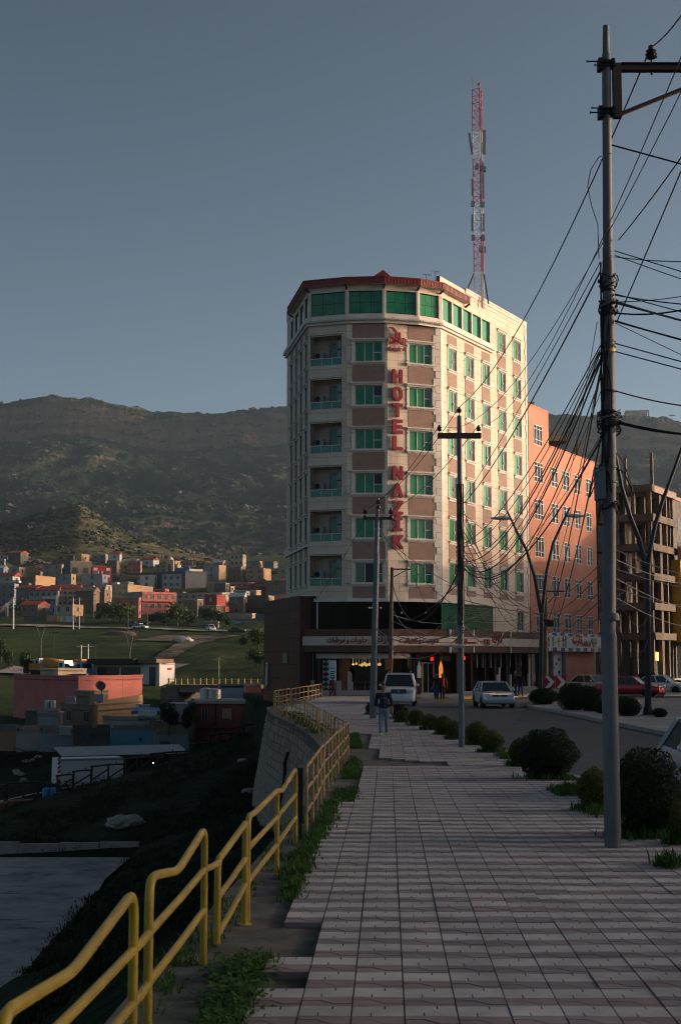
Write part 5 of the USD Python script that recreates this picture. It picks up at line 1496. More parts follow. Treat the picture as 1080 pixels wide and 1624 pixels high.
ant = MB()
for px, py, h in ((690, 447, .9), (676, 446, .6)):
    q = P(px, py, 106)
    ant.cyl(q, q + [0, 0, h], .025, n=5); ant.bar(q + [-.3, 0, h], q + [.35, 0, h - .1], .03); ant.bar(q + [.1, 0, h - .25], q + [.4, 0, h], .03)
solo('roof_aerial', ant, 'antenna', 'small television aerials on the red eave of the hotel', 'aerial')

# ---------------------------------------------------------------- the pink building
pk = thing('pink_building', 'salmon pink building with white framed windows next to the hotel', 'building', (20, 128, 0))
FP = Fr((16.12, 120.3), (24.55, 135.65))
PU = lambda t: t - 17.75
wins = []
zt = 22.6
for a, b, ks in ((18.85, 21.0, range(0, 6)), (22.95, 24.75, range(1, 6)), (25.9, 27.75, range(1, 6)), (29.1, 30.75, range(1, 6)), (32.3, 33.9, range(1, 6))):
    for k in ks:
        wins.append((PU(a), PU(b), 20.85 - 3.2 * k, 22.6 - 3.2 * k))
bk = MB()
for x in rects_minus(0, PU(22.65), 3.2, 24.1, wins) + rects_minus(PU(22.65), FP.L, 3.2, 21.15, wins):
    bk.fbox(FP, *x, -.3, 0)
part(pk, 'wall', bk, 'pink')
pc = MB().fbox(FP, -.02, PU(22.7), 24.101, 24.2, -.35, .04).fbox(FP, PU(22.7), FP.L, 21.151, 21.25, -.35, .04)
part(pk, 'parapet_cap', pc, 'pink')
sm = MB()
for v in (5.9, 9.3, 12.4, 15.6, 18.8):
    sm.fbox(FP, 0, FP.L, v - .45, v - .435, .001, .004)
for u in (3.9, 6.9, 10.1, 13.4):
    sm.fbox(FP, u, u + .015, 3.2, 21.1, .0011, .0042)
part(pk, 'render_joint', sm, 'pink_seam')
part(pk, 'rear_wall', MB().prism([FP.p(0, 0, -.4)[:2], FP.p(FP.L, 0, -.4)[:2], FP.p(FP.L, 0, -11)[:2], FP.p(0, 0, -11)[:2]], -.5, 20.9).fbox(FP, 0, .3, 20.91, 24.1, -8, -.3).fbox(FP, PU(22.4), PU(22.7), 20.91, 24.1, -8, -.301).fbox(FP, .3, PU(22.4), 20.91, 24.1, -8, -7.8), 'pink')
for a, b, c_, d in wins:
    n = 3 if b - a > 2 else 2
    fr = MB(); w = .06
    fr.fbox(FP, a, b, c_, c_ + w, -.12, .03); fr.fbox(FP, a, b, d - w, d, -.12, .03)
    for i in range(n + 1):
        x = a + (b - a - w) * i / n
        fr.fbox(FP, x, x + w, c_ + w + .001, d - w - .001, -.12, .03)
    for f in (.26, .80):
        fr.fbox(FP, a + w, b - w, c_ + (d - c_) * f - .03, c_ + (d - c_) * f + .03, -.11, .034)
    W = part(pk, 'window', fr, 'window_white')
    for i in range(n):
        x0, x1 = a + (b - a - w) * i / n + w, a + (b - a - w) * (i + 1) / n
        for f0, f1 in ((0.03, .25), (.28, .78), (.82, .97)):
            part(W, 'pane', MB().fbox(FP, x0, x1, c_ + (d - c_) * f0, c_ + (d - c_) * f1, -.09, -.06 - rng.uniform(0, .006)), 'pane_grey')
# sign of the shop below
SB0, SB1 = .2, FP.L - .1
sg = part(pk, 'sign_board', MB().fbox(FP, SB0, SB1, 3.25, 4.85, -.1, .32), 'sign_white')
for i in range(17):
    u = SB0 + (SB1 - SB0) * i / 17
    if i % 2 == 0:
        for v0, v1 in ((4.62, 4.852), (3.248, 3.58)):
            part(sg, 'blue_check', MB().fbox(FP, u, u + (SB1 - SB0) / 17, v0, v1, .321, .335), 'sign_blue')
part(sg, 'blue_check', MB().fbox(FP, SB0 - .01, SB0 + .35, 3.59, 4.61, .321, .335), 'sign_blue'); part(sg, 'blue_check', MB().fbox(FP, SB0 + 7.2, SB0 + 7.5, 3.59, 4.61, .321, .335), 'sign_blue')
for i, (u, lk) in enumerate(((1.0, 'ink_orange'), (3.2, 'ink_magenta'), (4.3, 'ink_teal'), (5.7, 'ink_yellow'), (6.9, 'ink_magenta'))):
    m = MB()
    for k in range(5):
        m.fpoly(FP, [(u + .22 * math.cos(a + k) + .1 * (k % 2), 3.75 + k * .17 + .13 * math.sin(a)) for a in np.linspace(0, 5.2, 6)], .322, .34 + .004 * k)
    part(sg, 'sweet_motif', m, lk)
gs = [('nazik', 9.3, 2.6, 'ink_magenta'), ('water', 12.3, 1.9, 'ink_magenta'), ('nazik', 14.0, 2.0, 'sign_red')]
for key, u, w, lk in gs:
    glyphs(sg, Fr(FP.p(0, 0, .33)[:2], FP.p(FP.L, 0, .33)[:2]), key, u, w, 3.72, .05, lk, squash=.75)
for u, v, w, h, lk in ((9.5, 4.2, 1.5, .35, 'ink_yellow'), (14.6, 4.15, 1.3, .35, 'ink_teal'), (11.9, 3.75, .3, .3, 'ink_green'), (14.9, 3.66, .6, .25, 'ink_orange')):
    part(sg, 'colour_patch', MB().fbox(FP, u, u + w, v, v + h, .34, .39), lk)
# open shop fronts below the sign
for u in (.0, 2.6, 5.0, 8.3):
    part(pk, 'shop_pier', MB().fbox(FP, u, u + .35, 0, 3.24, -.4, 0), 'column_grey')
for u0, u1 in ((.36, 2.59), (2.96, 4.99)):
    part(pk, 'shop_front', MB().fbox(FP, u0, u1, 0, 3.24, -.5, -.35), 'dark_glass')
part(pk, 'shop_front', MB().fbox(FP, 5.36, 8.29, 0, 3.24, -.5, -.35), 'sign_white')
for k in range(7):
    part(pk, 'poster_print', MB().fbox(FP, 5.9 + (k % 3) * .7, 6.3 + (k % 3) * .7 + .15, .5 + .38 * k, .75 + .38 * k, -.348, -.34), ('ink_blue', 'ink_magenta', 'sign_blue')[k % 3])
part(pk, 'stall_wall', MB().fbox(FP, 8.66, FP.L, 0, 3.24, -3.2, -3.0), 'balcony_wall')
stl = [((9.0, .02, 1.6, 1.2), 'raw_concrete', 'squat tan carton on the stall floor below the sweet sign'), ((11.2, .02, 1.0, 1.9), 'wood_amber', 'tall amber cupboard in the stall below the sweet sign'),
       ((12.5, 1.6, 1.8, .9), 'balcony_wall', 'pale cream box on the shelf of the stall'), ((14.6, .02, 1.2, 1.1), 'ink_blue', 'blue crate at the open end of the stall')]
for (u, v, w, h), lk, lab in stl:
    m = MB().fbox(FP, u, u + w, v + .03, v + h, -2.4, -1.4).fbox(FP, u - .04, u + w + .04, v + h * .86, v + h * .94, -2.44, -1.36).fbox(FP, u + .03, u + .12, v, v + .029, -2.3, -1.5).fbox(FP, u + w - .12, u + w - .03, v, v + .029, -2.3, -1.5)
    solo('stall_goods', m, lk, lab, 'box')
part(pk, 'stall_shelf', MB().fbox(FP, 11.0, FP.L - .6, 1.5, 1.598, -2.6, -1.2), 'wood_amber')
part(pk, 'stall_lamp', MB().sphere(FP.p(10.6, 2.75, -1.4), .2, 2), 'glow_warm')  # glowing ball added to stand in for sunlight reaching the stall
# roof hut and tank behind the parapet
hb = MB().fbox(FP, .2, 2.0, 24.49, 25.5, -3.0, -1.2).fbox(FP, .0, 2.2, 25.501, 25.62, -3.3, -.9)
solo('roof_hut', hb, 'rust_steel', 'small rusty hut with a flat lid on the pink building roof', 'hut')
q = FP.p(3.9, 24.2, -2.0)
solo('roof_tank', MB().box(q[0] - .9, q[0] + .9, q[1] - .6, q[1] + .6, 23.9, 25.2).box(q[0] - .95, q[0] + .95, q[1] - .65, q[1] + .65, 25.201, 25.28), 'tank_metal', 'grey square water tank on the pink building roof', 'water tank')

# ---------------------------------------------------------------- raw concrete frame house at the crossing
def frame_house(t, F, depth, floors, z0, fh, cols, slab_out=.35, infill=(), lk='raw_concrete', wall_lk='concrete_dark', ribs=False):
    top = z0 + floors * fh
    for k in range(1, floors + 1):
        z = z0 + k * fh
        part(t, 'floor_slab', MB().fbox(F, -slab_out, F.L + slab_out, z - .38, z, -depth, slab_out), lk)
    for n in (0, -depth / 2, -depth + .3):
        for i in range(cols):
            u = (F.L - .35) * i / max(1, cols - 1)
            for k in range(floors):
                part(t, 'column', MB().fbox(F, u, u + .35, z0 + k * fh + .001, z0 + (k + 1) * fh - .381, n - .35, n), lk)
    for k, u0, u1, wl_ in infill:
        part(t, 'block_wall', MB().fbox(F, u0, u1, z0 + k * fh + .001, z0 + (k + 1) * fh - .381, -depth + .05, -depth + .25), wl_)
    return top


cf = thing('concrete_frame_house', 'unfinished grey concrete frame house of seven open storeys beyond the near pole', 'building', (33, 150, 0))
Ca, Cb = np.array([33.0, 150.0]), np.array([27.4, 153.1])
FQ, FQ2 = Fr(Cb, Ca), Fr(Ca, (37.2, 157.6))
z0s = [0, 3.15, 6.3, 9.45, 12.6, 15.75, 18.9]
for k in range(1, 7):
    z = 2.2 + k * 3.15
    A, B, C_, D_ = FQ.p(-.1, 0, .3), FQ.p(FQ.L + .3, 0, .3), FQ2.p(FQ2.L + .2, 0, .3), FQ.p(-.1, 0, -8)
    part(cf, 'floor_slab', MB().hexa([(*A[:2], z - .75), (*B[:2], z - .75), (*C_[:2], z - .75), (*D_[:2], z - .75), (*A[:2], z), (*B[:2], z), (*C_[:2], z), (*D_[:2], z)]), 'raw_concrete')
for F in (FQ, FQ2):
    for i, u in enumerate((0.0, F.L * .36, F.L * .66, F.L - .4)):
        for k in range(6):
            zb = 2.2 + k * 3.15 if k else -.1
            for n in (0, -3.6):
                part(cf, 'column', MB().fbox(F, u, u + .38, zb + .001, 2.2 + (k + 1) * 3.15 - .751, n - .4, n), 'raw_concrete')
for k, u0, u1 in ((1, 0, 2.2), (2, 2.4, 4.0), (3, 0, 2.0), (4, 2.3, 4.2), (5, 2.4, 4.2), (4, 4.6, 6.0)):
    part(cf, 'block_wall', MB().fbox(FQ, u0 + .05, u1, 2.2 + k * 3.15 + .001, 2.2 + (k + 1) * 3.15 - .752, -5, -4.8), 'concrete_dark')
for k in range(2, 6):
    part(cf, 'block_wall', MB().fbox(FQ2, .5, FQ2.L - .5, 2.2 + k * 3.15 + .001, 2.2 + (k + 1) * 3.15 - .752, -3.2, -3.0), 'concrete_dark')
part(cf, 'core_wall', MB().fbox(FQ, .3, FQ.L - .2, -.1, 21.0, -8.0, -7.8), 'concrete_dark')
stub = MB()
for u in (.6, 3.4, FQ.L - .1):
    stub.fbox(FQ, u, u + .3, 21.1, 23.6 + u * .15, -.6, -.3)
    for k in range(3):
        stub.bar(FQ.p(u + .05 + k * .1, 23.5, -.4), FQ.p(u + .05 + k * .1, 24.6, -.4), .03)
part(cf, 'stub_column', stub, 'raw_concrete')
part(cf, 'upper_panel', MB().fbox(FQ2, .2, FQ2.L, 20.3, 20.95, .31, .36), 'siding')
part(cf, 'shop_glass_front', MB().fbox(FQ2, 1.0, FQ2.L - .3, .3, 3.4, -1.2, -1.1), 'green_glass_dark')
for u in (1.0, 2.6, 4.2, 5.8, FQ2.L - .3):
    part(cf, 'shop_mullion', MB().fbox(FQ2, u, u + .12, .3, 3.4, -1.1, -1.0), 'alu')
part(cf, 'lamp_box', MB().fbox(FQ2, 1.8, 2.3, 2.4, 3.3, -.5, -.2), 'glow_warm')
part(cf, 'entrance_stairs', MB().fbox(FQ2, 2.0, FQ2.L, 0, .15, -1.0, 1.6).fbox(FQ2, 2.2, FQ2.L, .151, .3, -1.0, 1.2).fbox(FQ2, 2.4, FQ2.L, .301, .45, -1, .8), 'plinth')
for k, u, w in ((3, .8, 1.6), (3, 2.6, 1.1)):
    q = FQ2.p(u, 2.2 + k * 3.15 + .02, -1.2)
    m = MB()
    for i in range(8):
        m.fpoly(FQ2, [(u + w * i / 8, 11.68), (u + w * (i + 1) / 8, 11.68), (u + w * (i + 1) / 8, 13.2 + .25 * math.sin(i * 1.9 + 1)), (u + w * i / 8, 13.2 + .25 * math.sin(i * 1.9))], -1.0 + .08 * (i % 2), -.95 + .08 * (i % 2))
    solo('blue_tarpaulin', m, 'tarp_blue', 'blue tarpaulin hung in an open storey of the concrete frame house' if u < 2 else 'smaller bright blue tarpaulin near the edge of the open storey', 'tarpaulin')
yb = thing('yellow_house', 'yellow painted house with a green window at the edge beside the concrete frame', 'building', (39.5, 158, 0))
FYH = Fr((37.6, 156.6), (44, 168))
for x in rects_minus(0, FYH.L, 4.4, 13.5, [(1.2, 3.0, 9.0, 11.0), (.4, 2.6, 5.1, 7.6)]):
    part(yb, 'wall', MB().fbox(FYH, *x, -4, 0), 'yellow_paint')
part(yb, 'window', MB().fbox(FYH, 1.22, 2.98, 9.02, 10.98, -.2, -.1), 'pane_grey'); part(yb, 'window', MB().fbox(FYH, .42, 2.58, 5.12, 7.58, -.2, -.1), 'green_glass_pale')
part(yb, 'parapet', MB().fbox(FYH, -.1, FYH.L, 13.501, 15.0, -.3, .1), 'pink'); part(yb, 'balcony_slab', MB().fbox(FYH, -.2, FYH.L, 4.1, 4.399, -4, .6), 'raw_concrete')
part(yb, 'shop_front', MB().fbox(FYH, .2, FYH.L, 0, 4.09, -1.2, -1.0), 'dark_glass')
part(yb, 'rear_wall', MB().fbox(FYH, 0, FYH.L, 0, 13.4, -9, -4.01), 'yellow_paint')
# tall house whose upper storeys show over the frame house
gh = thing('grey_house', 'tall plain grey brown house rising behind the concrete frame at the edge', 'building', (46, 192, 0))
FG = Fr((42.6, 186.0), (50.2, 200))
part(gh, 'wall', MB().fbox(FG, 0, FG.L, 0, 24.0, -9, 0), 'concrete_dark')
for k in range(6):
    part(gh, 'window', MB().fbox(FG, 1.4, 3.0, 4 + 3.2 * k, 5.6 + 3.2 * k, .003, .04), 'pane_dark')
    part(gh, 'window', MB().fbox(FG, 6.4, 8.0, 4 + 3.2 * k, 5.6 + 3.2 * k, .003, .04), 'pane_dark')
part(gh, 'parapet', MB().fbox(FG, -.1, FG.L + .1, 24.001, 24.5, -9, .12), 'siding')
# unfinished top floors behind the pink roof
ub = thing('unfinished_house', 'unfinished concrete house with a cantilevered brown slab above the pink roof', 'building', (26, 152, 0))
FU = Fr((19.0, 150.5), (26.6, 152.5))
for k, (a, b, z) in enumerate(((0, FU.L, 12.0), (0, FU.L, 16.0), (0, FU.L, 19.9), (1.2, FU.L, 22.0), (-.6, FU.L - 2.2, 25.9))):
    part(ub, 'floor_slab', MB().fbox(FU, a, b, z, z + .75, -7, .8), 'raw_concrete')
for z0_, z1_ in ((-3, 11.99), (12.76, 15.99), (16.76, 19.89), (20.66, 21.99), (22.76, 25.89)):
    for u in (1.4, 3.0, FU.L - .9):
        part(ub, 'column', MB().fbox(FU, u, u + .45, z0_, z1_, -.6, -.1), 'raw_concrete')
    part(ub, 'block_wall', MB().fbox(FU, 1.9, FU.L - 1, z0_, z1_ - .3, -6.0, -5.8), 'concrete_dark')
part(ub, 'blue_sheet', MB().fbox(FU, FU.L - 4.3, FU.L - .3, 22.77, 23.1, -2, -.7), 'tarp_blue')
q = FU.p(4.0, 22.78, -.3)
solo('water_jar', MB().lathe([(.2, 0), (.5, .2), (.55, .9), (.42, 1.35), (.2, 1.5)], q, 12), 'ink_yellow', 'small yellow water drum on the unfinished slab above the pink roof', 'drum', smooth=40)

# ---------------------------------------------------------------- the other side of the street: houses that shade it
oc = [((45, -45), (45, -10), 9.6), ((45.2, -9), (45.5, 26), 10.2), ((45.7, 27), (46.0, 62), 9.8), ((46.2, 63), (46.5, 98), 11.2), ((47.5, 108), (50.0, 140), 16.2), ((50.3, 141), (53, 152), 19.5)]
for i, (a, b, h) in enumerate(oc):
    F = Fr(a, b); F = Fr(b, a) if F.N[0] > 0 else F
    t = thing('street_house', ['low cream house across the road behind the camera', 'long pink house across the road beside the camera', 'bare concrete house across the road before the island', 'yellow house across the road beside the island', 'grey tall house facing the pink building over the crossing', 'tallest cream house beyond the crossing'][i], 'building', (*a, 0), 'houses across the road')
    part(t, 'wall', MB().fbox(F, 0, F.L, -.4, h, -11, 0), ('cream', 'pink', 'raw_concrete', 'yellow_paint', 'concrete', 'cream')[i])
    part(t, 'parapet', MB().fbox(F, -.1, F.L + .1, h + .001, h + .8, -11.1, .1), 'concrete')
    for k in range(int(h // 3.3)):
        for j in range(int(F.L // 4)):
            part(t, 'window', MB().fbox(F, 1.2 + j * 4, 3.0 + j * 4, 1.0 + 3.2 * k, 2.6 + 3.2 * k, .003, .05), 'pane_grey')
# ---------------------------------------------------------------- poles
def at_ground(px, py):
    """the point of the street plane seen at px, py"""
    lo, hi = 5.0, 140.0
    for _ in range(60):
        m = (lo + hi) / 2
        lo, hi = (m, hi) if P(px, py, m)[2] > ground_z(m) else (lo, m)
    return P(px, py, lo)


def insulator(q, h=.2, r=.055):
    m = MB().cyl(q, q + [0, 0, h * .5], .012, n=6)
    return m.lathe([(r * .5, h * .35), (r, h * .42), (r * .55, h * .5), (r, h * .57), (r * .55, h * .66), (r * .9, h * .74), (r * .5, h * .82), (r * .45, h), (.01, h + .01)], q, 12)


nb = at_ground(972, 1345); nt = P(961, 40, nb[1])
NY = nb[1]
nat = lambda y: nb + (nt - nb) * np.interp(y, [40, 1345], [1, 0])     # the pole's axis at picture height y
npole = thing('utility_pole', 'tall grey steel utility pole close by, wrapped with cable bundles', 'utility pole', nb)
part(npole, 'shaft', MB().lathe([(.104, -.3), (.102, 0), (.098, 2.6)], nb, 24).cyl(nb + [0, 0, 2.601], nat(720), .088, .082, 24).cyl(nat(720), nat(430), .082, .072, 24), 'pole_grey', smooth=40)
part(npole, 'upper_shaft', MB().cyl(nat(430) - [0, 0, .01], nat(88), .062, .056, 20).cyl(nat(92), nat(40), .049, .040, 16), 'pole_grey', smooth=40)
part(npole, 'collar', MB().lathe([(.101, 0), (.106, .01), (.106, .05), (.09, .09)], nat(1000), 24), 'pole_grey', smooth=40)
px_m = NY / 2250.0
for y, offs in ((104, ((-.27, .0), (-.17, -.05))), (184, ((-.21, .02), (-.23, -.04)))):
    c = nat(y)
    m = MB().box(c[0] - .11, c[0] - .055, c[1] - .07, c[1] + .07, c[2] - .09, c[2] + .06).box(c[0] + .055, c[0] + .10, c[1] - .07, c[1] + .07, c[2] - .05, c[2] + .05)
    for dx, dz in offs:
        m.cyl(c + [dx, -.08, dz], c + [.1, -.08, dz], .009, n=6).cyl(c + [dx, -.08, dz], c + [dx + .012, -.08, dz], .017, n=6)
    m.lathe([(.064, -.04), (.066, -.04), (.066, .04), (.064, .04)], c, 16)
    part(npole, 'clamp', m, 'black_metal')
c0, c1 = nat(100), nat(186)
zt_, zb_ = P(960, 100, NY)[2], P(960, 186, NY)[2]
x0, x1 = P(971, 100, NY)[0], P(984, 100, NY)[0]
arm = MB().box(x0, x1, NY - .05, NY + .05, zb_, zt_ - .005)
arm.box(x1 + .001, P(1190, 100, NY)[0], NY - .055, NY + .055, zt_ - .10, zt_ - .085).box(x1 + .001, P(1190, 100, NY)[0], NY - .055, NY + .055, zt_ - .015, zt_).box(x1 + .001, P(1190, 100, NY)[0], NY - .02, NY + .03, zt_ - .084, zt_ - .016)
arm.bar((x1 - .01, NY, zb_ + .05), (P(1150, 100, NY)[0], NY, zt_ - .11), .055, .045)
part(npole, 'cross_arm', arm, 'rust_steel')
iq = np.array([P(1033, 100, NY)[0], NY, zt_])
part(npole, 'insulator', insulator(iq + [0, 0, -.03], .27, .078), 'porcelain', smooth=30)
part(npole, 'arm_bolt', MB().cyl(iq - [0, 0, .15], iq, .014, n=6), 'black_metal')
bx = MB().box(P(944, 750, NY)[0], P(944, 750, NY)[0] + .10, NY - .16, NY + .10, P(944, 793, NY)[2], P(944, 745, NY)[2])
bx.box(P(944, 750, NY)[0] - .012, P(944, 750, NY)[0] + .112, NY - .17, NY + .11, P(944, 745, NY)[2] + .001, P(944, 745, NY)[2] + .012)
part(npole, 'junction_box', bx, 'pole_steel')
for y in (470, 478, 560, 568, 640, 760, 784):
    part(npole, 'strap', MB().lathe([(.086, 0), (.092, 0), (.092, .022), (.086, .022)], nat(y) - [0, 0, .01], 20), 'cable_grey' if y in (470, 560, 568, 760, 784) else 'cable_black', smooth=30)
part(npole, 'yellow_band', MB().lathe([(.083, 0), (.0865, 0), (.0865, .035), (.083, .035)], nat(577), 20), 'ink_yellow', smooth=30)
for k in range(9):
    a = rng.uniform(2.2, 4.6); r = .095
    ya, yb_ = rng.choice([(410, 700), (430, 690), (470, 700), (500, 800), (690, 820)])
    pts = []
    for i in range(15):
        y = ya + (yb_ - ya) * i / 14
        aa = a + .35 * math.sin(i * .8 + k)
        pts.append(nat(y) + [r * math.cos(aa), r * math.sin(aa) - .0, 0])
    part(npole, 'cable_run', MB().tube(pts, rng.choice([.008, .011, .014]), 5), 'cable_black', smooth=40)
for y, n in ((690, 14), (500, 7), (470, 4), (820, 3)):
    for k in range(n):
        c = nat(y + rng.uniform(-14, 14)); a0 = rng.uniform(0, 6.28); rr = rng.uniform(.09, .13 if y != 690 else .17)
        pts = [c + [rr * math.cos(a0 + i * .5), rr * math.sin(a0 + i * .5) * .9, .05 * math.sin(i * .9 + k) + rng.uniform(-.01, .01)] for i in range(12)]
        part(npole, 'cable_coil', MB().tube(pts, rng.choice([.006, .009, .012]), 5), rng.choice(['cable_black', 'cable_black', 'cable_black', 'cable_grey']), smooth=40)
for k, (dx, dy) in enumerate(((-.22, 790), (.20, 780), (-.12, 830))):
    c = nat(dy - 40)
    pts = [c + [dx * math.sin(i / 10 * math.pi) + (.06 if dx > 0 else -.06), -.09, -.38 * (1 - math.cos(i / 10 * 2 * math.pi)) / 2 - .02 * i] for i in range(11)]
    part(npole, 'slack_loop', MB().tube(pts, .008, 5), 'cable_black', smooth=40)
ps = [P(970, 242, NY - .12), P(950, 248, NY - .15), P(937, 268, NY - .16), P(932, 295, NY - .16), P(938, 325, NY - .15), P(948, 355, NY - .12), P(950, 410, NY - .1)]
part(npole, 'slack_loop', MB().tube(ps, .006, 5), 'cable_black', smooth=40)

# pole by the bushes with crossarm and three insulators
mb = at_ground(732, 1185); MYp = mb[1]; mt = P(728.5, 660, MYp)
mat_ = lambda y: mb + (mt - mb) * np.interp(y, [660, 1185], [1, 0])
mp = thing('utility_pole', 'steel utility pole among the round bushes, with a dark crossarm and three insulators', 'utility pole', mb)
part(mp, 'shaft', MB().cyl(mb - [0, 0, .3], mat_(960), .088, .085, 18).cyl(mat_(960), mt, .084, .072, 18), 'pole_steel', smooth=40)
ca = MB()
for dy in (-.09, .075):
    ca.box(P(694, 690, MYp)[0], P(763, 690, MYp)[0], MYp + dy, MYp + dy + .015, P(700, 695, MYp)[2], P(700, 687, MYp)[2])
part(mp, 'cross_arm', ca, 'rust_steel')
INS1 = []
for px, py in ((697, 687), (759, 687), (728.3, 658)):
    q = P(px, py, MYp); INS1.append(q + [0, 0, .24])
    part(mp, 'insulator', insulator(q - [0, 0, .02], .26, .085), 'porcelain', smooth=30)
    part(mp, 'pin', MB().cyl(q - [0, 0, .16], q, .02, n=6), 'rust_steel')
m = MB()
for k in range(7):
    pts = [mat_(770 + 25 * i) + [.09 * math.cos(k + .3 * math.sin(i)), -.1 + .03 * math.sin(i * 1.3 + k), 0] for i in range(10)]
    part(mp, 'cable_run', MB().tube(pts, .017, 5), 'cable_black' if k % 3 else 'wood_grey', smooth=40)
for k in range(6):
    c = mat_(870 + 8 * k)
    part(mp, 'cable_coil', MB().tube([c + [.13 * math.cos(i * .6 + k), -.02 + .13 * math.sin(i * .6 + k), .05 * math.sin(i)] for i in range(12)], .012, 5), 'cable_black', smooth=40)
lm = MB()
q = mat_(1028)
lm.hexa([(q[0] - .50, MYp - .7, q[2] - .02), (q[0] + .08, MYp - .7, q[2] - .06), (q[0] + .1, MYp - .1, q[2] - .02), (q[0] - .4, MYp - .1, q[2]), (q[0] - .48, MYp - .7, q[2] + .03), (q[0] + .08, MYp - .7, q[2] + .02), (q[0] + .1, MYp - .1, q[2] + .05), (q[0] - .4, MYp - .1, q[2] + .06)])
part(mp, 'street_light', lm, 'antenna')
# pole in front of the hotel
hb_ = at_ground(591, 1140); HY = hb_[1]; ht = P(599, 806, HY)
hat = lambda y: hb_ + (ht - hb_) * np.interp(y, [806, 1140], [1, 0])
hpole = thing('utility_pole', 'slightly leaning blue grey steel pole before the hotel shop windows', 'utility pole', hb_)
part(hpole, 'shaft', MB().cyl(hb_ - [0, 0, .3], hat(1050), .155, .15, 16).cyl(hat(1050), hat(880), .135, .125, 16).cyl(hat(880), ht, .105, .085, 16), 'pole_steel', smooth=40)
part(hpole, 'cross_arm', MB().bar(P(579, 822, HY), P(622, 822, HY), .1, .12), 'rust_steel')
INS2 = []
for px, py in ((579, 820), (620, 820), (600, 804)):
    q = P(px, py, HY); INS2.append(q + [0, 0, .3])
    part(hpole, 'insulator', insulator(q, .38, .12).sphere(q - [0, 0, .02], .11, 1), 'porcelain', smooth=30)
# grey wooden post with bracket before the doors
wb = P(617, 1103, 93.0); wt = P(622, 900, 93.0)
wpost = thing('wooden_post', 'weathered dark wooden cable post with an iron bracket before the hotel entrance', 'utility pole', wb)
part(wpost, 'shaft', MB().tube([wb - [0, 0, .3], wb + (wt - wb) * .35 + [.06, 0, 0], wb + (wt - wb) * .7, wt], [.17, .15, .13, .11], 10), 'wood_grey', smooth=40)
part(wpost, 'bracket', MB().bar(P(622, 903, 92.8), P(652, 903, 92.8), .08).bar(P(624, 915, 92.8), P(643, 905, 92.8), .06), 'rust_steel')
part(wpost, 'meter_box', MB().box(wb[0] - .25, wb[0] + .2, 92.5, 92.8, 1.9, 2.6), 'wood_amber')
# wooden pole beyond the island
w2 = np.array([P(865, 1085, 99.0)[0], 99.0, 0.02]); w2t = P(865, 928, 99.0)
wpole = thing('wooden_pole', 'dark wooden pole with a short crossarm between the street lamp and the pink building', 'utility pole', w2)
part(wpole, 'shaft', MB().cyl(w2 - [0, 0, .3], w2t, .20, .15, 10), 'wood_grey', smooth=40)
part(wpole, 'cross_arm', MB().bar(P(865, 938, 98.8), P(895, 938, 98.8), .09).bar(P(870, 956, 98.8), P(884, 940, 98.8), .06), 'rust_steel')
part(wpole, 'fuse_box', MB().box(w2[0] - .4, w2[0] + .55, 98.5, 98.8, P(865, 994, 98.5)[2], P(865, 983, 98.5)[2]), 'black_metal')


def twin_lamp(label, base, Y, fork, arms, heads, r):
    b = np.array([P(base[0], base[1], Y)[0], Y, -.02])
    t = thing('street_lamp', label, 'street lamp', b, 'forked street lamps on the island')
    f = P(*fork, Y)
    part(t, 'column', MB().lathe([(r * 1.9, 0), (r * 1.6, .3), (r * 1.15, .5)], b, 14).tube([b + [0, 0, .3], b + (f - b) * .5, f], [r * 1.15, r * 1.05, r], 14), 'pole_dark', smooth=40)
    part(t, 'base_plate', MB().box(b[0] - r * 2.2, b[0] + r * 2.2, Y - r * 2.2, Y + r * 2.2, b[2] - .05, b[2] + .05), 'raw_concrete')
    for a in arms:
        pts = [f - [0, 0, .3]] + [P(x, y, Y) for x, y in a]
        part(t, 'arm', MB().tube(pts, np.linspace(r * .95, r * .5, len(pts)), 10), 'pole_dark', smooth=40)
    for (x0_, y0_), (x1_, y1_) in heads:
        A, B = P(x0_, y0_, Y), P(x1_, y1_, Y)
        part(t, 'lamp_head', MB().tube([A, A + (B - A) * .35, B], [.09, .14, .05], 8), 'antenna', smooth=40)
    return t


twin_lamp('dark forked street lamp beside the chevron signs, its two heads against the facades', (857, 1098), 86.0, (859, 972), [[(848, 915), (835, 872), (820, 844), (804, 810)], [(867, 906), (877, 862), (895, 823), (904, 805)]],
          [((808, 822), (778, 822)), ((899, 818), (930, 818))], .12)
twin_lamp('thick dark forked street lamp on the near part of the island', (1028, 1135), 66.0, (1027, 900), [[(1014, 857), (999, 818), (986, 772), (972, 700), (955, 610)], [(1031, 872), (1039, 833), (1051, 794), (1065, 756), (1092, 680)]],
          [((1104, 676), (1130, 676))], .135)

# ---------------------------------------------------------------- cables
def cable(label, a, b, sag=.4, r=.012, lk='cable_black', group=None, n=14, name='cable'):
    a, b = np.asarray(a, float), np.asarray(b, float)
    t = np.linspace(0, 1, n)
    pts = a + (b - a) * t[:, None] - np.c_[t * 0, t * 0, 4 * sag * t * (1 - t)]
    solo(name, MB().tube(pts, r, 5, False), lk, label, 'cable', group, smooth=40)


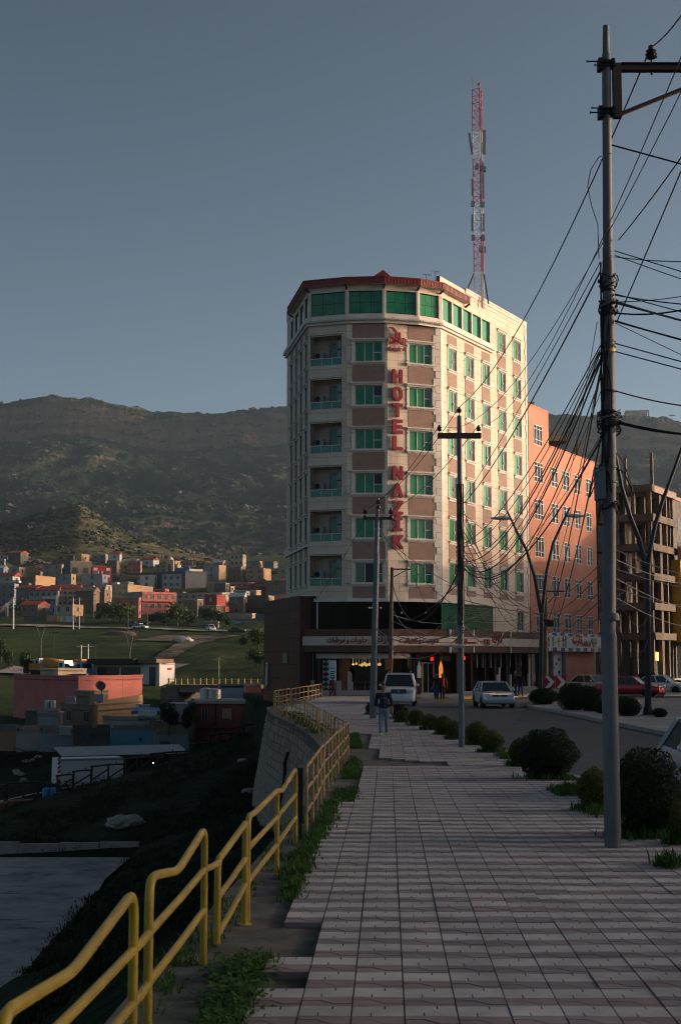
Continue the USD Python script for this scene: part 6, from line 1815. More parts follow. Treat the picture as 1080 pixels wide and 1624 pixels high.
top_in = iq + [0, 0, .22]
cable('conductor rising from the near insulator out of the top of the picture', top_in, P(1150, -90, 9.0), .1, .009)
cable('conductor from the near insulator to the top insulator of the pole among the bushes', top_in, INS1[2], .7, .011)
lineA = [P(1160, -40, 14.0), P(1180, 60, 14.0)]
cable('conductor passing the near pole to the far end insulator of the dark crossarm', P(1170, -130, 10.0), INS1[1], 1.0, .006)
cable('conductor passing behind the near pole to the nearer crossarm insulator', P(1165, -30, 12.0), INS1[0], 1.3, .006)
cable('conductor from a small hook on the near pole up to the picture edge', P(981, 380, NY), P(1160, 130, 12), .05, .008)
for i in range(3):
    cable('thin conductor between the crossarms of the two further steel poles', INS1[i], INS2[i], .35, .011, group='conductors between the two further poles')
for i, (a, b) in enumerate((((579, 822), (470, 985)), ((620, 822), (700, 1000)), ((600, 806), (618, 915)))):
    cable('thin wire dropping from the leaning steel pole to the hotel shop front', P(*a, HY), P(*b, 100.0), .5, .012, group='wires dropping from the leaning pole')
RG = [(414, 430, .0, 'cable_black', .007), (421, 439, .02, 'cable_black', .006), (424, 408, .05, 'cable_grey', .007), (484, 494, .0, 'cable_black', .007), (486, 478, .03, 'cable_black', .008), (496, 505, .02, 'cable_grey', .014), (499, 508, .0, 'cable_black', .008),
      (515, 476, .12, 'cable_black', .011), (527, 535, .02, 'cable_black', .008), (529, 539, .0, 'cable_black', .007), (531, 562, .0, 'cable_black', .005), (564, 573, .0, 'cable_black', .008), (577, 585, .0, 'cable_black', .008), (497, 462, .06, 'cable_black', .006), (640, 635, .06, 'cable_red', .009), (690, 679, .07, 'cable_black', .014), (688, 681, .05, 'cable_black', .011)]
for y, ye, sag, lk, r in RG:
    e = P(1080, ye, NY - 1.0)
    s = nat(y) + [.08, -.03, 0]
    e = s + (e - s) * 1.9
    lab = {'cable_grey': 'pale cable leaving the near pole sideways', 'cable_red': 'dark red cable leaving the near pole sideways below the yellow band', 'cable_black': 'black cable leaving the near pole sideways toward the picture edge'}[lk]
    cable(lab, s, e, sag, r, lk, 'cables leaving the near pole sideways' if lk != 'cable_red' else None)
cable('black cable leaving the pole high up just below the arm', nat(242) + [.05, -.06, 0], P(1200, 292, NY - 1), .0, .011)
for a, b in (((978, 510), (1180, 30)),):
    cable('straight thin cable rising steeply from the near pole to the picture corner', P(*a, NY), P(*b, 13.0), .02, .008)
FAN = [((952, 415), (735, 790), 41.2, .25), ((951, 432), (734, 800), 41.2, .5), ((947, 510), (862, 940), 98, 1.2), ((951, 555), (733, 868), 41, 1.1), ((951, 558), (735, 876), 41, 1.5), ((952, 560), (734, 884), 41, 1.9), ((950, 565), (735, 872), 41, 2.3),
       ((952, 570), (736, 890), 41, 1.3), ((952, 575), (735, 895), 41, 2.0), ((953, 580), (857, 960), 86, 1.6), ((953, 585), (858, 985), 86, 2.2), ((952, 600), (735, 880), 41, 2.7), ((953, 690), (735, 886), 41, 1.5), ((953, 694), (735, 892), 41, 1.7), ((953, 698), (734, 900), 41, 1.6), ((954, 690), (862, 985), 98, 2.8), 
       ((952, 548), (735, 862), 41, .8), ((953, 620), (736, 899), 41, 2.4)]
for k, (a, b, Yb, sag) in enumerate(FAN):
    cable('dark cable in the slack fan running from the near pole down the street', P(*a, NY - .05), P(*b, Yb), sag * .55, rng.choice([.005, .007, .009, .012]), 'cable_black', 'fan of cables from the near pole down the street', n=22)
for k in range(12):
    y0_, y1_ = rng.uniform(800, 960), rng.uniform(925, 990)
    tx, ty = rng.choice([(862, y1_), (862, y1_), (840, y1_ - 20), (858, y1_ + 10), (1000, y1_ - 30)])
    cable('dark slack cable in the tangle between the bush pole and the wooden pole', mat_(y0_) + [.08, -.05, 0], P(tx, ty, 98.0), rng.uniform(.6, 2.4), rng.choice([.009, .012, .015]), 'cable_black', 'tangle of cables in front of the hotel side', n=18)
for k, (a, Ya, b, Yb, sag, r) in enumerate([((592, 993), HY, (735, 995), 41.1, .6, .016), ((620, 960), 93, (735, 1000), 41.1, 1.0, .016), ((732, 985), 41.1, (800, 1000), 99, .9, .02), ((622, 1000), 93, (733, 960), 41, .8, .014), ((735, 1003), 41.1, (592, 990), HY, 1.1, .016), ((622, 975), 93, (790, 962), 110, .9, .02), ((622, 985), 93, (845, 985), 98, 1.2, .02), ((622, 1008), 93, (855, 1000), 86, .6, .016)]):
    cable('pale slack cable hanging in front of the shop fascia', P(*a, Ya), P(*b, Yb), sag, r, 'cable_grey', 'pale cables before the shop fascia', n=16)
for k in range(7):
    y = 905 + 14 * k
    cable('long thin cable crossing in front of the frame house from the near pole', nat(y) + [-.05, .1, 0], P(rng.choice([862, 862, 1028]), y + rng.uniform(20, 50), rng.choice([66.0, 98.0])), rng.uniform(.2, .6), .006, 'cable_grey' if k % 3 == 0 else 'cable_black', 'thin cables behind the near pole', n=14)
for k in range(6):
    y = 890 + 15 * k
    cable('thin cable running from the near pole to the far side of the crossing', nat(y) + [.08, .05, 0], P(1150, y + rng.uniform(-25, 25), 70.0), rng.uniform(.2, .8), .007, 'cable_grey' if k % 2 else 'cable_black', 'thin cables before the frame house', n=14)
cable('dark cable from the wooden post to the steel pole among the bushes', P(622, 925, 93), mat_(905), 2.0, .025)
cable('thick dark cable sagging from the hotel fascia to the bush pole', P(640, 985, 100), mat_(925), .3, .018)
for k, (a, b, s) in enumerate((((855, 940), (600, 845), 1.4), ((860, 960), (600, 838), 2.4))):
    cable('long cable across the hotel front between wooden pole and leaning pole', P(*a, 98.0), P(*b, HY), s, .016, 'cable_black', 'long cables across the hotel front', n=18)

# ---------------------------------------------------------------- bushes
def leaf_shell(n, size, seed, squash=(1, 1, 1), thick=.16, bumps=.12, half=False):
    r = np.random.RandomState(seed)
    d = r.normal(size=(n, 3)); d /= np.linalg.norm(d, axis=1, keepdims=True)
    if half:
        d[:, 2] = np.abs(d[:, 2])
    rad = 1 - thick * r.rand(n) ** 2 + (meshkit.fbm(d * 2.2 + 7, 3, seed) - .5) * bumps * 2
    c = d * rad[:, None] * np.array(squash)
    t = np.cross(d, r.normal(size=(n, 3))); t /= np.linalg.norm(t, axis=1, keepdims=True)
    b = np.cross(d, t)
    nrm = d * .8 + r.normal(size=(n, 3)) * .5
    a1 = t + d * r.uniform(.2, 1.2, (n, 1)); a1 /= np.linalg.norm(a1, axis=1, keepdims=True)
    s = size * r.uniform(.6, 1.4, (n, 1))
    b = b * s * .42; a1 = a1 * s
    V = np.stack([c - a1 * .2, c + a1 * .35 + b, c + a1, c + a1 * .35 - b], 1).reshape(-1, 3)
    i = np.arange(n)[:, None] * 4
    return V, np.vstack([i + [0, 1, 2], i + [0, 2, 3]])


def core_ball(seed, squash, r=.86):
    m = trimesh.creation.icosphere(3, 1.0)
    v = m.vertices * (r + (meshkit.fbm(m.vertices * 2.2 + 7, 3, seed) - .5)[:, None] * .2) * np.array(squash)
    return v, m.faces


def make_bush(name, label, q, r, lk, seed, squash, group, n=5200, size=.085):
    t = thing(name, label, 'bush', (0, 0, 0), group)
    part(t, 'crown', leaf_shell(n, size, seed, squash, .22, .24), lk)
    part(t, 'inner_twigs', core_ball(seed, squash, .80), 'bush_core', smooth=True)  # solid dark ball filling the leaf shell
    part(t, 'stem', MB().cyl((0, 0, -1.3), (0, 0, -.6), .12, .09, 8), 'bark')
    place(t, q, r)
    return t


def place(t, q, s, rz=0):
    x = UsdGeom.Xformable(stage.GetPrimAtPath(t.path))
    x.ClearXformOpOrder()
    UsdGeom.Xformable(x).AddTranslateOp().Set(Gf.Vec3d(*map(float, q)))
    x.AddRotateZOp().Set(float(rz))
    s = (s, s, s) if np.isscalar(s) else s
    x.AddScaleOp().Set(Gf.Vec3f(*map(float, s)))


# centre x, base y, half width in the picture, height in the picture, look, label
BUSH = [(589, 1134, 9, 19, 'o', 'small bush half hidden by the foot of the leaning steel pole'), (634, 1141, 13, 22, 'd', 'dark round bush just behind the walking man'), (637, 1146, 11, 19, 'o', 'low bush at the edge right beside the walking man'), (660, 1151, 13, 24, 'o', 'round olive bush third in the row from the white jeep'),
        (681, 1158, 13, 24, 'o', 'round olive bush between the jeep and the bush pole, fourth in the row'), (704, 1166, 14, 29, 'o', 'round olive bush, second before the bush pole'), (722, 1173, 13, 28, 'o', 'round bush partly behind the steel pole of the row'), (757, 1182, 18, 35, 'o', 'round olive bush just past the steel pole of the row'),
        (781, 1194, 18, 34, 'o', 'cone shaped olive bush in a grass tuft past the steel pole'), (826, 1216, 17, 42, 'o', 'small olive bush behind the big dark globe bush'), (872, 1237, 47, 77, 'd', 'big dark globe bush at the road edge before the near pole'), (946, 1287, 27, 64, 'o', 'olive bush touching the near utility pole'),
        (1036, 1330, 60, 134, 'd', 'largest dark bush at the picture edge beside the near pole'), (1078, 1340, 13, 66, 'o', 'olive bush cut off by the picture edge')]
first = {}
for i, (px, py, hw, hh, kind, lab) in enumerate(BUSH):
    q = at_ground(px, py)
    s = q[1] / 2250.0
    rx, rz_ = hw * s, hh * s / 2 * 1.02
    c = q + [0, rx * .6, rz_ * .96]
    lk = 'bush_leaf' if kind == 'd' else 'bush_leaf_olive'
    sc = (rx, rx, rz_)
    if kind not in first:
        first[kind] = make_bush('clipped_bush', lab, c, sc, lk, 3 if kind == 'd' else 9, (1, 1, 1), 'clipped bushes along the footway kerb', n=9000 if kind == 'd' else 5200, size=.06 if kind == 'd' else .085)
    else:
        copy(first[kind], 'clipped_bush', c, rng.uniform(0, 360), lab, 'bush', 'clipped bushes along the footway kerb', sc)
IB = [(864, 1118, 23, 27, 'dark clipped bush at the tip of the island below the chevrons'), (912, 1127, 25, 44, 'tall dark bush on the island just past the chevron signs'), (938, 1129, 18, 42, 'dark bush on the island touching the near pole in the picture'), (955, 1132, 12, 23, 'low dark bush at the island kerb by the near pole'), (998, 1136, 21, 31, 'low wide dark bush on the island before the thick lamp'),
      (981, 1126, 13, 22, 'dark bush on the island just past the near pole'), (1048, 1138, 12, 15, 'tiny grassy bush on the island beyond the lamp foot')]
for px, py, hw, hh, lab in IB:
    q = at_ground(px, py); s = q[1] / 2250.0
    copy(first['d'], 'clipped_bush', q + [0, hw * s * .7, hh * s / 2 * .9], rng.uniform(0, 360), lab, 'bush', 'dark bushes on the traffic island', (hw * s, hw * s, hh * s / 2))
for px, py, hw, hh, lab in [(1000, 1098, 32, 26, 'dark bush across the crossing beside the red car'), (1030, 1098, 22, 32, 'peaked dark bush across the crossing before the glass shop'), (1078, 1096, 12, 18, 'small dark bush across the crossing at the picture edge')]:
    q = at_ground(px, py); s = q[1] / 2250.0
    copy(first['d'], 'clipped_bush', q + [0, hw * s * .7, hh * s / 2 * .9], rng.uniform(0, 360), lab, 'bush', 'dark bushes across the crossing', (hw * s, hw * s, hh * s / 2))


# ---------------------------------------------------------------- weeds and grass
def tufts(pos, h, n, spread, seed, width=.008):
    """blades of grass: bent two-segment strips"""
    r = np.random.RandomState(seed)
    pos = np.repeat(np.asarray(pos, float), n, 0)
    m = len(pos)
    hh = np.repeat(np.broadcast_to(h, len(pos) // n), n) * r.uniform(.5, 1.2, m)
    a = r.uniform(0, 6.283, m); ln = r.uniform(.15, .8, m) * hh
    base = pos + np.c_[r.normal(0, spread, m), r.normal(0, spread, m), np.zeros(m)]
    d = np.c_[np.cos(a), np.sin(a), np.zeros(m)]
    s = np.c_[-np.sin(a), np.cos(a), np.zeros(m)] * (width * r.uniform(.7, 1.4, (m, 1)))
    mid = base + d * (ln * .35)[:, None] + np.c_[np.zeros((m, 2)), hh * .6]
    tip = base + d * ln[:, None] + np.c_[np.zeros((m, 2)), hh * r.uniform(.75, 1.0, m)]
    V = np.stack([base - s, base + s, mid + s * .8, mid - s * .8, tip], 1).reshape(-1, 3)
    i = np.arange(m)[:, None] * 5
    return V, np.vstack([i + [0, 1, 2], i + [0, 2, 3], i + [3, 2, 4]])


def broad(pos, size, n, spread, seed):
    r = np.random.RandomState(seed)
    pos = np.repeat(np.asarray(pos, float), n, 0); m = len(pos)
    c = pos + np.c_[r.normal(0, spread, m), r.normal(0, spread, m), np.abs(r.normal(0, spread * .6, m)) + .01]
    a = r.uniform(0, 6.283, m); d = np.c_[np.cos(a), np.sin(a), r.uniform(-.2, .7, m)]; d /= np.linalg.norm(d, axis=1, keepdims=True)
    s = np.c_[-np.sin(a), np.cos(a), np.zeros(m)]
    L = size * r.uniform(.5, 1.3, (m, 1))
    V = np.stack([c, c + d * L * .45 + s * L * .4, c + d * L, c + d * L * .45 - s * L * .4], 1).reshape(-1, 3)
    i = np.arange(m)[:, None] * 4
    return V, np.vstack([i + [0, 1, 2], i + [0, 2, 3]])


wp_, bp_ = [], []
for i in range(1500):
    y = nrg.uniform(7.2, 50)
    left, right = rail_x(y) - .05, max(rail_x(y) + .3, (COL0 - 2 * CW + SL * y if y < 24 else .26 + (y - 24) * .012 if y < 37 else .6))
    f = nrg.beta(5, 2.2)
    x = left + (right - left) * f + .03
    dens = meshkit.noise(np.array([x * 1.1 + 5, y * .42, 2.0]))
    if dens > (.42 if y < 12 else .47):
        z = ground_z(y) - .05
        (bp_ if y < 12.5 and nrg.rand() < .55 else wp_).append((x, y, z))
wp_ += [(rail_x(y) - .2 + nrg.normal(0, .08), y, ground_z(y) - .08) for y in nrg.uniform(7, 36, 170)]
wp_ += [(np.interp(y, [52, 60, 77], [-.75, -1.5, -3.2]) + nrg.normal(0, .25), y, ground_z(y)) for y in nrg.uniform(50, 70, 260)]
V1, F1 = tufts(wp_, np.array([nrg.uniform(.05, .16) for _ in wp_]), 15, .05, 5)
V2, F2 = broad(bp_, .055, 30, .085, 6)
solo('weeds', (np.vstack([V1, V2]), np.vstack([F1, F2 + len(V1)])), 'weed_leaf', kind='stuff')
pit, pitb = [], []
for px, py, hw, hh, kind, lab in BUSH:
    q = at_ground(px, py); rx = hw * q[1] / 2250
    for k in range(26):
        a = nrg.uniform(0, 6.28); d = rx * nrg.uniform(.3, 1.25)
        pit.append((q[0] + d * math.cos(a), q[1] + rx * .6 + d * math.sin(a), q[2]))
for cx_, cy_, sx_, sy_, n_ in ((900, 1257, 26, 6, 60), (803, 1202, 14, 3, 26), (948, 1288, 14, 6, 30), (1062, 1375, 14, 4, 24), (1010, 1325, 40, 6, 60)):
    for k in range(n_):
        pit.append(tuple(at_ground(cx_ + nrg.normal(0, sx_ * .5), cy_ + nrg.normal(0, sy_ * .5))))
V1, F1 = tufts(pit, np.array([nrg.uniform(.08, .22) for _ in pit]), 16, .06, 15)
solo('grass_tufts', (V1, F1), 'weed_leaf', kind='stuff')
gb = []
while len(gb) < 9000:
    y = 6 + 96 * nrg.rand() ** 1.3; x = nrg.uniform(max(-.26 * y, -24), -1.3)
    if (x < -9.6 and y < 72) or x > rail_x(min(y, 77)) - .45 or meshkit.noise(np.array([x * .5, y * .3, 9.0])) < .38:
        continue
    gb.append((x, y))
gb = np.array(gb)
gz = land(gb[:, 0], gb[:, 1])
V1, F1 = tufts(np.c_[gb, gz], np.clip(.07 + gb[:, 1] * .0015, .07, .2) * nrg.uniform(.6, 1.5, len(gb)), 9, .16, 25, .014)
solo('bank_grass', (V1, F1), 'bank_leaf', kind='stuff')
lt = [P(*p, y) for p, y in (((384, 1207), 60), ((386, 1212), 60), ((345, 1240), 60))]
for k, (px, py, s) in enumerate(((385, 1208, .25), (396, 1258, .35), (200, 1310, .8))):
    q = hit_land(px, py, 20, 110)
    m = trimesh.creation.icosphere(2, s)
    v = m.vertices * [1.3, .8, .55] * (1 + (meshkit.noise(m.vertices * 5 / s + k) - .5)[:, None] * .5)
    solo('rubble_stone', (v + q + [0, 0, s * .2], m.faces), 'concrete', ['pale scrap lying on the dark grass bank', 'grey stone lump low on the bank near the wall', 'pale weathered log shaped rock on the grass above the pad'][k], 'stone', smooth=False)

# ---------------------------------------------------------------- people
def sphere_pts(c, r, n=18):
    k = np.arange(n) + .5
    ph = np.arccos(1 - 2 * k / n); th = math.pi * (1 + 5 ** .5) * k
    return np.c_[np.cos(th) * np.sin(ph), np.sin(th) * np.sin(ph), np.cos(ph)] * r + np.asarray(c, float)


def fig(chains, edge=.03, smooth=6):
    """one smooth body from bones: (a, ra, b, rb)"""
    parts_ = [manifold3d.Manifold.hull_points(np.vstack([sphere_pts(a, ra), sphere_pts(b, rb)])) for a, ra, b, rb in chains]
    m = manifold3d.Manifold.batch_boolean(parts_, manifold3d.OpType.Add).refine_to_length(edge).to_mesh()
    t = trimesh.Trimesh(m.vert_properties[:, :3], m.tri_verts)
    trimesh.smoothing.filter_taubin(t, iterations=smooth)
    return t


def person(label, q, h, rz, top, legs, shoes, hair='hair', step=.10, long_hair=False, arm_out=.06, skirt=False, coat=False):
    t = thing('person', label, 'person', (0, 0, 0))
    S = lambda s: (s * .195, 0, 1.40)
    E = lambda s: (s * (.245 + arm_out * .5), .03, 1.12)
    Wr = lambda s: (s * (.25 + arm_out), -.05, .88)
    hipz = .90
    K = {-1: (-.10, -.03 - step * .5, .50), 1: (.10, .03, .50)}
    A = {-1: (-.10, -step, .09), 1: (.105, step, .10)}
    ch = [((0, 0, 1.0), .13, (0, 0, 1.28), .14), ((0, 0, 1.50), .052, (0, -.01, 1.40), .07), ((0, -.005, 1.665), .092, (0, -.025, 1.60), .075), ((0, -.03, 1.585), .066, (0, -.045, 1.555), .05), ((0, -.105, 1.615), .012, (0, -.112, 1.60), .017)]
    for s in (-1, 1):
        ch += [(S(s), .06, E(s), .047), (E(s), .045, Wr(s), .032), ((s * .085, 0, hipz), .095, K[s], .062), (K[s], .058, A[s], .04), ((s * .09, 0, 1.625), .012, (s * .092, 0, 1.60), .016)]
        w = np.array(Wr(s)); hd = w + [0, -.01, -.10]
        ch += [(w, .028, hd, .034)]
        for k in range(4):
            b = hd + [s * .002, -.03 + .02 * k, -.02]
            ch += [(b, .0105, b + [0, -.006, -.045], .0095), (b + [0, -.006, -.045], .0095, b + [-s * .012, -.008, -.075 + .008 * abs(k - 1)], .008)]
        th = w + [0, -.035, -.05]
        ch += [(th, .012, th + [-s * .012, -.025, -.05], .009)]
    part(t, 'body', fig(ch, .022, 4), 'skin', smooth=True)
    sh = [((0, 0, 1.0), .152, (0, 0, 1.30), .165), ((-.10, 0, 1.36), .10, (.10, 0, 1.36), .10), ((-.06, 0, .94), .115, (.06, 0, .94), .115)]
    for s in (-1, 1):
        mid = np.array(E(s)) * .55 + np.array(Wr(s)) * .45
        sh += [(S(s), .078, E(s), .062), (E(s), .06, mid if not coat else Wr(s), .05)]
    part(t, 'shirt', fig(sh, .03, 5), top, smooth=True)
    lg = [((-.05, 0, .90), .118, (.05, 0, .90), .118)]
    for s in (-1, 1):
        lg += [((s * .085, 0, .86), .115, K[s], .082), (K[s], .08, np.array(A[s]) + [0, 0, .03], .062)]
    if skirt:
        lg += [((0, 0, .9), .15, (0, 0, .35), .2)]
    part(t, 'trousers', fig(lg, .03, 4), legs, smooth=True)
    for s in (-1, 1):
        a = np.array(A[s])
        part(t, 'shoe', fig([(a + [0, .03, -.045], .045, a + [s * .01, -.14, -.055], .038), (a + [0, .02, 0], .045, a + [0, -.06, -.05], .042)], .02, 3), shoes, smooth=True)
    hr = [((0, .015, 1.70), .092, (0, .03, 1.64), .088), ((-.03, -.045, 1.735), .03, (.03, -.045, 1.735), .03)]
    if long_hair:
        hr += [((0, .04, 1.64), .09, (0, .05, 1.45), .10)]
    part(t, 'hair', fig(hr, .025, 3), hair, smooth=True)
    part(t, 'eye', MB().sphere((-.034, -.094, 1.632), .010, 1).sphere((.034, -.094, 1.632), .010, 1), 'black_metal')
    part(t, 'mouth', MB().box(-.025, .025, -.101, -.09, 1.562, 1.568), 'red_cloth')
    place(t, q, h / 1.77, rz)
    return t


mq = at_ground(608.5, 1167)
man = person('man in dark shirt and grey jeans with lime shoes walking toward the camera', mq, 1.76, -3, 'shirt_navy', 'jeans', 'shoe_lime')
part(man, 'shirt_print', MB().box(-.09, .10, -.19, -.172, 1.27, 1.30), 'shirt_print')
p1_ = person('person in dark clothes holding a bag before the hotel entrance', at_ground(692, 1110), 1.68, 12, 'dark_cloth', 'blue_cloth', 'black_metal', skirt=True, coat=True, long_hair=True)
p2_ = person('person in a red jacket walking beside the one with the bag', at_ground(702, 1110), 1.66, -170, 'red_cloth', 'dark_cloth', 'black_metal', coat=True, long_hair=True)
bg = at_ground(687, 1109)
solo('hand_bag', MB().sphere(bg + [-.02, -.05, .62], .17, 2, (1, .5, 1.1)).tube([bg + [-.12, -.05, .72], bg + [0, -.05, .92], bg + [.10, -.05, .72]], .012, 6), 'blue_cloth', 'dark blue bag carried by the person at the hotel entrance', 'bag', smooth=40)
p3_ = person('person in dark clothes standing at the white posts near the hotel corner', at_ground(817, 1104), 1.74, 60, 'dark_cloth', 'dark_cloth', 'black_metal', coat=True)
p4_ = person('person in blue trousers beside the dark dressed one by the posts', at_ground(825.5, 1104), 1.70, 150, 'dark_cloth', 'blue_cloth', 'black_metal', coat=True)

# ---------------------------------------------------------------- cars
def loft(rings):
    rings = np.array(rings, float)
    m, n = rings.shape[:2]
    V = rings.reshape(-1, 3)
    F = []
    for i in range(m - 1):
        for k in range(n):
            k2 = (k + 1) % n
            F += [(i * n + k, i * n + k2, (i + 1) * n + k2), (i * n + k, (i + 1) * n + k2, (i + 1) * n + k)]
    V = np.vstack([V, rings[0].mean(0), rings[-1].mean(0)])
    for k in range(n):
        k2 = (k + 1) % n
        F += [(m * n, k2, k), (m * n + 1, (m - 1) * n + k, (m - 1) * n + k2)]
    return V, np.array(F)


def make_car(name, label, cat, paint, q, rz, suv=False, size=1.0, group=None):
    t = thing(name, label, cat, (0, 0, 0), group)
    L, W, H = (4.95, 1.95, 1.88) if suv else (4.75, 1.82, 1.47)
    w2_, belt, hood = W / 2, (1.12 if suv else .93), (1.08 if suv else .86)
    st = [(-.5, .80, .34, .60), (-.488, .90, .28, .72), (-.46, .96, .24, hood - .10), (-.40, .99, .22, hood - .03), (-.28, 1.0, .22, hood + .02), (-.19, 1.0, .22, belt), (.1, 1.0, .22, belt), (.28, 1.0, .22, belt + .02), (.36, .99, .23, belt + .02), (.455, .96, .26, belt - .02), (.49, .90, .32, belt - .12), (.5, .82, .42, .68)]
    rings = []
    for f, ww, b, tt in st:
        w = w2_ * ww
        half = [(w * .86, b), (w * .98, b + .10), (w, b + (tt - b) * .45), (w * .985, tt - .14), (w * .93, tt - .035), (w * .75, tt), (w * .35, tt + .018)]
        pts = half + [(-x, z) for x, z in half[::-1]]
        rings.append([(x, f * L, z) for x, z in pts])
    V, F = loft(rings)
    part(t, 'body', (V, F), paint, smooth=35)
    # glasshouse
    yb0, yt0, yt1, yb1 = ((-.21, -.105, .40, .475) if suv else (-.215, -.075, .20, .345))
    a, b = w2_ * .93, w2_ * .74
    zr = H - .05
    base = lambda f, w, z: [(w, f * L, z), (-w, f * L, z)]
    G = MB()
    G.hexa([(-a, yb0 * L, belt - .03), (a, yb0 * L, belt - .03), (a, yb1 * L, belt - .03), (-a, yb1 * L, belt - .03), (-b, yt0 * L, zr), (b, yt0 * L, zr), (b, yt1 * L, zr), (-b, yt1 * L, zr)])
    part(t, 'window_glass', G, 'car_glass')
    rf_ = loft([[(x * ww, f * L, z) for x, z in ((b + .015, zr - .035), (b - .02, zr + .02), (b * .6, zr + .045), (0, zr + .052), (-b * .6, zr + .045), (-b + .02, zr + .02), (-b - .015, zr - .035))] for f, ww in ((yt0 - .012, .97), (yt0 + .03, 1), ((yt0 + yt1) / 2, 1.01), (yt1 - .03, 1), (yt1 + .012, .97))])
    part(t, 'roof', rf_, paint, smooth=40)
    pl_ = MB()
    for s in (-1, 1):
        pl_.bar((s * (a + .005), yb0 * L - .02, belt - .03), (s * (b + .005), yt0 * L, zr), .075, .06)
        pl_.bar((s * (a + .008), (yb0 * .35 + yb1 * .65 - .13) * L, belt - .03), (s * (b + .008), (yt0 * .5 + yt1 * .5) * L, zr), .05, .08)
        pl_.bar((s * (a + .005), yb1 * L, belt - .03), (s * (b + .005), yt1 * L, zr), .09, .10)
    part(t, 'pillars', pl_, paint)
    ff = Fr((-w2_, -L / 2), (w2_, -L / 2))
    c = w2_
    for s in (-1, 1):
        if suv:
            pts = [(c + s * .50, hood - .28), (c + s * .84, hood - .27), (c + s * .87, hood - .10), (c + s * .52, hood - .12)]
        else:
            pts = [(c + s * .46, hood - .22), (c + s * .78, hood - .18), (c + s * .85, hood - .02), (c + s * .55, hood - .10)]
        part(t, 'headlight', MB().fpoly(ff, pts, -.16, -.015 if suv else -.01), 'lamp_clear')
        part(t, 'fog_lamp', MB().fbox(ff, c + s * .68 - .07, c + s * .68 + .07, .42, .52, -.14, -.03), 'grille')
        part(t, 'mirror', MB().sphere((s * (w2_ + .10), -.155 * L, belt + .07), .11, 2, (1, .6, .72)).bar((s * (w2_ - .06), -.155 * L, belt + .0), (s * (w2_ + .05), -.155 * L, belt + .04), .05), paint, smooth=40)
        part(t, 'tail_lamp', MB().box(s * (w2_ * .72) - .17, s * (w2_ * .72) + .17, L / 2 - .10, L / 2 - .012, belt - .26, belt - .10), 'lamp_red')
    if suv:
        part(t, 'grille', MB().fbox(ff, c - .44, c + .44, hood - .33, hood - .10, -.1, -.005), 'grille')
        for k in range(3):
            part(t, 'grille_bar', MB().fbox(ff, c - .42, c + .42, hood - .30 + .065 * k, hood - .29 + .065 * k, -.004, .012), 'column_grey')
        part(t, 'emblem', MB().cyl(ff.p(c, hood - .215, .013), ff.p(c, hood - .215, .03), .055, n=12), 'rim')
        part(t, 'roof_rail', MB().bar((-b * .9, -.07 * L, H + .06), (-b * .9, .36 * L, H + .06), .04).bar((b * .9, -.07 * L, H + .06), (b * .9, .36 * L, H + .06), .04).box(-b * .9, -b * .86, -.07 * L, -.05 * L, H - .01, H + .05).box(b * .86, b * .9, -.07 * L, -.05 * L, H - .01, H + .05), 'rim')
    else:
        part(t, 'grille', MB().fpoly(ff, [(c - .34, hood - .24), (c + .34, hood - .24), (c + .42, hood - .12), (c - .42, hood - .12)], -.1, -.008), 'grille')
        part(t, 'grille_bar', MB().fbox(ff, c - .36, c + .36, hood - .19, hood - .172, -.007, .006), 'rim')
        part(t, 'emblem', MB().cyl(ff.p(c, hood - .18, .007), ff.p(c, hood - .18, .02), .05, n=12), 'rim')
    part(t, 'intake', MB().fbox(ff, c - .52, c + .52, .36, .46, -.2, -.012), 'grille')
    part(t, 'number_plate', MB().fbox(ff, c - .26, c + .26, .50, .61, -.05, .01), 'plate')
    part(t, 'wiper', MB().bar((-.5, yb0 * L - .03, belt + .0), (.05, yb0 * L + .07, belt + .09), .018).bar((.05, yb0 * L - .03, belt + .0), (.6, yb0 * L + .07, belt + .09), .018), 'black_metal')
    R = .39 if suv else .33
    for s in (-1, 1):
        for f in (-.295, .29):
            prof = [(R * .62, -.11), (R * .92, -.11), (R, -.07), (R, .07), (R * .92, .11), (R * .62, .11)]
            wv, wf = MB().lathe(prof, (0, 0, 0), 22).arrays()
            wv = np.c_[wv[:, 2] + s * (w2_ - .11), wv[:, 0] + f * L, wv[:, 1] + R]
            W_ = part(t, 'wheel', (wv, wf), 'tyre', smooth=40)
            rv, rf2 = MB().lathe([(.02, -.05), (R * .62, -.06), (R * .62, .09), (R * .56, .10), (R * .2, .06), (.02, .07)], (0, 0, 0), 18).arrays()
            rv = np.c_[rv[:, 2] * s + s * (w2_ - .11), rv[:, 0] + f * L, rv[:, 1] + R]
            part(W_, 'rim', (rv, rf2), 'rim', smooth=40)
            part(t, 'wheel_arch', MB().tube([(s * (w2_ - .008), f * L + (R + .06) * math.cos(x), R + (R + .06) * math.sin(x)) for x in np.linspace(0, math.pi, 13)], .028, 6), 'grille')
    place(t, q, size, rz)
    return t


make_car('parked_jeep', 'white off road jeep with dark grille parked facing us by the hotel', 'car', 'car_white', (3.50, 84.6, -.13), -4, suv=True)
sv = at_ground(788, 1118)
make_car('driving_sedan', 'silver sedan driving toward us past the island tip', 'car', 'car_silver', (8.65, 81.0, -.13), 3)
make_car('edge_sedan', 'silver white sedan cut off by the picture edge beyond the largest bush', 'car', 'car_silver', (6.85, 25.2, .08), 0)
make_car('beige_sedan', 'beige sedan parked before the sweet shop, half behind the island bushes', 'car', 'car_beige', (20.0, 113.5, -.13), 38)
make_car('red_sedan', 'dark red sedan at the crossing next to the near pole', 'car', 'car_red', (21.2, 104.5, -.13), 62)
make_car('white_sedan', 'white car parked behind the red sedan', 'car', 'car_white', (25.0, 111.5, -.13), 60)

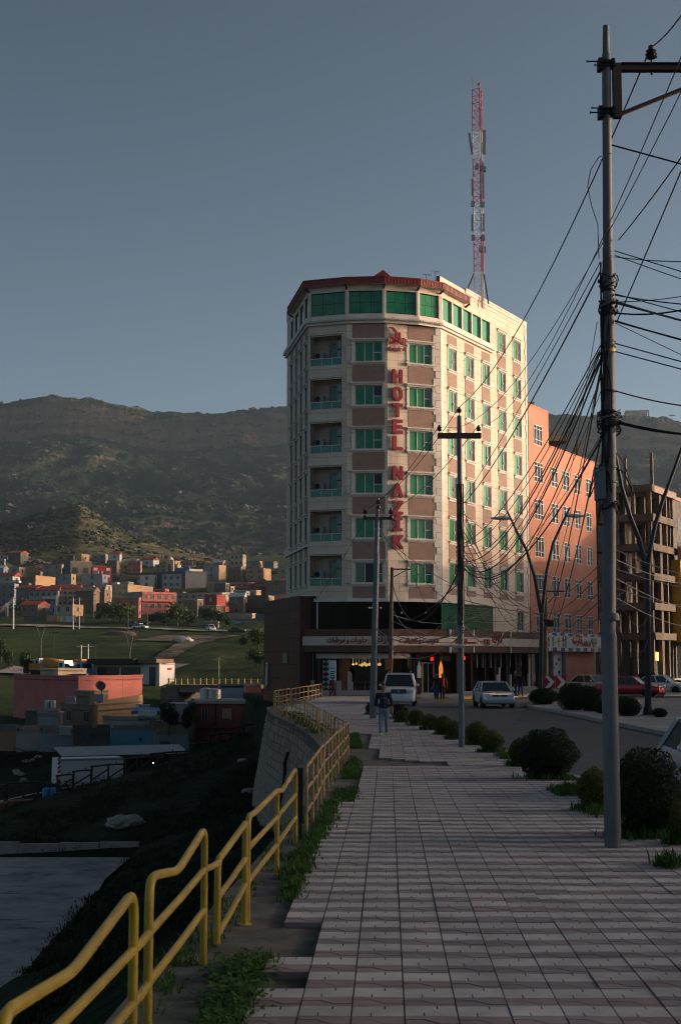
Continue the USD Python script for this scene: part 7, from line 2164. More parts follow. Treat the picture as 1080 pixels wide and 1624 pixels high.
# ---------------------------------------------------------------- signs on the street
cvb = np.array([P(888, 1100, 84.0)[0], 84.0, -.02])
cv = thing('chevron_sign', 'two red and white chevron boards on posts at the island tip', 'road sign', cvb)
F = Fr((P(863, 1080, 84)[0], 84.1), (P(880, 1080, 84)[0], 83.9)); Fb = Fr((P(880.6, 1080, 84)[0], 83.9), (P(898, 1080, 84)[0], 84.0))
zc0, zc1 = P(870, 1092, 84)[2], P(870, 1072, 84)[2]
for f in (F, Fb):
    bd = part(cv, 'board', MB().fbox(f, 0, f.L, zc0, zc1, -.03, 0), 'mast_red')
    h_, m_ = zc1 - zc0, (zc0 + zc1) / 2
    part(bd, 'chevron', MB().fpoly(f, [(.06, zc0 + .02), (.30, zc0 + .02), (f.L - .04, m_), (.30, zc1 - .02), (.06, zc1 - .02), (.36, m_)], .002, .012), 'sign_white')
    part(cv, 'post', MB().cyl(f.p(f.L * .5, -.05, -.07), f.p(f.L * .5, zc1, -.07), .035, n=8), 'antenna')
sb = P(527, 1107, 99.0)
bs = thing('notice_board', 'white notice board with blue print on a dark stand at the forecourt', 'sign', (sb[0], 99, 0))
F = Fr((P(522, 1060, 99)[0], 99.0), (P(533, 1060, 99)[0], 98.8))
z0_, z1_ = P(527, 1079, 99)[2], P(527, 1048, 99)[2]
part(bs, 'board', MB().fbox(F, 0, F.L, z0_, z1_, -.04, 0), 'sign_white')
glyphs(bs, F, 'water', .07, F.L - .14, z0_ + .78, .012, 'ink_blue')
pr_ = MB()
for k in range(4):
    pr_.fbox(F, .06 + .03 * (k % 2), F.L - .08 - .04 * (k % 3), z0_ + .12 + .14 * k, z0_ + .21 + .14 * k, .002, .008)
part(bs, 'print', pr_, 'tarp_blue')
part(bs, 'leg', MB().bar(F.p(.05, 0, -.06), F.p(.05, z0_ + .2, -.05), .07), 'black_metal'); part(bs, 'leg', MB().bar(F.p(F.L - .05, 0, -.06), F.p(F.L * .5, z0_ + .2, -.05), .07), 'black_metal')
part(bs, 'frame_ornament', MB().tube([F.p(.1, .1, -.02), F.p(.3, .6, -.02), F.p(.12, 1.0, -.02), F.p(.35, 1.3, -.02)], .05, 6).tube([F.p(.4, .1, -.02), F.p(.2, .6, -.02), F.p(.42, 1.0, -.02)], .05, 6), 'red_cloth')
ub_ = P(537, 1104, 99.5)
solo('utility_cabinet', MB().box(ub_[0] - .17, ub_[0] + .20, 99.3, 99.8, 0, 1.02).box(ub_[0] - .19, ub_[0] + .22, 99.28, 99.82, 1.021, 1.06).box(ub_[0] - .12, ub_[0] + .15, 99.285, 99.299, .1, .9), 'antenna', 'pale grey utility cabinet beside the notice board', 'cabinet')
# ---------------------------------------------------------------- the valley and the town
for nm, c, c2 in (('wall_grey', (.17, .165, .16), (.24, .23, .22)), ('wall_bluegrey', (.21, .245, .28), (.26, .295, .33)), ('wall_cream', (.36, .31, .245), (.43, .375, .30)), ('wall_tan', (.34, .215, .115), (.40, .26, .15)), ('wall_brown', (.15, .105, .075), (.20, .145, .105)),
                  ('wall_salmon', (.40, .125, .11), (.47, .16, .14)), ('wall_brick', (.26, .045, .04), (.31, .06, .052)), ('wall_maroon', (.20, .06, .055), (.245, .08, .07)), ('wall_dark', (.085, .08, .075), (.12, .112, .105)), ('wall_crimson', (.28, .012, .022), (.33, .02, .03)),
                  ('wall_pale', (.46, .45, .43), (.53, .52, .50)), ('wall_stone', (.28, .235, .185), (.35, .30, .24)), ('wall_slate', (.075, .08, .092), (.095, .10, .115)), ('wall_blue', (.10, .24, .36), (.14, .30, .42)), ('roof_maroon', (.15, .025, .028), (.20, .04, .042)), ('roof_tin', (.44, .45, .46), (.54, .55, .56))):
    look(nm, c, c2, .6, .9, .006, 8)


def face_windows(t, F, z0, z1, storeys, cols, lk='pane_dark', fr='wall_stone', w=1.1, h=1.25, skip=()):
    sh = (z1 - z0) / storeys
    for s in range(storeys):
        for c in range(cols):
            if (s, c) in skip:
                continue
            u = F.L * (c + .5) / cols; ww = min(w, F.L / cols * .62) / 2
            v0 = z0 + sh * s + sh * .36; v1 = v0 + min(h, sh * .48)
            W = part(t, 'window', MB().fbox(F, u - ww, u + ww, v0 - .09, v0, .003, .10).fbox(F, u - ww, u + ww, v1, v1 + .07, .003, .07).fbox(F, u - ww - .07, u - ww, v0 - .09, v1 + .07, .003, .08).fbox(F, u + ww, u + ww + .07, v0 - .09, v1 + .07, .003, .08).fbox(F, u - .025, u + .025, v0, v1, .012, .06), fr)
            part(W, 'pane', MB().fbox(F, u - ww, u + ww, v0, v1, .003, .012), lk)


def house(label, px0, pxc, px1, ytop, Y, a, b, L, R, wl=None, wr=None, roof='flat', rlk='concrete', storeys=2, name='town_house', cat='house', group='houses of the town', par=.5, drop=2.0, wlk='pane_dark', frame='wall_stone'):
    c = P(pxc, ytop, Y); zt = c[2]
    l, r = P(px0, ytop, Y + a)[:2], P(px1, ytop, Y + b)[:2]
    c = c[:2]
    d = np.array(l) + np.array(r) - np.array(c)
    zb = min(land(np.array([q[0] for q in (l, c, r)]), np.array([q[1] for q in (l, c, r)]))) - drop
    gz = float(land(np.array([c[0]]), np.array([c[1]]))[0])
    t = thing(name, label, cat, (*c, gz), group)
    FL_, FR_ = Fr(l, c), Fr(c, r)
    part(t, 'wall', MB().fbox(FL_, 0, FL_.L, zb, zt, -.25, 0), L)
    part(t, 'side_wall', MB().fbox(FR_, .0, FR_.L, zb, zt - .003, -.25, 0), R)
    part(t, 'rear_wall', MB().fbox(Fr(r, d), 0, np.linalg.norm(d - r), zb, zt - .006, -.25, 0).fbox(Fr(d, l), 0, np.linalg.norm(d - l), zb, zt - .006, -.25, 0), L)
    if roof == 'flat':
        part(t, 'roof', MB().prism([l, c, r, d], zt - par - .15, zt - par), rlk)
        cp = MB().fbox(FL_, -.06, FL_.L + .06, zt + .001, zt + .14, -.3, .08).fbox(FR_, .09, FR_.L + .06, zt + .001, zt + .141, -.3, .08)
        part(t, 'parapet_cap', cp, rlk)
    else:
        o = lambda p_, k: np.array(p_) + (np.array(p_) - (l + r) / 2) * k
        e = [o(l, .10), o(c, .10), o(r, .10), o(d, .10)]
        ctr = (l + r) / 2
        m = MB()
        h = roof[1]
        if roof[0] == 'hip':
            ap = [*ctr, zt + h]
            V = [(*q, zt) for q in e] + [ap] + [(*q, zt - .15) for q in e]
            m.add(V, [(0, 1, 4), (1, 2, 4), (2, 3, 4), (3, 0, 4), (5, 6, 1), (5, 1, 0), (6, 7, 2), (6, 2, 1), (7, 8, 3), (7, 3, 2), (8, 5, 0), (8, 0, 3), (5, 7, 6), (5, 8, 7)])
        else:
            m1, m2 = (e[0] + e[3]) / 2, (e[1] + e[2]) / 2
            V = [(*q, zt) for q in e] + [(*m1, zt + h), (*m2, zt + h)] + [(*q, zt - .12) for q in e]
            m.add(V, [(0, 1, 5), (0, 5, 4), (2, 3, 4), (2, 4, 5), (1, 2, 5), (3, 0, 4), (6, 7, 1), (6, 1, 0), (7, 8, 2), (7, 2, 1), (8, 9, 3), (8, 3, 2), (9, 6, 0), (9, 0, 3), (6, 8, 7), (6, 9, 8)])
        part(t, 'roof', m, rlk)
    z0 = max(gz, zt - 3.1 * storeys)
    if wl:
        face_windows(t, FL_, z0, zt - par * .6, storeys, wl, wlk, frame)
    if wr:
        face_windows(t, FR_, z0, zt - par * .6, storeys, wr, wlk, frame)
    return t, FL_, FR_, zt, z0, gz


def tank(label, q, r, h, lk='tank_metal', group=None):
    solo('water_tank', MB().lathe([(r * .96, 0), (r, .04), (r, h * .33), (r * 1.02, h * .35), (r, h * .37), (r, h * .66), (r * 1.02, h * .68), (r, h * .7), (r, h - .05), (r * .9, h), (.2, h + .08), (.02, h + .09)], q, 16), lk, label, 'water tank', group, smooth=35)


def slab(t, F, u0, u1, z, out=1.1, th=.16, lk='wall_cream', rail=None):
    part(t, 'balcony', MB().fbox(F, u0, u1, z, z + th, .004, out), lk)
    if rail:
        part(t, 'balcony_rail', MB().fbox(F, u0, u1, z + th + .001, z + 1.0, out - .1, out), rail)


# --- nearest rank: salmon building, tan house, walls
salmon, SL_, SR_, szt, _, _ = house('big windowless salmon building, one face dark and one lit', 22, 125, 226, 1074, 158, 12, 9, 'wall_salmon', 'wall_salmon', rlk='wall_salmon', name='salmon_building', cat='building', par=.3)
part(salmon, 'stair_head', MB().prism([P(64, 1062, 166)[:2], P(92, 1062, 163)[:2], P(137, 1062, 166)[:2], P(110, 1062, 172)[:2]], szt - .3, P(92, 1063, 165)[2]).prism([P(63, 1062, 165.6)[:2], P(92, 1062, 162.6)[:2], P(138, 1062, 165.6)[:2], P(110, 1062, 172.4)[:2]], P(92, 1063, 165)[2] + .001, P(92, 1063, 165)[2] + .2), 'wall_cream')
part(salmon, 'roof_box', MB().prism([P(113, 1070, 164)[:2], P(137, 1070, 163)[:2], P(140, 1070, 166)[:2], P(116, 1070, 167)[:2]], szt - .3, P(120, 1069, 164)[2]), 'wall_grey')
part(salmon, 'render_joint', MB().fbox(SR_, SR_.L * .68, SR_.L * .685, szt - 6, szt - .1, .001, .006), 'wall_brick')
tan, tL, tR, tzt, _, tg = house('low tan house in front of the salmon wall, its long side lit', 97, 152, 226, 1120, 150, 6, 12, 'wall_brown', 'wall_tan', 2, None, storeys=1, name='tan_house', rlk='wall_brown')  # shade put into the colour: brown on the shaded face, tan on the lit side
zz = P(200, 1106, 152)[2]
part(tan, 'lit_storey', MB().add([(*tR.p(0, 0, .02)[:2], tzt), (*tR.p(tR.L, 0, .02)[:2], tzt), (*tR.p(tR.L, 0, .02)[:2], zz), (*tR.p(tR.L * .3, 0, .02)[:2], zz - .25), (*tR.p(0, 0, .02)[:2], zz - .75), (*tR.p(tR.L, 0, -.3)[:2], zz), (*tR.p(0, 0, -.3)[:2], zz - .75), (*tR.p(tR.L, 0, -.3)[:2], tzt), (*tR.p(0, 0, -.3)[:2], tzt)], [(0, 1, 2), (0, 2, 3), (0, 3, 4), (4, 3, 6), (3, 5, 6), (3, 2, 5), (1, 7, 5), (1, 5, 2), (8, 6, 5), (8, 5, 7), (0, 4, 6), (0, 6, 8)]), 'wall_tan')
up, uL, uR, uzt, _, _ = house('small upper room on the tan house roof with a satellite dish', 120, 146, 172, 1098, 153, 5, 4, 'wall_brown', 'wall_tan', None, 1, storeys=1, name='roof_room', cat='hut', drop=0)  # again brown painted for the shaded face and tan for the lit one
ds = P(161, 1089, 153)
dish = thing('satellite_dish', 'grey satellite dish on the roof of the tan house', 'satellite dish', ds)
m = trimesh.creation.icosphere(3, .75); v = m.vertices; k = v[:, 2] < -.45
dv = np.array(v); dv[:, 2] = np.maximum(dv[:, 2], -.75); fs = m.faces[np.all(v[m.faces][:, :, 2] < -.42, axis=1)]
rot = trimesh.transformations.rotation_matrix(math.radians(60), [1, .5, 0])[:3, :3]
part(dish, 'bowl', (np.vstack([dv @ rot.T * .95 + ds + [0, 0, .3], dv @ rot.T * .93 + ds + [0, 0, .3]]), np.vstack([fs, fs[:, ::-1] + len(dv)])), 'wall_dark', smooth=True)
part(dish, 'stand', MB().bar(ds - [0, 0, .9], ds + [0, 0, .1], .07).bar(ds + [0, 0, .1], ds + [.35, -.35, .35], .03), 'rust_steel')
for px, py, lab in ((75, 1124, 'first of two grey round tanks by the dark salmon wall'), (84, 1124, 'second of two grey round tanks by the dark salmon wall'), (219, 1130, 'single grey tank at the lit end of the tan house')):
    tank(lab, P(px, py, 149), .28, .8)
for k, (px, py, lab) in enumerate(((112, 1117, 'pale cooler box on the low tan house roof'), (157, 1113, 'white box with dark fan below the roof room'), (229, 1129, 'small cream box at the end of the tan house'), (104, 1166, 'pale cooler on the grey block house wall'))):
    q = P(px, py, 148 if k < 3 else 131)
    solo('air_cooler', MB().box(q[0] - .5, q[0] + .5, q[1] - .4, q[1] + .4, q[2], q[2] + .7).box(q[0] - .53, q[0] + .53, q[1] - .43, q[1] + .43, q[2] + .701, q[2] + .76).box(q[0] - .35, q[0] + .35, q[1] - .415, q[1] - .401, q[2] + .12, q[2] + .58), 'antenna', lab, 'air cooler')
for px0, px1, ytop, Y, lk, lab in ((40, 96, 1128, 146, 'wall_dark', 'dark low outbuilding before the dark salmon wall'), (60, 100, 1132, 143, 'wall_grey', 'small grey block shed in front of the tan house'), (163, 236, 1139, 142, 'wall_stone', 'low pale stone yard wall behind the blue wall'), (228, 300, 1146, 146, 'wall_tan', 'long low tan wall end by the blue sheet')):
    house(lab, px0, px1 - 4, px1, ytop, Y, 2, 3, lk, lk, storeys=1, name='outbuilding', cat='outbuilding', par=.2)
q0 = P(210, 1133, 140)
sh = MB()
for i in range(9):
    sh.hexa([(q0[0] + i * .6, 139, q0[2] + .08 * math.sin(i)), (q0[0] + i * .6 + .6, 139, q0[2] + .08 * math.sin(i + 1)), (q0[0] + i * .6 + .6, 141, q0[2] + .35), (q0[0] + i * .6, 141, q0[2] + .35), (q0[0] + i * .6, 139, q0[2] + .3 + .08 * math.sin(i)), (q0[0] + i * .6 + .6, 139, q0[2] + .3 + .08 * math.sin(i + 1)), (q0[0] + i * .6 + .6, 141, q0[2] + .6), (q0[0] + i * .6, 141, q0[2] + .6)])
solo('blue_sheet', sh, 'tarp_blue', 'crumpled blue sheet spread on the roof past the tan house', 'tarpaulin')
tk = P(234, 1143, 136)
solo('round_tank', MB().tube([tk + [-.9, 0, .5], tk + [-.85, 0, .5], tk + [.85, 0, .5], tk + [.9, 0, .5]], [.2, .5, .5, .2], 14), 'tank_metal', 'lying pale metal tank on the roof past the tan house', 'water tank', smooth=30)
# the row of yard walls with block courses
ROW = [(-40, 27, 1150, 1162, 'wall_grey', 'wall_tan', 'yard wall of tan render below grey blocks at the picture edge'), (27, 63, 1151, 1164, 'wall_grey', 'wall_bluegrey', 'first grey rendered yard wall with a stepped block top'), (64, 116, 1150, 1164, 'wall_grey', 'wall_bluegrey', 'second grey rendered yard wall with dark stain near its foot'),
       (117, 175, 1150, 1159, 'wall_dark', 'wall_dark', 'dark block house wall with two small windows'), (176, 244, 1150, 1160, 'wall_grey', 'wall_blue', 'yard wall painted light blue below a concrete top'), (245, 300, 1157, 1166, 'wall_grey', 'wall_bluegrey', 'grey wall with a doorway past the blue wall')]
for px0, px1, y0, y1, top, low, lab in ROW:
    A, B = P(px0, y0, 131), P(px1, y0, 132)
    F = Fr(A[:2], B[:2]); t = thing('yard_wall', lab, 'wall', (*A[:2], -6.2), 'yard walls in a row above the rubble slope')
    zt_, zm, zb = A[2], P(px0, y1, 131)[2], -7.5
    part(t, 'lower_wall', MB().fbox(F, 0, F.L, zb, zm - .002, -.3, 0), low)
    n = max(3, int(F.L / .45)); rows = max(2, int((zt_ - zm) / .22))
    for r in range(rows):
        bl = MB()
        for k in range(n):
            if r == rows - 1 and rng.random() < .14:
                continue
            o = .5 * (r % 2) * F.L / n
            u0, u1 = F.L * k / n + o, min(F.L, F.L * (k + 1) / n - .015 + o)
            if u1 > u0:
                bl.fbox(F, u0, u1, zm + (zt_ - zm) * r / rows, zm + (zt_ - zm) * (r + 1) / rows - .015, -.28, .01 + rng.uniform(-.01, .01))
        part(t, 'block_course', bl, top, kind='stuff')
    part(t, 'backing', MB().fbox(F, .02, F.L - .02, zm, zt_ - .3, -.24, -.04), 'mortar')
    if 'two small' in lab:
        for f in (.18, .45):
            part(t, 'window', MB().fbox(F, F.L * f, F.L * f + .5, zm - .9, zm - .3, .003, .05), 'pane_grey')
    if 'doorway' in lab:
        part(t, 'door', MB().fbox(F, .5, 1.4, zb, zm - .6, .003, .05), 'wall_dark')
    if 'light blue' in lab:
        part(t, 'vent_hole', MB().fbox(F, F.L * .66, F.L * .72, zm - .9, zm - .65, .003, .03), 'black_metal')
# maroon house with its tanks
mar, mL, mR, mzt, mz0, _ = house('two storey dusty maroon house with a white roof slab', 300, 424, 440, 1112, 138, 1, 12, 'wall_maroon', 'wall_maroon', roof='flat', rlk='roof_tin', storeys=1, name='maroon_house', par=-.05, drop=3)
part(mar, 'roof_edge', MB().fbox(mL, -.4, mL.L + .3, mzt - .28, mzt - .001, .002, .25), 'wall_cream')
for f0, f1, lk in ((.17, .24, 'pane_dark'), (.44, .54, 'wall_tan'), (.72, .86, 'wall_blue')):
    W = part(mar, 'window', MB().fbox(mL, mL.L * f0, mL.L * f1, mzt - 1.75, mzt - .75, .003, .05), lk)
    part(W, 'frame', MB().fbox(mL, mL.L * f0 - .06, mL.L * f0 - .001, mzt - 1.8, mzt - .7, .003, .08).fbox(mL, mL.L * f1 + .001, mL.L * f1 + .06, mzt - 1.8, mzt - .7, .003, .08).fbox(mL, mL.L * (f0 + f1) / 2 - .03, mL.L * (f0 + f1) / 2 + .03, mzt - 1.75, mzt - .75, .051, .07), 'wall_cream')
part(mar, 'ledge', MB().fbox(mL, 0, mL.L, mzt - 2.6, mzt - 2.45, .003, .2), 'wall_brick')
part(mar, 'drain_pipe', MB().cyl(mL.p(mL.L * .34, mzt - 3.2, .08), mL.p(mL.L * .34, mzt - .3, .08), .05, n=6), 'black_metal')
cl_ = mL.p(mL.L * .79, mzt - 2.0, .05)
solo('air_cooler', MB().box(cl_[0] - .55, cl_[0] + .55, cl_[1] - .8, cl_[1] - .05, cl_[2] - .15, cl_[2] + .75).box(cl_[0] - .58, cl_[0] + .58, cl_[1] - .83, cl_[1] - .02, cl_[2] + .751, cl_[2] + .8), 'wall_bluegrey', 'blue grey window cooler on the maroon house', 'air cooler')
tank('square shouldered metal tank on the maroon house roof, first of two', P(327, 1116, 140), .62, 1.45); tank('wider metal tank on the maroon house roof, second of two', P(339, 1117, 140), .72, 1.45)
gw, gL, gR, gzt, _, _ = house('blue grey rendered block behind the maroon house roof', 346, 386, 412, 1087, 146, 0, 3, 'wall_bluegrey', 'wall_bluegrey', storeys=1, name='rendered_block', par=.1)
part(gw, 'white_panel', MB().fbox(gR, .1, 1.3, gzt - 1.4, gzt - .2, .003, .06), 'wall_pale')
aw = P(390, 1090, 144)
solo('red_awning', MB().hexa([(aw[0], 142.0, aw[2] - .75), (aw[0] + 1.7, 142.0, aw[2] - .75), (aw[0] + 1.4, 145, aw[2] - .1), (aw[0], 145, aw[2] - .1), (aw[0], 142.0, aw[2] - .68), (aw[0] + 1.7, 142.0, aw[2] - .68), (aw[0] + 1.4, 145, aw[2]), (aw[0], 145, aw[2])]).bar((aw[0] + .1, 142.1, aw[2] - 2), (aw[0] + .1, 142.1, aw[2] - .7), .06), 'wall_brick', 'faded red awning beside the blue grey block', 'awning')
house('small grey cottage with a pale door at the end of the maroon house', 271, 300, 306, 1117, 137, 1, 3, 'wall_grey', 'wall_grey', 2, None, storeys=1, name='cottage', wlk='wall_pale', rlk='roof_tin')
house('low dark brown shed before the grey cottage', 262, 304, 310, 1138, 133, 0, 3, 'wall_brown', 'wall_brown', storeys=1, name='outbuilding', cat='outbuilding')
# --- rustic branch fence on stepped red walls along the path
crest_Y = lambda px: np.interp(px, [-40, 0, 100, 200, 300, 413], [87.5, 89.0, 91.0, 95.0, 99.0, 104.0])
FEN = [(-34, 8, 1247), (12, 61, 1242), (91, 116, 1230), (117, 145, 1223), (146, 197, 1214), (198, 238, 1203), (240, 300, 1194), (302, 331, 1180), (333, 384, 1164), (386, 412, 1150)]
flab = ['rustic branch fence length at the picture edge', 'rustic branch fence length beside the blue barrels', 'lowest branch fence step in front of the white container', 'middle branch fence step in front of the white container', 'top branch fence step in front of the white container', 'branch fence length before the long tin canopy',
        'branch fence length at the far end of the tin canopy', 'branch fence length below the grey yard wall', 'branch fence length below the maroon house', 'last branch fence length beside the stone retaining wall']
for (a, b, yt), lab in zip(FEN, flab):
    A, B = P(a, yt, crest_Y(a)), P(b, yt, crest_Y(b))
    z = (A[2] + B[2]) / 2
    L = np.hypot(*(B - A)[:2]); F = Fr(A[:2], B[:2])
    t = thing('branch_fence', lab, 'fence', (A[0], A[1], z - 1.05), 'rustic branch fences on the stepped red wall')
    n = max(2, int(round(L / 1.15)) + 1)
    for i in range(n):
        u = L * i / (n - 1)
        part(t, 'post', MB().tube([F.p(u, z - 1.15, 0), F.p(u + rng.uniform(-.03, .03), z - .5, 0), F.p(u, z + .05, 0)], .065, 7), 'black_metal', smooth=40)
        if i < n - 1:
            u2 = L * (i + 1) / (n - 1)
            part(t, 'branch', MB().tube([F.p(u, z - .85, 0), F.p((u + u2) / 2, z - .50 + rng.uniform(-.08, .08), .02), F.p(u2, z - .25, 0)], .05, 6), 'black_metal', smooth=40)
            if rng.random() < .7:
                f = rng.uniform(.3, .7)
                part(t, 'twig', MB().tube([F.p(u + (u2 - u) * f, z, 0), F.p(u + (u2 - u) * f + .12, z + .2, 0)], .035, 5), 'black_metal', smooth=40)
    part(t, 'top_log', MB().tube([F.p(-.1, z - .02, 0), F.p(L * .5, z + .03, 0), F.p(L + .1, z, 0)], .06, 7), 'black_metal', smooth=40)
    w = thing('red_wall', lab.replace('rustic branch fence', 'red base wall under the branch fence').replace('branch fence', 'red base wall under the fence') if 'rustic' not in lab else lab.replace('rustic branch fence length', 'red base wall below the fence'), 'wall', (A[0], A[1], z - 2), 'stepped red base walls')
    nb_ = max(2, int(L / .5))
    gl = float(np.min(land(np.array([A[0], B[0]]), np.array([A[1], B[1]])))) - .5
    part(w, 'wall_body', MB().fbox(F, -.05, L + .05, gl, z - 1.1, -.16, .16), 'brick_red_dark')
    part(w, 'coping', MB().fbox(F, -.08, L + .08, z - 1.099, z - 1.03, -.2, .2), 'wall_brown')
cr = [hit_land(px, py, 60, 130) for px, py in ((-30, 1284), (0, 1275), (60, 1262), (120, 1250), (180, 1235), (205, 1226))]
solo('path_kerb', drape([(q[0], q[1]) for q in cr], .5, .16, 1.0), 'pad_concrete', kind='structure')
cn = thing('white_container', 'white corrugated site container with a red striped end post', 'container', (*P(142, 1240, 113)[:2], -7.3))
cA, cB = P(92, 1205, 113), P(196, 1205, 115)
F = Fr(cA[:2], cB[:2]); zt_ = cA[2]
part(cn, 'box', MB().fbox(F, 0, F.L, -7.6, zt_, -2.4, 0), 'white_frame')
for k in range(22):
    u = .12 + (F.L - .24) * k / 22
    part(cn, 'rib', MB().fbox(F, u, u + F.L / 22 * .5, -7.5, zt_ - .15, .001, .035), 'white_frame')
part(cn, 'top_rail', MB().fbox(F, -.02, F.L + .02, zt_ - .14, zt_ + .02, .002, .06), 'wall_bluegrey')
for k in range(7):
    part(cn, 'stripe', MB().fpoly(F, [(-.02, -7.4 + k * .34), (.22, -7.27 + k * .34), (.22, -7.12 + k * .34), (-.02, -7.25 + k * .34)], .036, .05), 'wall_brick')
cp_ = thing('tin_canopy', 'long low canopy with a corrugated pale tin roof behind the container', 'canopy', (*P(200, 1200, 119)[:2], -7.2))
A, B = P(97, 1200, 117), P(300, 1199, 121)
F = Fr(A[:2], B[:2]); z = A[2]
rf_ = MB()
for k in range(64):
    u = F.L * k / 64
    rf_.hexa([F.p(u, z, .3), F.p(u + F.L / 64 * .55, z, .3), F.p(u + F.L / 64 * .55, z + .5, -3.2), F.p(u, z + .5, -3.2), F.p(u, z + .07, .3), F.p(u + F.L / 64 * .55, z + .07, .3), F.p(u + F.L / 64 * .55, z + .57, -3.2), F.p(u, z + .57, -3.2)])
    rf_.hexa([F.p(u + F.L / 64 * .55, z - .01, .3), F.p(u + F.L / 64, z - .01, .3), F.p(u + F.L / 64, z + .49, -3.2), F.p(u + F.L / 64 * .55, z + .49, -3.2), F.p(u + F.L / 64 * .55, z + .03, .3), F.p(u + F.L / 64, z + .03, .3), F.p(u + F.L / 64, z + .53, -3.2), F.p(u + F.L / 64 * .55, z + .53, -3.2)])
part(cp_, 'tin_roof', rf_, 'roof_tin')
part(cp_, 'fascia', MB().fbox(F, 0, F.L, z - .22, z - .03, .15, .22), 'wall_dark')
for k in range(9):
    u = .1 + (F.L - .3) * k / 8
    part(cp_, 'post', MB().fbox(F, u, u + .1, -7.6, z - .02, -.05, .05), 'wall_dark')
part(cp_, 'rear_wall', MB().fbox(F, 0, F.L, -7.6, z, -3.3, -3.1), 'wall_dark')
part(cp_, 'lamp', MB().sphere(F.p(F.L * .71, z - .75, .1), .07, 1), 'glow_spot')
for px, lab in ((74, 'blue barrel by the branch fence, the further from the container'), (86, 'blue barrel by the branch fence next to the container')):
    q = P(px, 1240, 100)
    q[2] = float(land(np.array([q[0]]), np.array([q[1]]))[0]) + .3
    solo('blue_barrel', MB().lathe([(.26, 0), (.29, .05), (.29, .3), (.31, .33), (.29, .36), (.29, .6), (.31, .63), (.29, .66), (.28, .92), (.22, .95)], q, 16), 'ink_blue', lab, 'barrel', 'blue barrels', smooth=35)
# rubble slope and scrub between canopy and yard walls
sc_ = []
for k in range(420):
    x, y = nrg.uniform(-34, -6), nrg.uniform(108, 130)
    if x > -24 or y > 122:
        sc_.append((x, y))
sc_ = np.array(sc_)
V1, F1 = broad(np.c_[sc_, land(sc_[:, 0], sc_[:, 1])], .22, 26, .45, 41)
solo('scrub', (V1, F1), 'bank_leaf', kind='stuff')
for k in range(26):
    x, y = nrg.uniform(-28, -19), nrg.uniform(116, 128)
    m = trimesh.creation.icosphere(1, nrg.uniform(.2, .5))
    v = m.vertices * [1.2, 1, .6] + nrg.normal(0, .04, m.vertices.shape) + [x, y, float(land(np.array([x]), np.array([y]))[0]) + .1]
    solo('rubble_block', (v, m.faces), 'concrete', 'pale broken concrete lump on the scrub slope below the yard walls', 'rubble', 'rubble lumps below the yard walls')
# --- bridge with yellow posts
br = thing('road_bridge', 'low road bridge with yellow railing posts over the green gully', 'bridge', P(340, 1092, 232))
A, B = P(264, 1086, 236), P(414, 1086, 230)
F = Fr(A[:2], B[:2]); z = A[2]
part(br, 'deck', MB().fbox(F, 0, F.L, z - .5, z, -8, 0), 'raw_concrete'); part(br, 'girder', MB().fbox(F, 2, F.L, z - 1.25, z - .501, -1, -.2).fbox(F, 2, F.L, z - 1.25, z - .501, -7, -6.2), 'wall_grey'); part(br, 'abutment', MB().fbox(F, -1, 2.2, z - 4, z - .52, -8, .1).fbox(F, F.L - 2.2, F.L + 1, z - 4, z - .52, -8, .1), 'raw_concrete')
for k in range(15):
    u = F.L * (k + .3) / 15
    part(br, 'railing_post', MB().fbox(F, u - .1, u + .1, z, z + 1.05, -.35, -.12), 'kerb_yellow')
part(br, 'rail', MB().fbox(F, 0, F.L, z + .85, z + .93, -.27, -.2).fbox(F, 0, F.L, z + .45, z + .52, -.27, -.2), 'alu')
# --- shop shed and lorries on the lot
shd, hL, hR, hzt, _, hg = house('long low white shop shed with black awnings and dark doors', 150, 253, 277, 1053, 262, 8, 9, 'wall_pale', 'wall_pale', storeys=1, name='shop_shed', cat='shed', par=.1, rlk='wall_tan')
part(shd, 'awning', MB().fbox(hL, 0, hL.L * .72, hzt - .1, hzt + .9, .05, 2.2), 'black_metal'); part(shd, 'brown_roof', MB().fbox(hL, hL.L * .73, hL.L + .2, hzt + .16, hzt + .9, -4, 1.2), 'wall_brown')
for f in (.05, .22, .42, .52, .62, .85):
    part(shd, 'door', MB().fbox(hL, hL.L * f, hL.L * f + (2.6 if f < .4 else 1.5), hg - .2, hzt - .6, .003, .06), 'pane_dark')
part(shd, 'sign_patch', MB().fbox(hR, hR.L * .5, hR.L * .8, hzt - 1.2, hzt - .8, .003, .05), 'wall_brick')


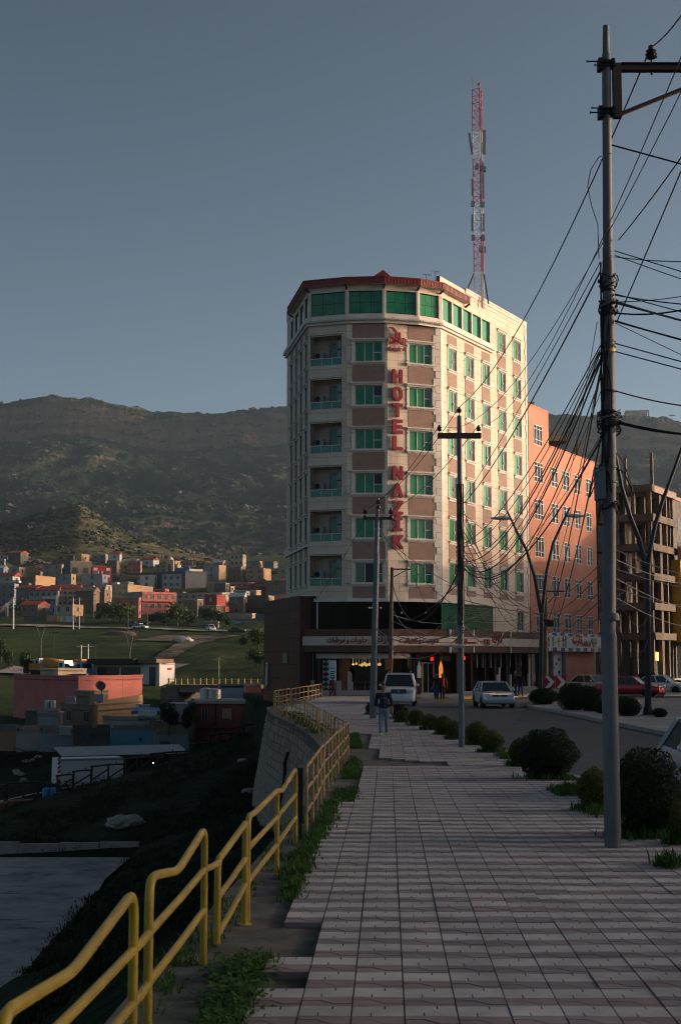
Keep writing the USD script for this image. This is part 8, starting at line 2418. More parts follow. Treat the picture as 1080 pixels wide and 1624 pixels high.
def lorry(label, px, py, Y, rz, cab, load, kind):
    q = P(px, py, Y); q[2] = float(land(np.array([q[0]]), np.array([q[1]]))[0]) + .3
    t = thing('lorry', label, 'lorry', (0, 0, 0), 'lorries parked on the lot')
    part(t, 'cab', MB().hexa([(-1.2, -3.4, .7), (1.2, -3.4, .7), (1.2, -1.6, .7), (-1.2, -1.6, .7), (-1.12, -3.15, 2.9), (1.12, -3.15, 2.9), (1.15, -1.65, 2.9), (-1.15, -1.65, 2.9)]), cab)
    part(t, 'windscreen', MB().hexa([(-1.0, -3.345, 1.75), (1.0, -3.345, 1.75), (1.0, -3.2, 1.75), (-1.0, -3.2, 1.75), (-.98, -3.24, 2.6), (.98, -3.24, 2.6), (.98, -3.1, 2.6), (-.98, -3.1, 2.6)]), 'car_glass')
    part(t, 'side_window', MB().box(-1.19, 1.19, -2.7, -1.9, 1.75, 2.5), 'car_glass')
    part(t, 'chassis', MB().box(-.9, .9, -3.2, 3.6, .45, .69), 'black_metal')
    part(t, 'bumper', MB().box(-1.2, 1.2, -3.55, -3.41, .45, .85), 'alu')
    if kind == 'mixer':
        part(t, 'drum', MB().tube([(0, -1.2, 2.0), (0, -.8, 2.0), (0, .8, 2.15), (0, 2.6, 2.7), (0, 3.4, 3.0)], [.5, .95, 1.15, .8, .5], 14), load, smooth=40)
        part(t, 'chute', MB().bar((0, 3.3, 2.6), (0, 4.2, 1.4), .4, .12), 'alu')
    elif kind == 'tank':
        part(t, 'tank', MB().tube([(0, -1.3, 1.75), (0, -1.2, 1.75), (0, 3.4, 1.75), (0, 3.5, 1.75)], [.6, .95, .95, .6], 14), load, smooth=40)
    else:
        part(t, 'tipper_body', MB().box(-1.2, 1.2, -1.4, 3.6, .9, 1.05).box(-1.2, -1.1, -1.4, 3.6, 1.051, 2.2).box(1.1, 1.2, -1.4, 3.6, 1.051, 2.2).box(-1.09, 1.09, -1.4, -1.3, 1.051, 2.5).box(-1.09, 1.09, 3.5, 3.6, 1.051, 2.2), load)
    for s in (-1, 1):
        for y in (-2.4, 1.6, 2.8):
            wv, wf = MB().lathe([(.3, -.16), (.5, -.14), (.5, .14), (.3, .16)], (0, 0, 0), 14).arrays()
            part(t, 'wheel', (np.c_[wv[:, 2] + s * 1.0, wv[:, 0] + y, wv[:, 1] + .5], wf), 'tyre', smooth=40)
    place(t, q, 1.0, rz)


lorry('white tank lorry at the far end of the parked lorries', 58, 1054, 277, 40, 'car_white', 'wall_pale', 'tank'); lorry('orange tipper lorry between the white tank lorry and the blue cab', 75, 1056, 274, 60, 'truck_orange', 'truck_orange', 'tip'); lorry('white cab lorry with an orange mixer drum', 90, 1057, 271, 55, 'car_white', 'truck_orange', 'mixer')
lorry('small orange lorry behind the blue cab lorry', 110, 1053, 279, 75, 'truck_orange', 'wall_dark', 'tip'); lorry('light blue cab lorry with a green load bed', 120, 1058, 270, 50, 'truck_blue', 'ink_green', 'tip'); lorry('white topped lorry nearest to the shop shed', 140, 1056, 273, 70, 'car_white', 'roof_tin', 'tank')

# --- the town above the green slope; left end, corner, right end, roof line, depth, depths of the ends
H = house
h1 = H('pale grey three storey block with few windows before the grassy hill', 68, 98, 101, 895, 640, 4, 6, 'wall_stone', 'wall_stone', 2, None, storeys=3, rlk='wall_grey')
h2, f2, _, z2, _, _ = H('unfinished dark concrete block with black openings beside the crimson block', 102, 112, 146, 890, 618, 8, 5, 'wall_slate', 'wall_dark', storeys=3)
g2 = _
F2R = Fr(P(112, 890, 618)[:2], P(146, 890, 623)[:2])
for k, (a, b, y0, y1) in enumerate(((114, 123, 900, 909), (131, 140, 900, 909), (112, 124, 913, 924), (126, 145, 913, 924))):
    u0, u1 = on(F2R, a), on(F2R, b)
    part(h2, 'opening', MB().fbox(F2R, max(.1, u0), min(F2R.L - .1, u1), P(a, y1, 620)[2], P(a, y0, 620)[2], .003, .05), 'black_metal')
part(h2, 'stair_head', MB().prism([P(107, 885, 622)[:2], P(117, 885, 621)[:2], P(118, 885, 626)[:2], P(108, 885, 627)[:2]], z2 - .6, P(110, 888, 620)[2] + 2.2), 'wall_dark')
h3, _, f3, z3, _, _ = H('crimson modern block with two rows of white panels', 144, 146, 177, 899, 610, 8, 3, 'wall_crimson', 'wall_crimson', storeys=3, rlk='wall_crimson')
for a, b in ((148, 154), (168, 174)):
    for y0, y1, lk in ((901, 905, 'wall_pale'), (906, 911, 'pane_grey'), (912, 916, 'wall_pale'), (917, 922, 'pane_grey')):
        part(h3, 'facade_panel' if lk == 'wall_pale' else 'window', MB().fbox(f3, on(f3, a), on(f3, b), P(a, y1, 612)[2], P(a, y0, 612)[2], .003, .06), lk)
for y0, y1 in ((906, 910), (917, 921)):
    for a in (155, 158, 161, 164):
        part(h3, 'window', MB().fbox(f3, on(f3, a), on(f3, a + 1.8), P(a, y1, 612)[2], P(a, y0, 612)[2], .003, .06), 'wall_pale' if a in (155, 161) else 'pane_dark')
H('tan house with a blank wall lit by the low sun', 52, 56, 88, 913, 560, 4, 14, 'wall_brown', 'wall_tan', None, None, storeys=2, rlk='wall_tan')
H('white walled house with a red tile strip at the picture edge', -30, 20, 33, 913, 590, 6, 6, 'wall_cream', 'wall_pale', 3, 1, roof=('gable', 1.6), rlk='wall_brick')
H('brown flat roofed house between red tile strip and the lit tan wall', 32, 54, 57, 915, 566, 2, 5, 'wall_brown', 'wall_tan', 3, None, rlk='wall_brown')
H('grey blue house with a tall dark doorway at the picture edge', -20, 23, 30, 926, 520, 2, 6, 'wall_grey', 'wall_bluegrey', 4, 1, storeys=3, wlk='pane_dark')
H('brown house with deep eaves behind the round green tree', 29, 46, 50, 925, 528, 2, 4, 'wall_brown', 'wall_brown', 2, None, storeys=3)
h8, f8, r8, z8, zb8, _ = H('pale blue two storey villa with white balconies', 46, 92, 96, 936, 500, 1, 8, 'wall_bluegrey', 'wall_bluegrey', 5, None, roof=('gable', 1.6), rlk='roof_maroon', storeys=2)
slab(h8, f8, f8.L * .5, f8.L * .98, z8 - 3.2, 1.2, .2, 'wall_pale', 'wall_pale'); part(h8, 'column', MB().fbox(f8, f8.L * .52, f8.L * .55, zb8, z8 - 3.21, .9, 1.1).fbox(f8, f8.L * .94, f8.L * .97, zb8, z8 - 3.21, .9, 1.1), 'wall_pale')
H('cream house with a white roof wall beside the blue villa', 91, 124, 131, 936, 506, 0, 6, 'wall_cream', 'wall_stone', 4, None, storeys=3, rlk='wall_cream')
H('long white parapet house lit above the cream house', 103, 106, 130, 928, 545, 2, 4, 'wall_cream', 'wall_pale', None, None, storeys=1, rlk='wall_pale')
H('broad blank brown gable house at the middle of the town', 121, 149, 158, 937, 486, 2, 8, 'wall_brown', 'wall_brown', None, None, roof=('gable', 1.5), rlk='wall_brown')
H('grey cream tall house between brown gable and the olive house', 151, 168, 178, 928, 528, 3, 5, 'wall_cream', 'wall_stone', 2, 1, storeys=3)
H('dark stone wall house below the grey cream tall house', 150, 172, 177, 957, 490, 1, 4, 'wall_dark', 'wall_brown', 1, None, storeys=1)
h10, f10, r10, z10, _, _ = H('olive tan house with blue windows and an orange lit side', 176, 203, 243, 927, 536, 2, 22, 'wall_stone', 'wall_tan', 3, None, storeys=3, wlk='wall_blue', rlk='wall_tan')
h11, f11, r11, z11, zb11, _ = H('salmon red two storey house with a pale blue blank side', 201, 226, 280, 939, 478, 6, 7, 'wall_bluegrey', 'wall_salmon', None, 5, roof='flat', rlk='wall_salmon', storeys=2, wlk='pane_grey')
slab(h11, r11, .2, r11.L, z11 - 3.25, .7, .25, 'wall_brick'); part(h11, 'dark_gutter', MB().fbox(r11, .1, r11.L, z11 - .75, z11 - .6, .003, .12), 'roof_maroon')
h12, f12, r12, z12, _, _ = H('big slate grey windowless hall below the domed building', 243, 294, 329, 906, 596, 8, 5, 'wall_slate', 'wall_slate', None, None, storeys=4, rlk='wall_slate', name='slate_hall', cat='building')
part(h12, 'ledge', MB().fbox(f12, f12.L * .35, f12.L * .98, z12 - 2.8, z12 - 2.2, .003, .2).fbox(f12, f12.L * .4, f12.L * .95, z12 - 6.4, z12 - 6.0, .003, .2), 'wall_grey')
for k in range(6):
    part(h12, 'sign_letter', MB().fbox(f12, f12.L * (.42 + .07 * k), f12.L * (.42 + .07 * k) + .5, z12 - 6.9, z12 - 6.42, .21, .25), 'wall_stone')
part(h12, 'roof_pipe_rack', MB().fbox(f12, f12.L * .55, f12.L * .98, z12 + .2, z12 + 1.8, -4, -3.5), 'tarp_blue')
part(h12, 'white_roof_wall', MB().fbox(r12, r12.L * .2, r12.L * .8, z12 + .15, z12 + 1.1, -3, -.4), 'wall_pale')
h13, f13, r13, z13, _, _ = H('grey stone building with an arched bay under a small dome', 246, 282, 286, 895, 640, 3, 8, 'wall_stone', 'wall_stone', 4, None, storeys=4, name='domed_building', cat='building')
q = P(270, 893, 638)
part(h13, 'arch_bay', MB().box(q[0] - 1.7, q[0] + 1.7, 635.5, 640, q[2] - 9, q[2] + 1.2), 'wall_stone'); part(h13, 'dome', MB().lathe([(1.5, 0), (1.45, .5), (1.2, 1.0), (.7, 1.5), (.1, 1.75)], q + [0, 0, 1.2], 16), 'wall_cream', smooth=40)
part(h13, 'arch_window', MB().fpoly(Fr((q[0] - 1, 635.45), (q[0] + 1, 635.45)), [(.4, q[2] - 4.5), (1.6, q[2] - 4.5), (1.6, q[2] - 1.4), (1.35, q[2] - .8), (1, q[2] - .55), (.65, q[2] - .8), (.4, q[2] - 1.4)], .0, .06), 'pane_dark')
tw = P(305, 880, 655)
tm = thing('relay_tower', 'short lattice relay tower with white drums behind the slate hall', 'mast', tw)
for dx, dy in ((-.8, -.8), (.8, -.8), (.8, .8), (-.8, .8)):
    part(tm, 'leg', MB().bar(tw + [dx, dy, -9], tw + [dx * .6, dy * .6, 2.2], .16), 'mast_red')
part(tm, 'bracing', MB().bar(tw + [-.8, -.8, -8], tw + [.7, -.7, -3.5], .1).bar(tw + [.75, -.75, -5], tw + [-.7, -.7, -1], .1).bar(tw + [-.7, -.7, -2], tw + [.6, -.6, 2], .1), 'mast_white')
for dx, z in ((-1.1, -5.5), (1.2, -5.2), (-.7, 1.4), (.8, 1.2), (0, -2)):
    part(tm, 'drum', MB().cyl(tw + [dx, -1.3, z], tw + [dx, -.9, z], .5, n=10), 'mast_white')
H('ochre house with a pale striped awning beside the slate hall', 328, 352, 362, 925, 580, 3, 6, 'wall_tan', 'wall_cream', 2, 1, storeys=3, rlk='wall_cream')
H('low cream house with a long flat roof behind the dark trees', 280, 312, 322, 941, 520, 2, 6, 'wall_stone', 'wall_cream', 3, None, storeys=2)
H('cream frame house with square openings behind the brick red house', 312, 352, 378, 940, 512, 2, 5, 'wall_cream', 'wall_cream', 4, 3, storeys=3, rlk='wall_stone', frame='wall_cream')
h17, f17, r17, z17, zb17, _ = H('dark brick red house with a lit blank side, tallest of two red blocks', 325, 344, 358, 944, 478, 4, 4, 'wall_brick', 'wall_brick', 1, None, storeys=2, rlk='wall_brick', wlk='wall_pale')
H('lower brick red block with a stepped lit wall', 316, 344, 374, 963, 474, 5, 6, 'wall_brick', 'wall_brick', None, None, storeys=1, rlk='wall_brick')
h18, f18, r18, z18, _, _ = H('maroon apartment block with open balconies by the hotel annex', 394, 412, 427, 931, 556, 5, 2, 'wall_maroon', 'wall_maroon', 1, 2, storeys=3, wlk='black_metal', rlk='wall_maroon')
h19, f19, r19, z19, _, _ = H('maroon hip roofed block with dark balconies half behind the hotel', 427, 431, 470, 930, 560, 2, 2, 'wall_maroon', 'wall_stone', None, 5, roof=('hip', 3.6), rlk='roof_maroon', storeys=3, wlk='black_metal')
for k in range(2):
    slab(h19, r19, .3, r19.L - .3, z19 - 3.4 - 3.1 * k, 1.3, .25, 'wall_stone', 'wall_dark')
H('small maroon hip roofed house on top of the apartment blocks', 405, 424, 430, 924, 590, 4, 8, 'wall_maroon', 'wall_cream', 3, None, roof=('hip', 2.2), rlk='roof_maroon', storeys=2)
H('red brick house with white walls below the tan stone tower', 362, 382, 391, 927, 615, 3, 4, 'wall_brick', 'wall_salmon', 2, None, storeys=2, rlk='wall_pale')
H('tan stone tower house at the foot of the hill', 385, 398, 407, 914, 680, 4, 3, 'wall_grey', 'wall_stone', 1, 1, storeys=4)
H('low white house with a red tin roof above the orange side wall', 217, 222, 244, 918, 625, 2, 4, 'wall_pale', 'wall_pale', None, 3, roof=('gable', 1.4), rlk='wall_brick', storeys=2)
H('tan gabled house beside the crimson block', 178, 190, 203, 916, 640, 3, 4, 'wall_brown', 'wall_tan', 1, 2, roof=('gable', 2.2), rlk='wall_brown', storeys=2)
H('grey low house with white doors below the tan gabled house', 177, 200, 204, 922, 600, 2, 4, 'wall_grey', 'wall_grey', 4, None, storeys=1, wlk='wall_pale')
for i, (a, c_, b, y, Y, lk, rl, lab) in enumerate(((420, 436, 441, 898, 760, 'wall_cream', 'wall_cream', 'far cream house with a flat roof below the mountain foot'), (437, 440, 455, 900, 750, 'wall_brick', 'roof_maroon', 'far red house at the mountain foot beside the hotel wall'), (416, 430, 436, 906, 735, 'wall_maroon', 'roof_maroon', 'far maroon row house below the cream one'),
                                               (434, 438, 458, 911, 715, 'wall_bluegrey', 'wall_pale', 'far blue grey house next to the hotel wall'), (400, 411, 416, 919, 700, 'wall_stone', 'wall_cream', 'far stone house above the maroon hip roof'), (330, 339, 345, 913, 700, 'wall_grey', 'wall_grey', 'far grey hut at the right shoulder of the slate hall'),
                                               (205, 212, 217, 913, 690, 'wall_tan', 'wall_brown', 'far tan hut above the orange side wall'), (-10, 2, 8, 905, 650, 'wall_tan', 'wall_tan', 'far tan house at the picture edge below the grassy hill'), (60, 64, 69, 907, 660, 'wall_grey', 'wall_grey', 'narrow dark grey house beside the pale grey block'))):
    H(lab, a, c_, b, y, Y, 3, 4, lk, lk, 2, 1, storeys=2, rlk=rl, group='small far houses at the hill foot')
for i, (a, c_, b, y, Y, lk, rl, n, st, lab) in enumerate(((96, 117, 121, 927, 556, 'wall_cream', 'wall_pale', 3, 2, 'cream house peeping over the long white parapet house'), (8, 30, 34, 921, 545, 'wall_pale', 'wall_brick', 3, 1, 'white strip house below the red tile strip'),
        (128, 148, 152, 929, 555, 'wall_stone', 'wall_brick', 2, 2, 'stone house behind the brown gable roof'), (176, 186, 190, 924, 575, 'wall_pale', 'wall_pale', 2, 1, 'small white house behind the olive house'), (238, 262, 268, 934, 560, 'wall_salmon', 'wall_brick', 3, 2, 'salmon house between orange side wall and slate hall'),
        (262, 290, 296, 939, 548, 'wall_brown', 'wall_brown', 3, 2, 'brown house right below the slate hall'), (340, 366, 372, 930, 560, 'wall_stone', 'wall_stone', 3, 2, 'stone house under the ochre house'), (374, 390, 396, 938, 530, 'wall_grey', 'wall_stone', 2, 3, 'grey house in the gap beside the maroon apartments'),
        (360, 376, 381, 917, 650, 'wall_pale', 'roof_maroon', 3, 1, 'white far house behind the red brick house'), (345, 357, 361, 919, 645, 'wall_bluegrey', 'wall_grey', 2, 1, 'blue far house behind the ochre house'), (376, 402, 408, 957, 470, 'wall_dark', 'wall_brown', 3, 1, 'dark low house behind the cream low house'),
        (-25, 8, 14, 958, 455, 'wall_slate', 'wall_grey', 3, 1, 'dark low shed behind the thick concrete pole'), (97, 116, 120, 962, 462, 'wall_stone', 'wall_cream', 3, 1, 'low stone annex below the cream house'), (60, 92, 95, 962, 470, 'wall_blue', 'wall_bluegrey', 3, 1, 'blue ground floor shed under the villa balconies'), (441, 452, 462, 893, 800, 'wall_stone', 'wall_pale', 2, 2, 'farthest pale house where hotel wall meets the mountain foot'))):
    H(lab, a, c_, b, y, Y, 2, 4, lk, lk, n, 1, storeys=st, rlk=rl, group='closely packed town houses')
MARKS = ((20, 'thick concrete pole'), (70, 'pale blue villa'), (110, 'white parapet house'), (140, 'brown gable house'), (160, 'crimson block'), (205, 'orange side wall'), (250, 'salmon red house'), (290, 'slate hall'), (345, 'brick red house'), (390, 'tan stone tower'), (430, 'maroon hip roofs'))
used = set()
for Yf, wd in ((455, 36), (505, 36), (548, 33), (590, 31), (635, 29), (685, 27), (735, 25)):
    px = -24 + rng.uniform(0, 8)
    while px < 452:
        w = wd * rng.uniform(.7, 1.4); st = rng.choice([1, 1, 2, 2]); lk, cn_ = rng.choice([('wall_cream', 'cream'), ('wall_stone', 'stone coloured'), ('wall_grey', 'grey'), ('wall_tan', 'tan'), ('wall_brown', 'brown'), ('wall_pale', 'white'), ('wall_salmon', 'salmon'), ('wall_bluegrey', 'blue grey'), ('wall_dark', 'dark')])
        if rng.random() < (.62 if Yf > 460 else .4):
            xw_ = (px + w / 2 - 540) / 2250 * Yf
            zt = float(land(np.array([xw_]), np.array([Yf]))[0]) + 3.1 * st + rng.uniform(0, .8)
            yt = 1045 - (zt - 2.6) / Yf * 2250
            mk = min(MARKS, key=lambda q: abs(q[0] - px - w / 2))
            rk = rng.choice(['flat', 'flat', 'flat', ('gable', 1.3)])
            lab = f"{['one', 'two'][st - 1]} storey {cn_} house {'with a pitched roof ' if rk != 'flat' else ''}{'below' if Yf < 480 else 'near' if Yf < 560 else 'behind' if Yf < 640 else 'far behind'} the {mk[1]}"
            if lab in used:
                lab = lab.replace(' house', ' house with a paler side', 1) if lab.replace(' house', ' house with a paler side', 1) not in used else lab.replace(' house', ' low walled house', 1)
            H(lab, px, px + w * rng.uniform(.6, .95), px + w, yt, Yf + rng.uniform(-9, 9), rng.uniform(0, 4), rng.uniform(2, 8), lk, rng.choice([lk, lk, 'wall_tan']), rng.choice([1, 2, 3]), rng.choice([None, 1]), storeys=st, rlk=rng.choice(['concrete', 'wall_brick', 'roof_tin', lk]), roof=rk, group='filling houses of the town' if lab in used else 'closely packed town houses')
            used.add(lab)
        px += w * rng.uniform(1.0, 1.35)
# small white buildings on the hill and the ruin on the right-hand ridge
# walls along the road
def road_wall(label, px0, px1, y0, y1, Y, lk, doors=()):
    A, B = P(px0, y0, Y), P(px1, y0, Y)
    F = Fr(A[:2], B[:2]); gz = float(np.min(land(np.array([A[0], B[0]]), np.array([A[1], B[1]]))))
    t = thing('road_wall', label, 'wall', (*A[:2], gz), 'yard walls along the far road')
    part(t, 'wall', MB().fbox(F, 0, F.L, gz - 1.5, A[2], -.3, 0), lk)
    part(t, 'coping', MB().fbox(F, -.05, F.L + .05, A[2] + .001, A[2] + .12, -.35, .06), 'wall_grey')
    for a, b, dl in doors:
        part(t, 'gate', MB().fbox(F, on(F, a), on(F, b), gz - .5, A[2] - .15, .003, .08), dl)


road_wall('dark grey yard wall by the concrete pole along the far road', 38, 74, 977, 991, 424, 'wall_dark'); road_wall('short lit tan yard wall with a yellow door', 74, 96, 976, 990, 423, 'wall_tan', [(91, 95, 'ink_yellow')]); road_wall('white lit shed row with pale doors by the far road', 95, 120, 977, 990, 422, 'wall_pale', [(101, 106, 'wall_cream'), (117, 120, 'wall_blue')]); road_wall('low tan end wall after the white shed row', 121, 133, 979, 990, 421, 'wall_tan')
road_wall('long brown grey wall with a blue gate under the trees', 232, 350, 988, 1001, 420, 'wall_grey', [(257, 265, 'wall_blue')])
H('grey hut with a white roof box beside the long road wall', 326, 346, 350, 987, 418, 1, 4, 'wall_grey', 'wall_stone', 1, None, storeys=1, name='hut', cat='hut', rlk='roof_tin')
road_wall('turquoise and blue shed row by the bend of the far road', 365, 408, 985, 997, 432, 'wall_blue', [(383, 390, 'tarp_blue'), (399, 407, 'tarp_blue'), (391, 397, 'wall_grey')])
H('cream low house with a lit orange door behind the blue shed row', 363, 400, 406, 973, 446, 1, 4, 'wall_stone', 'wall_tan', 4, None, storeys=1, wlk='wall_tan')
H('bright blue cabin next to the hotel annex', 405, 420, 425, 975, 440, 1, 3, 'tarp_blue', 'wall_blue', 2, None, storeys=1, name='cabin', cat='cabin', rlk='wall_blue')
H('grey blue tin hut beside the wrecked cars by the far road', 225, 234, 238, 987, 417, 1, 3, 'wall_slate', 'wall_bluegrey', None, None, storeys=1, name='hut', cat='hut')
for px, py, lk, rz, lab in ((222, 1000, 'car_silver', 60, 'silver car parked by the tin hut on the far road'), (334, 1003, 'car_white', 20, 'white van like car on the far road below the brick house'), (376, 1006, 'car_black', 80, 'black car driving on the far road'), (212, 996, 'car_black', 70, 'dark wrecked car under the tree by the far road'), (28, 968, 'car_white', 75, 'small pale car before the grey blue house'), (70, 973, 'car_white', 80, 'white car in the yard behind the dark grey wall')):
    q = hit_land(px, py, 380, 520)
    make_car('town_car', lab, 'car', lk, q + [0, 0, .38], rz, suv='van' in lab)
ck = hit_land(290, 1019, 300)
m = trimesh.creation.icosphere(3, 1.0); v = m.vertices * [2.6, 1.4, .9]; v = v + (meshkit.fbm(v * .9 + 3, 4, 5) - .5)[:, None] * 1.3
solo('white_sack_heap', (v + ck + [0, 0, .5], m.faces), 'wall_pale', 'crumpled white sheet heap on the bare earth of the green slope', 'heap', smooth=False)
em_ = hit_land(190, 1007, 300)
m = trimesh.creation.icosphere(3, 1.0); v = m.vertices * [4.6, 2.2, 1.2]; v = v + (meshkit.fbm(v * .7, 4, 8) - .5)[:, None] * 1.0
solo('earth_mound', (v + em_ + [0, 0, -.1], m.faces), 'soil', 'brown earth mound below the far road', 'mound', smooth=True)
rub = P(425, 993, 415)
for k in range(9):
    m = trimesh.creation.icosphere(1, nrg.uniform(.5, 1.2))
    q = hit_land(408 + 3.2 * k, 1001 - .8 * k, 380, 520)
    solo('rock', (m.vertices * [1.3, 1, .6] + nrg.normal(0, .1, m.vertices.shape) + q, m.faces), 'wall_stone', 'pale rock in the heap by the road bend near the annex', 'rock', 'rocks at the road bend')

# --- trees
def crown(blobs, n, size, seed):
    Vs, Fs, k = [], [], 0
    for (c, r) in blobs:
        V, F = leaf_shell(int(n * r * r), size / r, seed + k, (1, 1, 1), thick=.75, bumps=.3)
        Vs.append(V * r + np.array(c)); Fs.append(F + sum(len(x) for x in Vs[:-1])); k += 1
    return np.vstack(Vs), np.vstack(Fs)


def make_tree(label, lk, blobs, group, n=420, size=.17, seed=1):
    t = thing('tree', label, 'tree', (0, 0, 0), group)
    part(t, 'crown', crown(blobs, n, size, seed), lk)
    tr = MB().tube([(0, 0, -.3), (.03, 0, .35), (0, .03, .8)], [.09, .07, .04], 7)
    for c, r in blobs[:4]:
        tr.tube([(0, 0, .45), (c[0] * .5, c[1] * .5, (.45 + c[2]) / 2 + .1), (c[0] * .9, c[1] * .9, c[2])], [.04, .03, .012], 5)
    part(t, 'trunk', tr, 'bark')
    return t


rb = random.Random(5)
blob = lambda k: [((rb.uniform(-.45, .45), rb.uniform(-.4, .4), rb.uniform(.75, 1.55)), rb.uniform(.3, .5)) for _ in range(k)]
TREES = [(40, 975, 13, 25, 'l', 'round bright green tree behind the dark grey road wall'), (190, 988, 21, 32, 'l', 'spreading bright green tree beside the salmon red house'), (172, 984, 12, 30, 'd', 'narrow dark tree before the dark stone wall house'), (205, 985, 14, 26, 'l', 'bright tree just below the blank blue side wall'), (247, 990, 13, 22, 'd', 'dark tree before the salmon red house, nearer its blue side'),
         (262, 992, 12, 20, 'd', 'dark low tree at the foot of the salmon red house'), (281, 993, 17, 36, 'l', 'tall green tree right of the salmon red house'), (300, 993, 14, 28, 'd', 'dark tree next to the tall green tree'), (296, 960, 15, 16, 'd', 'dark tree crown before the low cream house'), (312, 958, 12, 15, 'd', 'dark crown beside the brick red house'),
         (334, 988, 16, 26, 'l', 'green tree before the lower brick red block'), (352, 990, 11, 22, 'd', 'dark tree beside the grey hut'), (361, 995, 8, 18, 'd', 'small dark tree next to the blue shed row'), (410, 1030, 14, 34, 'l', 'bright bushy tree on the slope beside the annex'), (407, 1058, 16, 32, 'd', 'lower dark tree on the slope beside the annex'), (390, 1028, 10, 26, 'd', 'thin dark tree on the slope before the annex tree'),
         (412, 976, 8, 12, 'l', 'small bright tree before the maroon apartment block'), (126, 975, 9, 16, 'l', 'thin yellow green tree at the brown gable house'), (160, 985, 8, 16, 'd', 'small tree left in the gap behind the far road'), (2, 1052, 9, 46, 'd', 'dark conifer like tree at the picture edge by the lot'), (14, 1064, 8, 38, 'd', 'second dark slender tree by the lot'), (41, 1072, 9, 44, 'd', 'dark slender tree beside the salmon building'),
         (372, 962, 10, 12, 'd', 'low crown behind the brick red block wall'), (235, 955, 7, 14, 'd', 'small tree squeezed before the orange side wall'), (268, 1160, 14, 52, 'd', 'bare brownish bush tree beside the maroon house'), (300, 1166, 11, 60, 'd', 'thin bare tree before the maroon house wall')]
tf = {}
for px, py, hw, hh, kind, lab in TREES:
    Yt = 128 if py > 1140 else None
    q = P(px, py, Yt) if Yt else hit_land(px, py, 180, 640)
    s = q[1] / 2250
    sc = (hw * s / .78, hw * s / .78, hh * s / 1.95)
    if kind not in tf:
        tf[kind] = make_tree(lab, 'tree_leaf' if kind == 'l' else 'tree_leaf_dark', blob(11), 'trees of the town', seed=3 if kind == 'l' else 60)
        place(tf[kind], q, sc)
    else:
        copy(tf[kind], 'tree', q, rng.uniform(0, 360), lab, 'tree', 'trees of the town', sc)
# --- thin poles of the town
PL = [(21, 947, 997, .28, 'wall_pale', 'thick pale concrete pole by the far road bend'), (116, 948, 998, .16, 'wall_pale', 'first of two slim pale poles by the white shed row'), (126, 948, 998, .16, 'wall_pale', 'second slim pale pole by the white shed row'), (148, 941, 982, .14, 'pole_grey', 'slim pole before the dark stone wall house'), (129, 1023, 1060, .18, 'wall_pale', 'first post of the pole pair by the lorries'), (140, 1022, 1072, .18, 'wall_pale', 'second taller post of the pole pair by the lorries'),
      (150, 1018, 1070, .14, 'pole_dark', 'dark thin pole beside the pole pair'), (85, 1000, 1064, .12, 'pole_dark', 'thin dark pole among the lorries'), (203, 965, 1004, .12, 'pole_grey', 'thin grey pole by the wrecked car'), (234, 960, 1000, .12, 'pole_grey', 'thin pole at the blue grey tin hut'), (313, 950, 985, .12, 'wall_pale', 'pale pole before the cream frame house'), (347, 1043, 1075, .12, 'wall_stone', 'short post on the slope above the bridge'), (90, 943, 978, .14, 'wall_pale', 'pale pole before the blue villa')]
for px, y0, y1, r, lk, lab in PL:
    q = hit_land(px, y1, 180, 640)
    t = thing('town_pole', lab, 'pole', q, 'poles of the town')
    top = P(px + .3, y0, q[1])
    part(t, 'shaft', MB().cyl(q - [0, 0, 1], top, r, r * .7, 8), lk)
    part(t, 'cross_arm', MB().bar(top + [-1.0, 0, -.4], top + [1.0, 0, -.4], .12), lk)
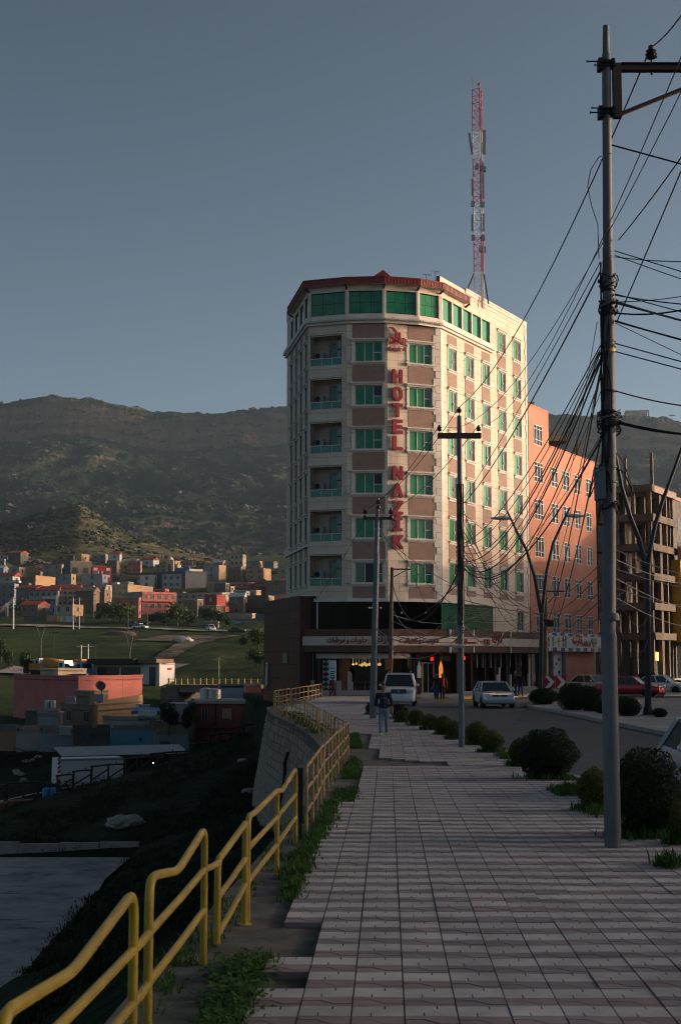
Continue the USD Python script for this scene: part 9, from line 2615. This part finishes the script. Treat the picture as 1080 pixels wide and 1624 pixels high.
for px, y0, y1, dx, lab in ((65, 992, 1044, 9, 'faint twin armed lamp post above the lorries'), (206, 1003, 1070, 8, 'twin armed lamp post before the shop shed')):
    q = hit_land(px, y1, 180, 640); Yq = q[1]
    t = thing('town_lamp', lab, 'street lamp', q, 'twin lamp posts on the slope')
    f = P(px, y1 - (y1 - y0) * .5, Yq)
    part(t, 'shaft', MB().cyl(q - [0, 0, 1], f, .14, .1, 8), 'pole_grey')
    for s in (-1, 1):
        part(t, 'arm', MB().tube([f, P(px + s * dx * .45, y0 + (y1 - y0) * .2, Yq), P(px + s * dx * .8, y0 + 2, Yq), P(px + s * dx * 1.25, y0, Yq)], .08, 6), 'pole_grey', smooth=40)
for k in range(4):
    cable('thin cable from the concrete pole to the picture edge', P(21, 949 + k * 1.5, hit_land(21, 997, 180, 640)[1]), P(-20, 972 + k * 4, 380), .6, .05, 'cable_grey', 'cables at the concrete pole')
# ridge details
rn = P(1010, 657, 2292)
rt = thing('ridge_ruin', 'small roofless building on the crest of the far mountain', 'building', rn)
part(rt, 'wall', MB().box(rn[0] - 19, rn[0] + 4, 2285, 2300, rn[2] - 8, rn[2] + 5.5).box(rn[0] + 4, rn[0] + 18, 2296, 2300, rn[2] - 8, rn[2] + 5), 'wall_stone')
for k in range(5):
    part(rt, 'column', MB().box(rn[0] + 4.5 + 3.2 * k, rn[0] + 5.7 + 3.2 * k, 2285, 2287, rn[2] - 8, rn[2] + 4), 'wall_stone')
part(rt, 'lintel', MB().box(rn[0] + 4, rn[0] + 18.5, 2284.8, 2287.2, rn[2] + 4.001, rn[2] + 6), 'wall_stone')
for px, lab in ((69, 'tiny mast on the mountain crest, taller of two'), (80, 'tiny mast on the mountain crest, shorter of two')):
    q = P(px, 629, MY)
    solo('ridge_mast', MB().cyl(q - [0, 0, 8], q + [0, 0, 7 if px == 69 else 5], .5, n=6).bar(q + [-2, 0, 4], q + [2, 0, 4], .6), 'antenna', lab, 'mast')
q = P(1066, 668, MY)
solo('ridge_sign', MB().cyl(q - [0, 0, 10], q + [0, 0, 10], .6, n=6).bar(q + [-5, 0, 10], q + [5, 0, 10], 1.6), 'antenna', 'tiny post with a top bar on the mountain crest past the ruin', 'post')

# ---------------------------------------------------------------- the air
LOOK['air'] = usdkit.material(stage, '/World/Looks/air', {'v': ('principled_volume', {'color': (.50, .74, 1.0), 'density': .000042, 'anisotropy': .2})}, [], volume='v.volume')
solo('haze', MB().box(-3800, 3800, -200, 3600, -14, 560), 'air', kind='stuff')
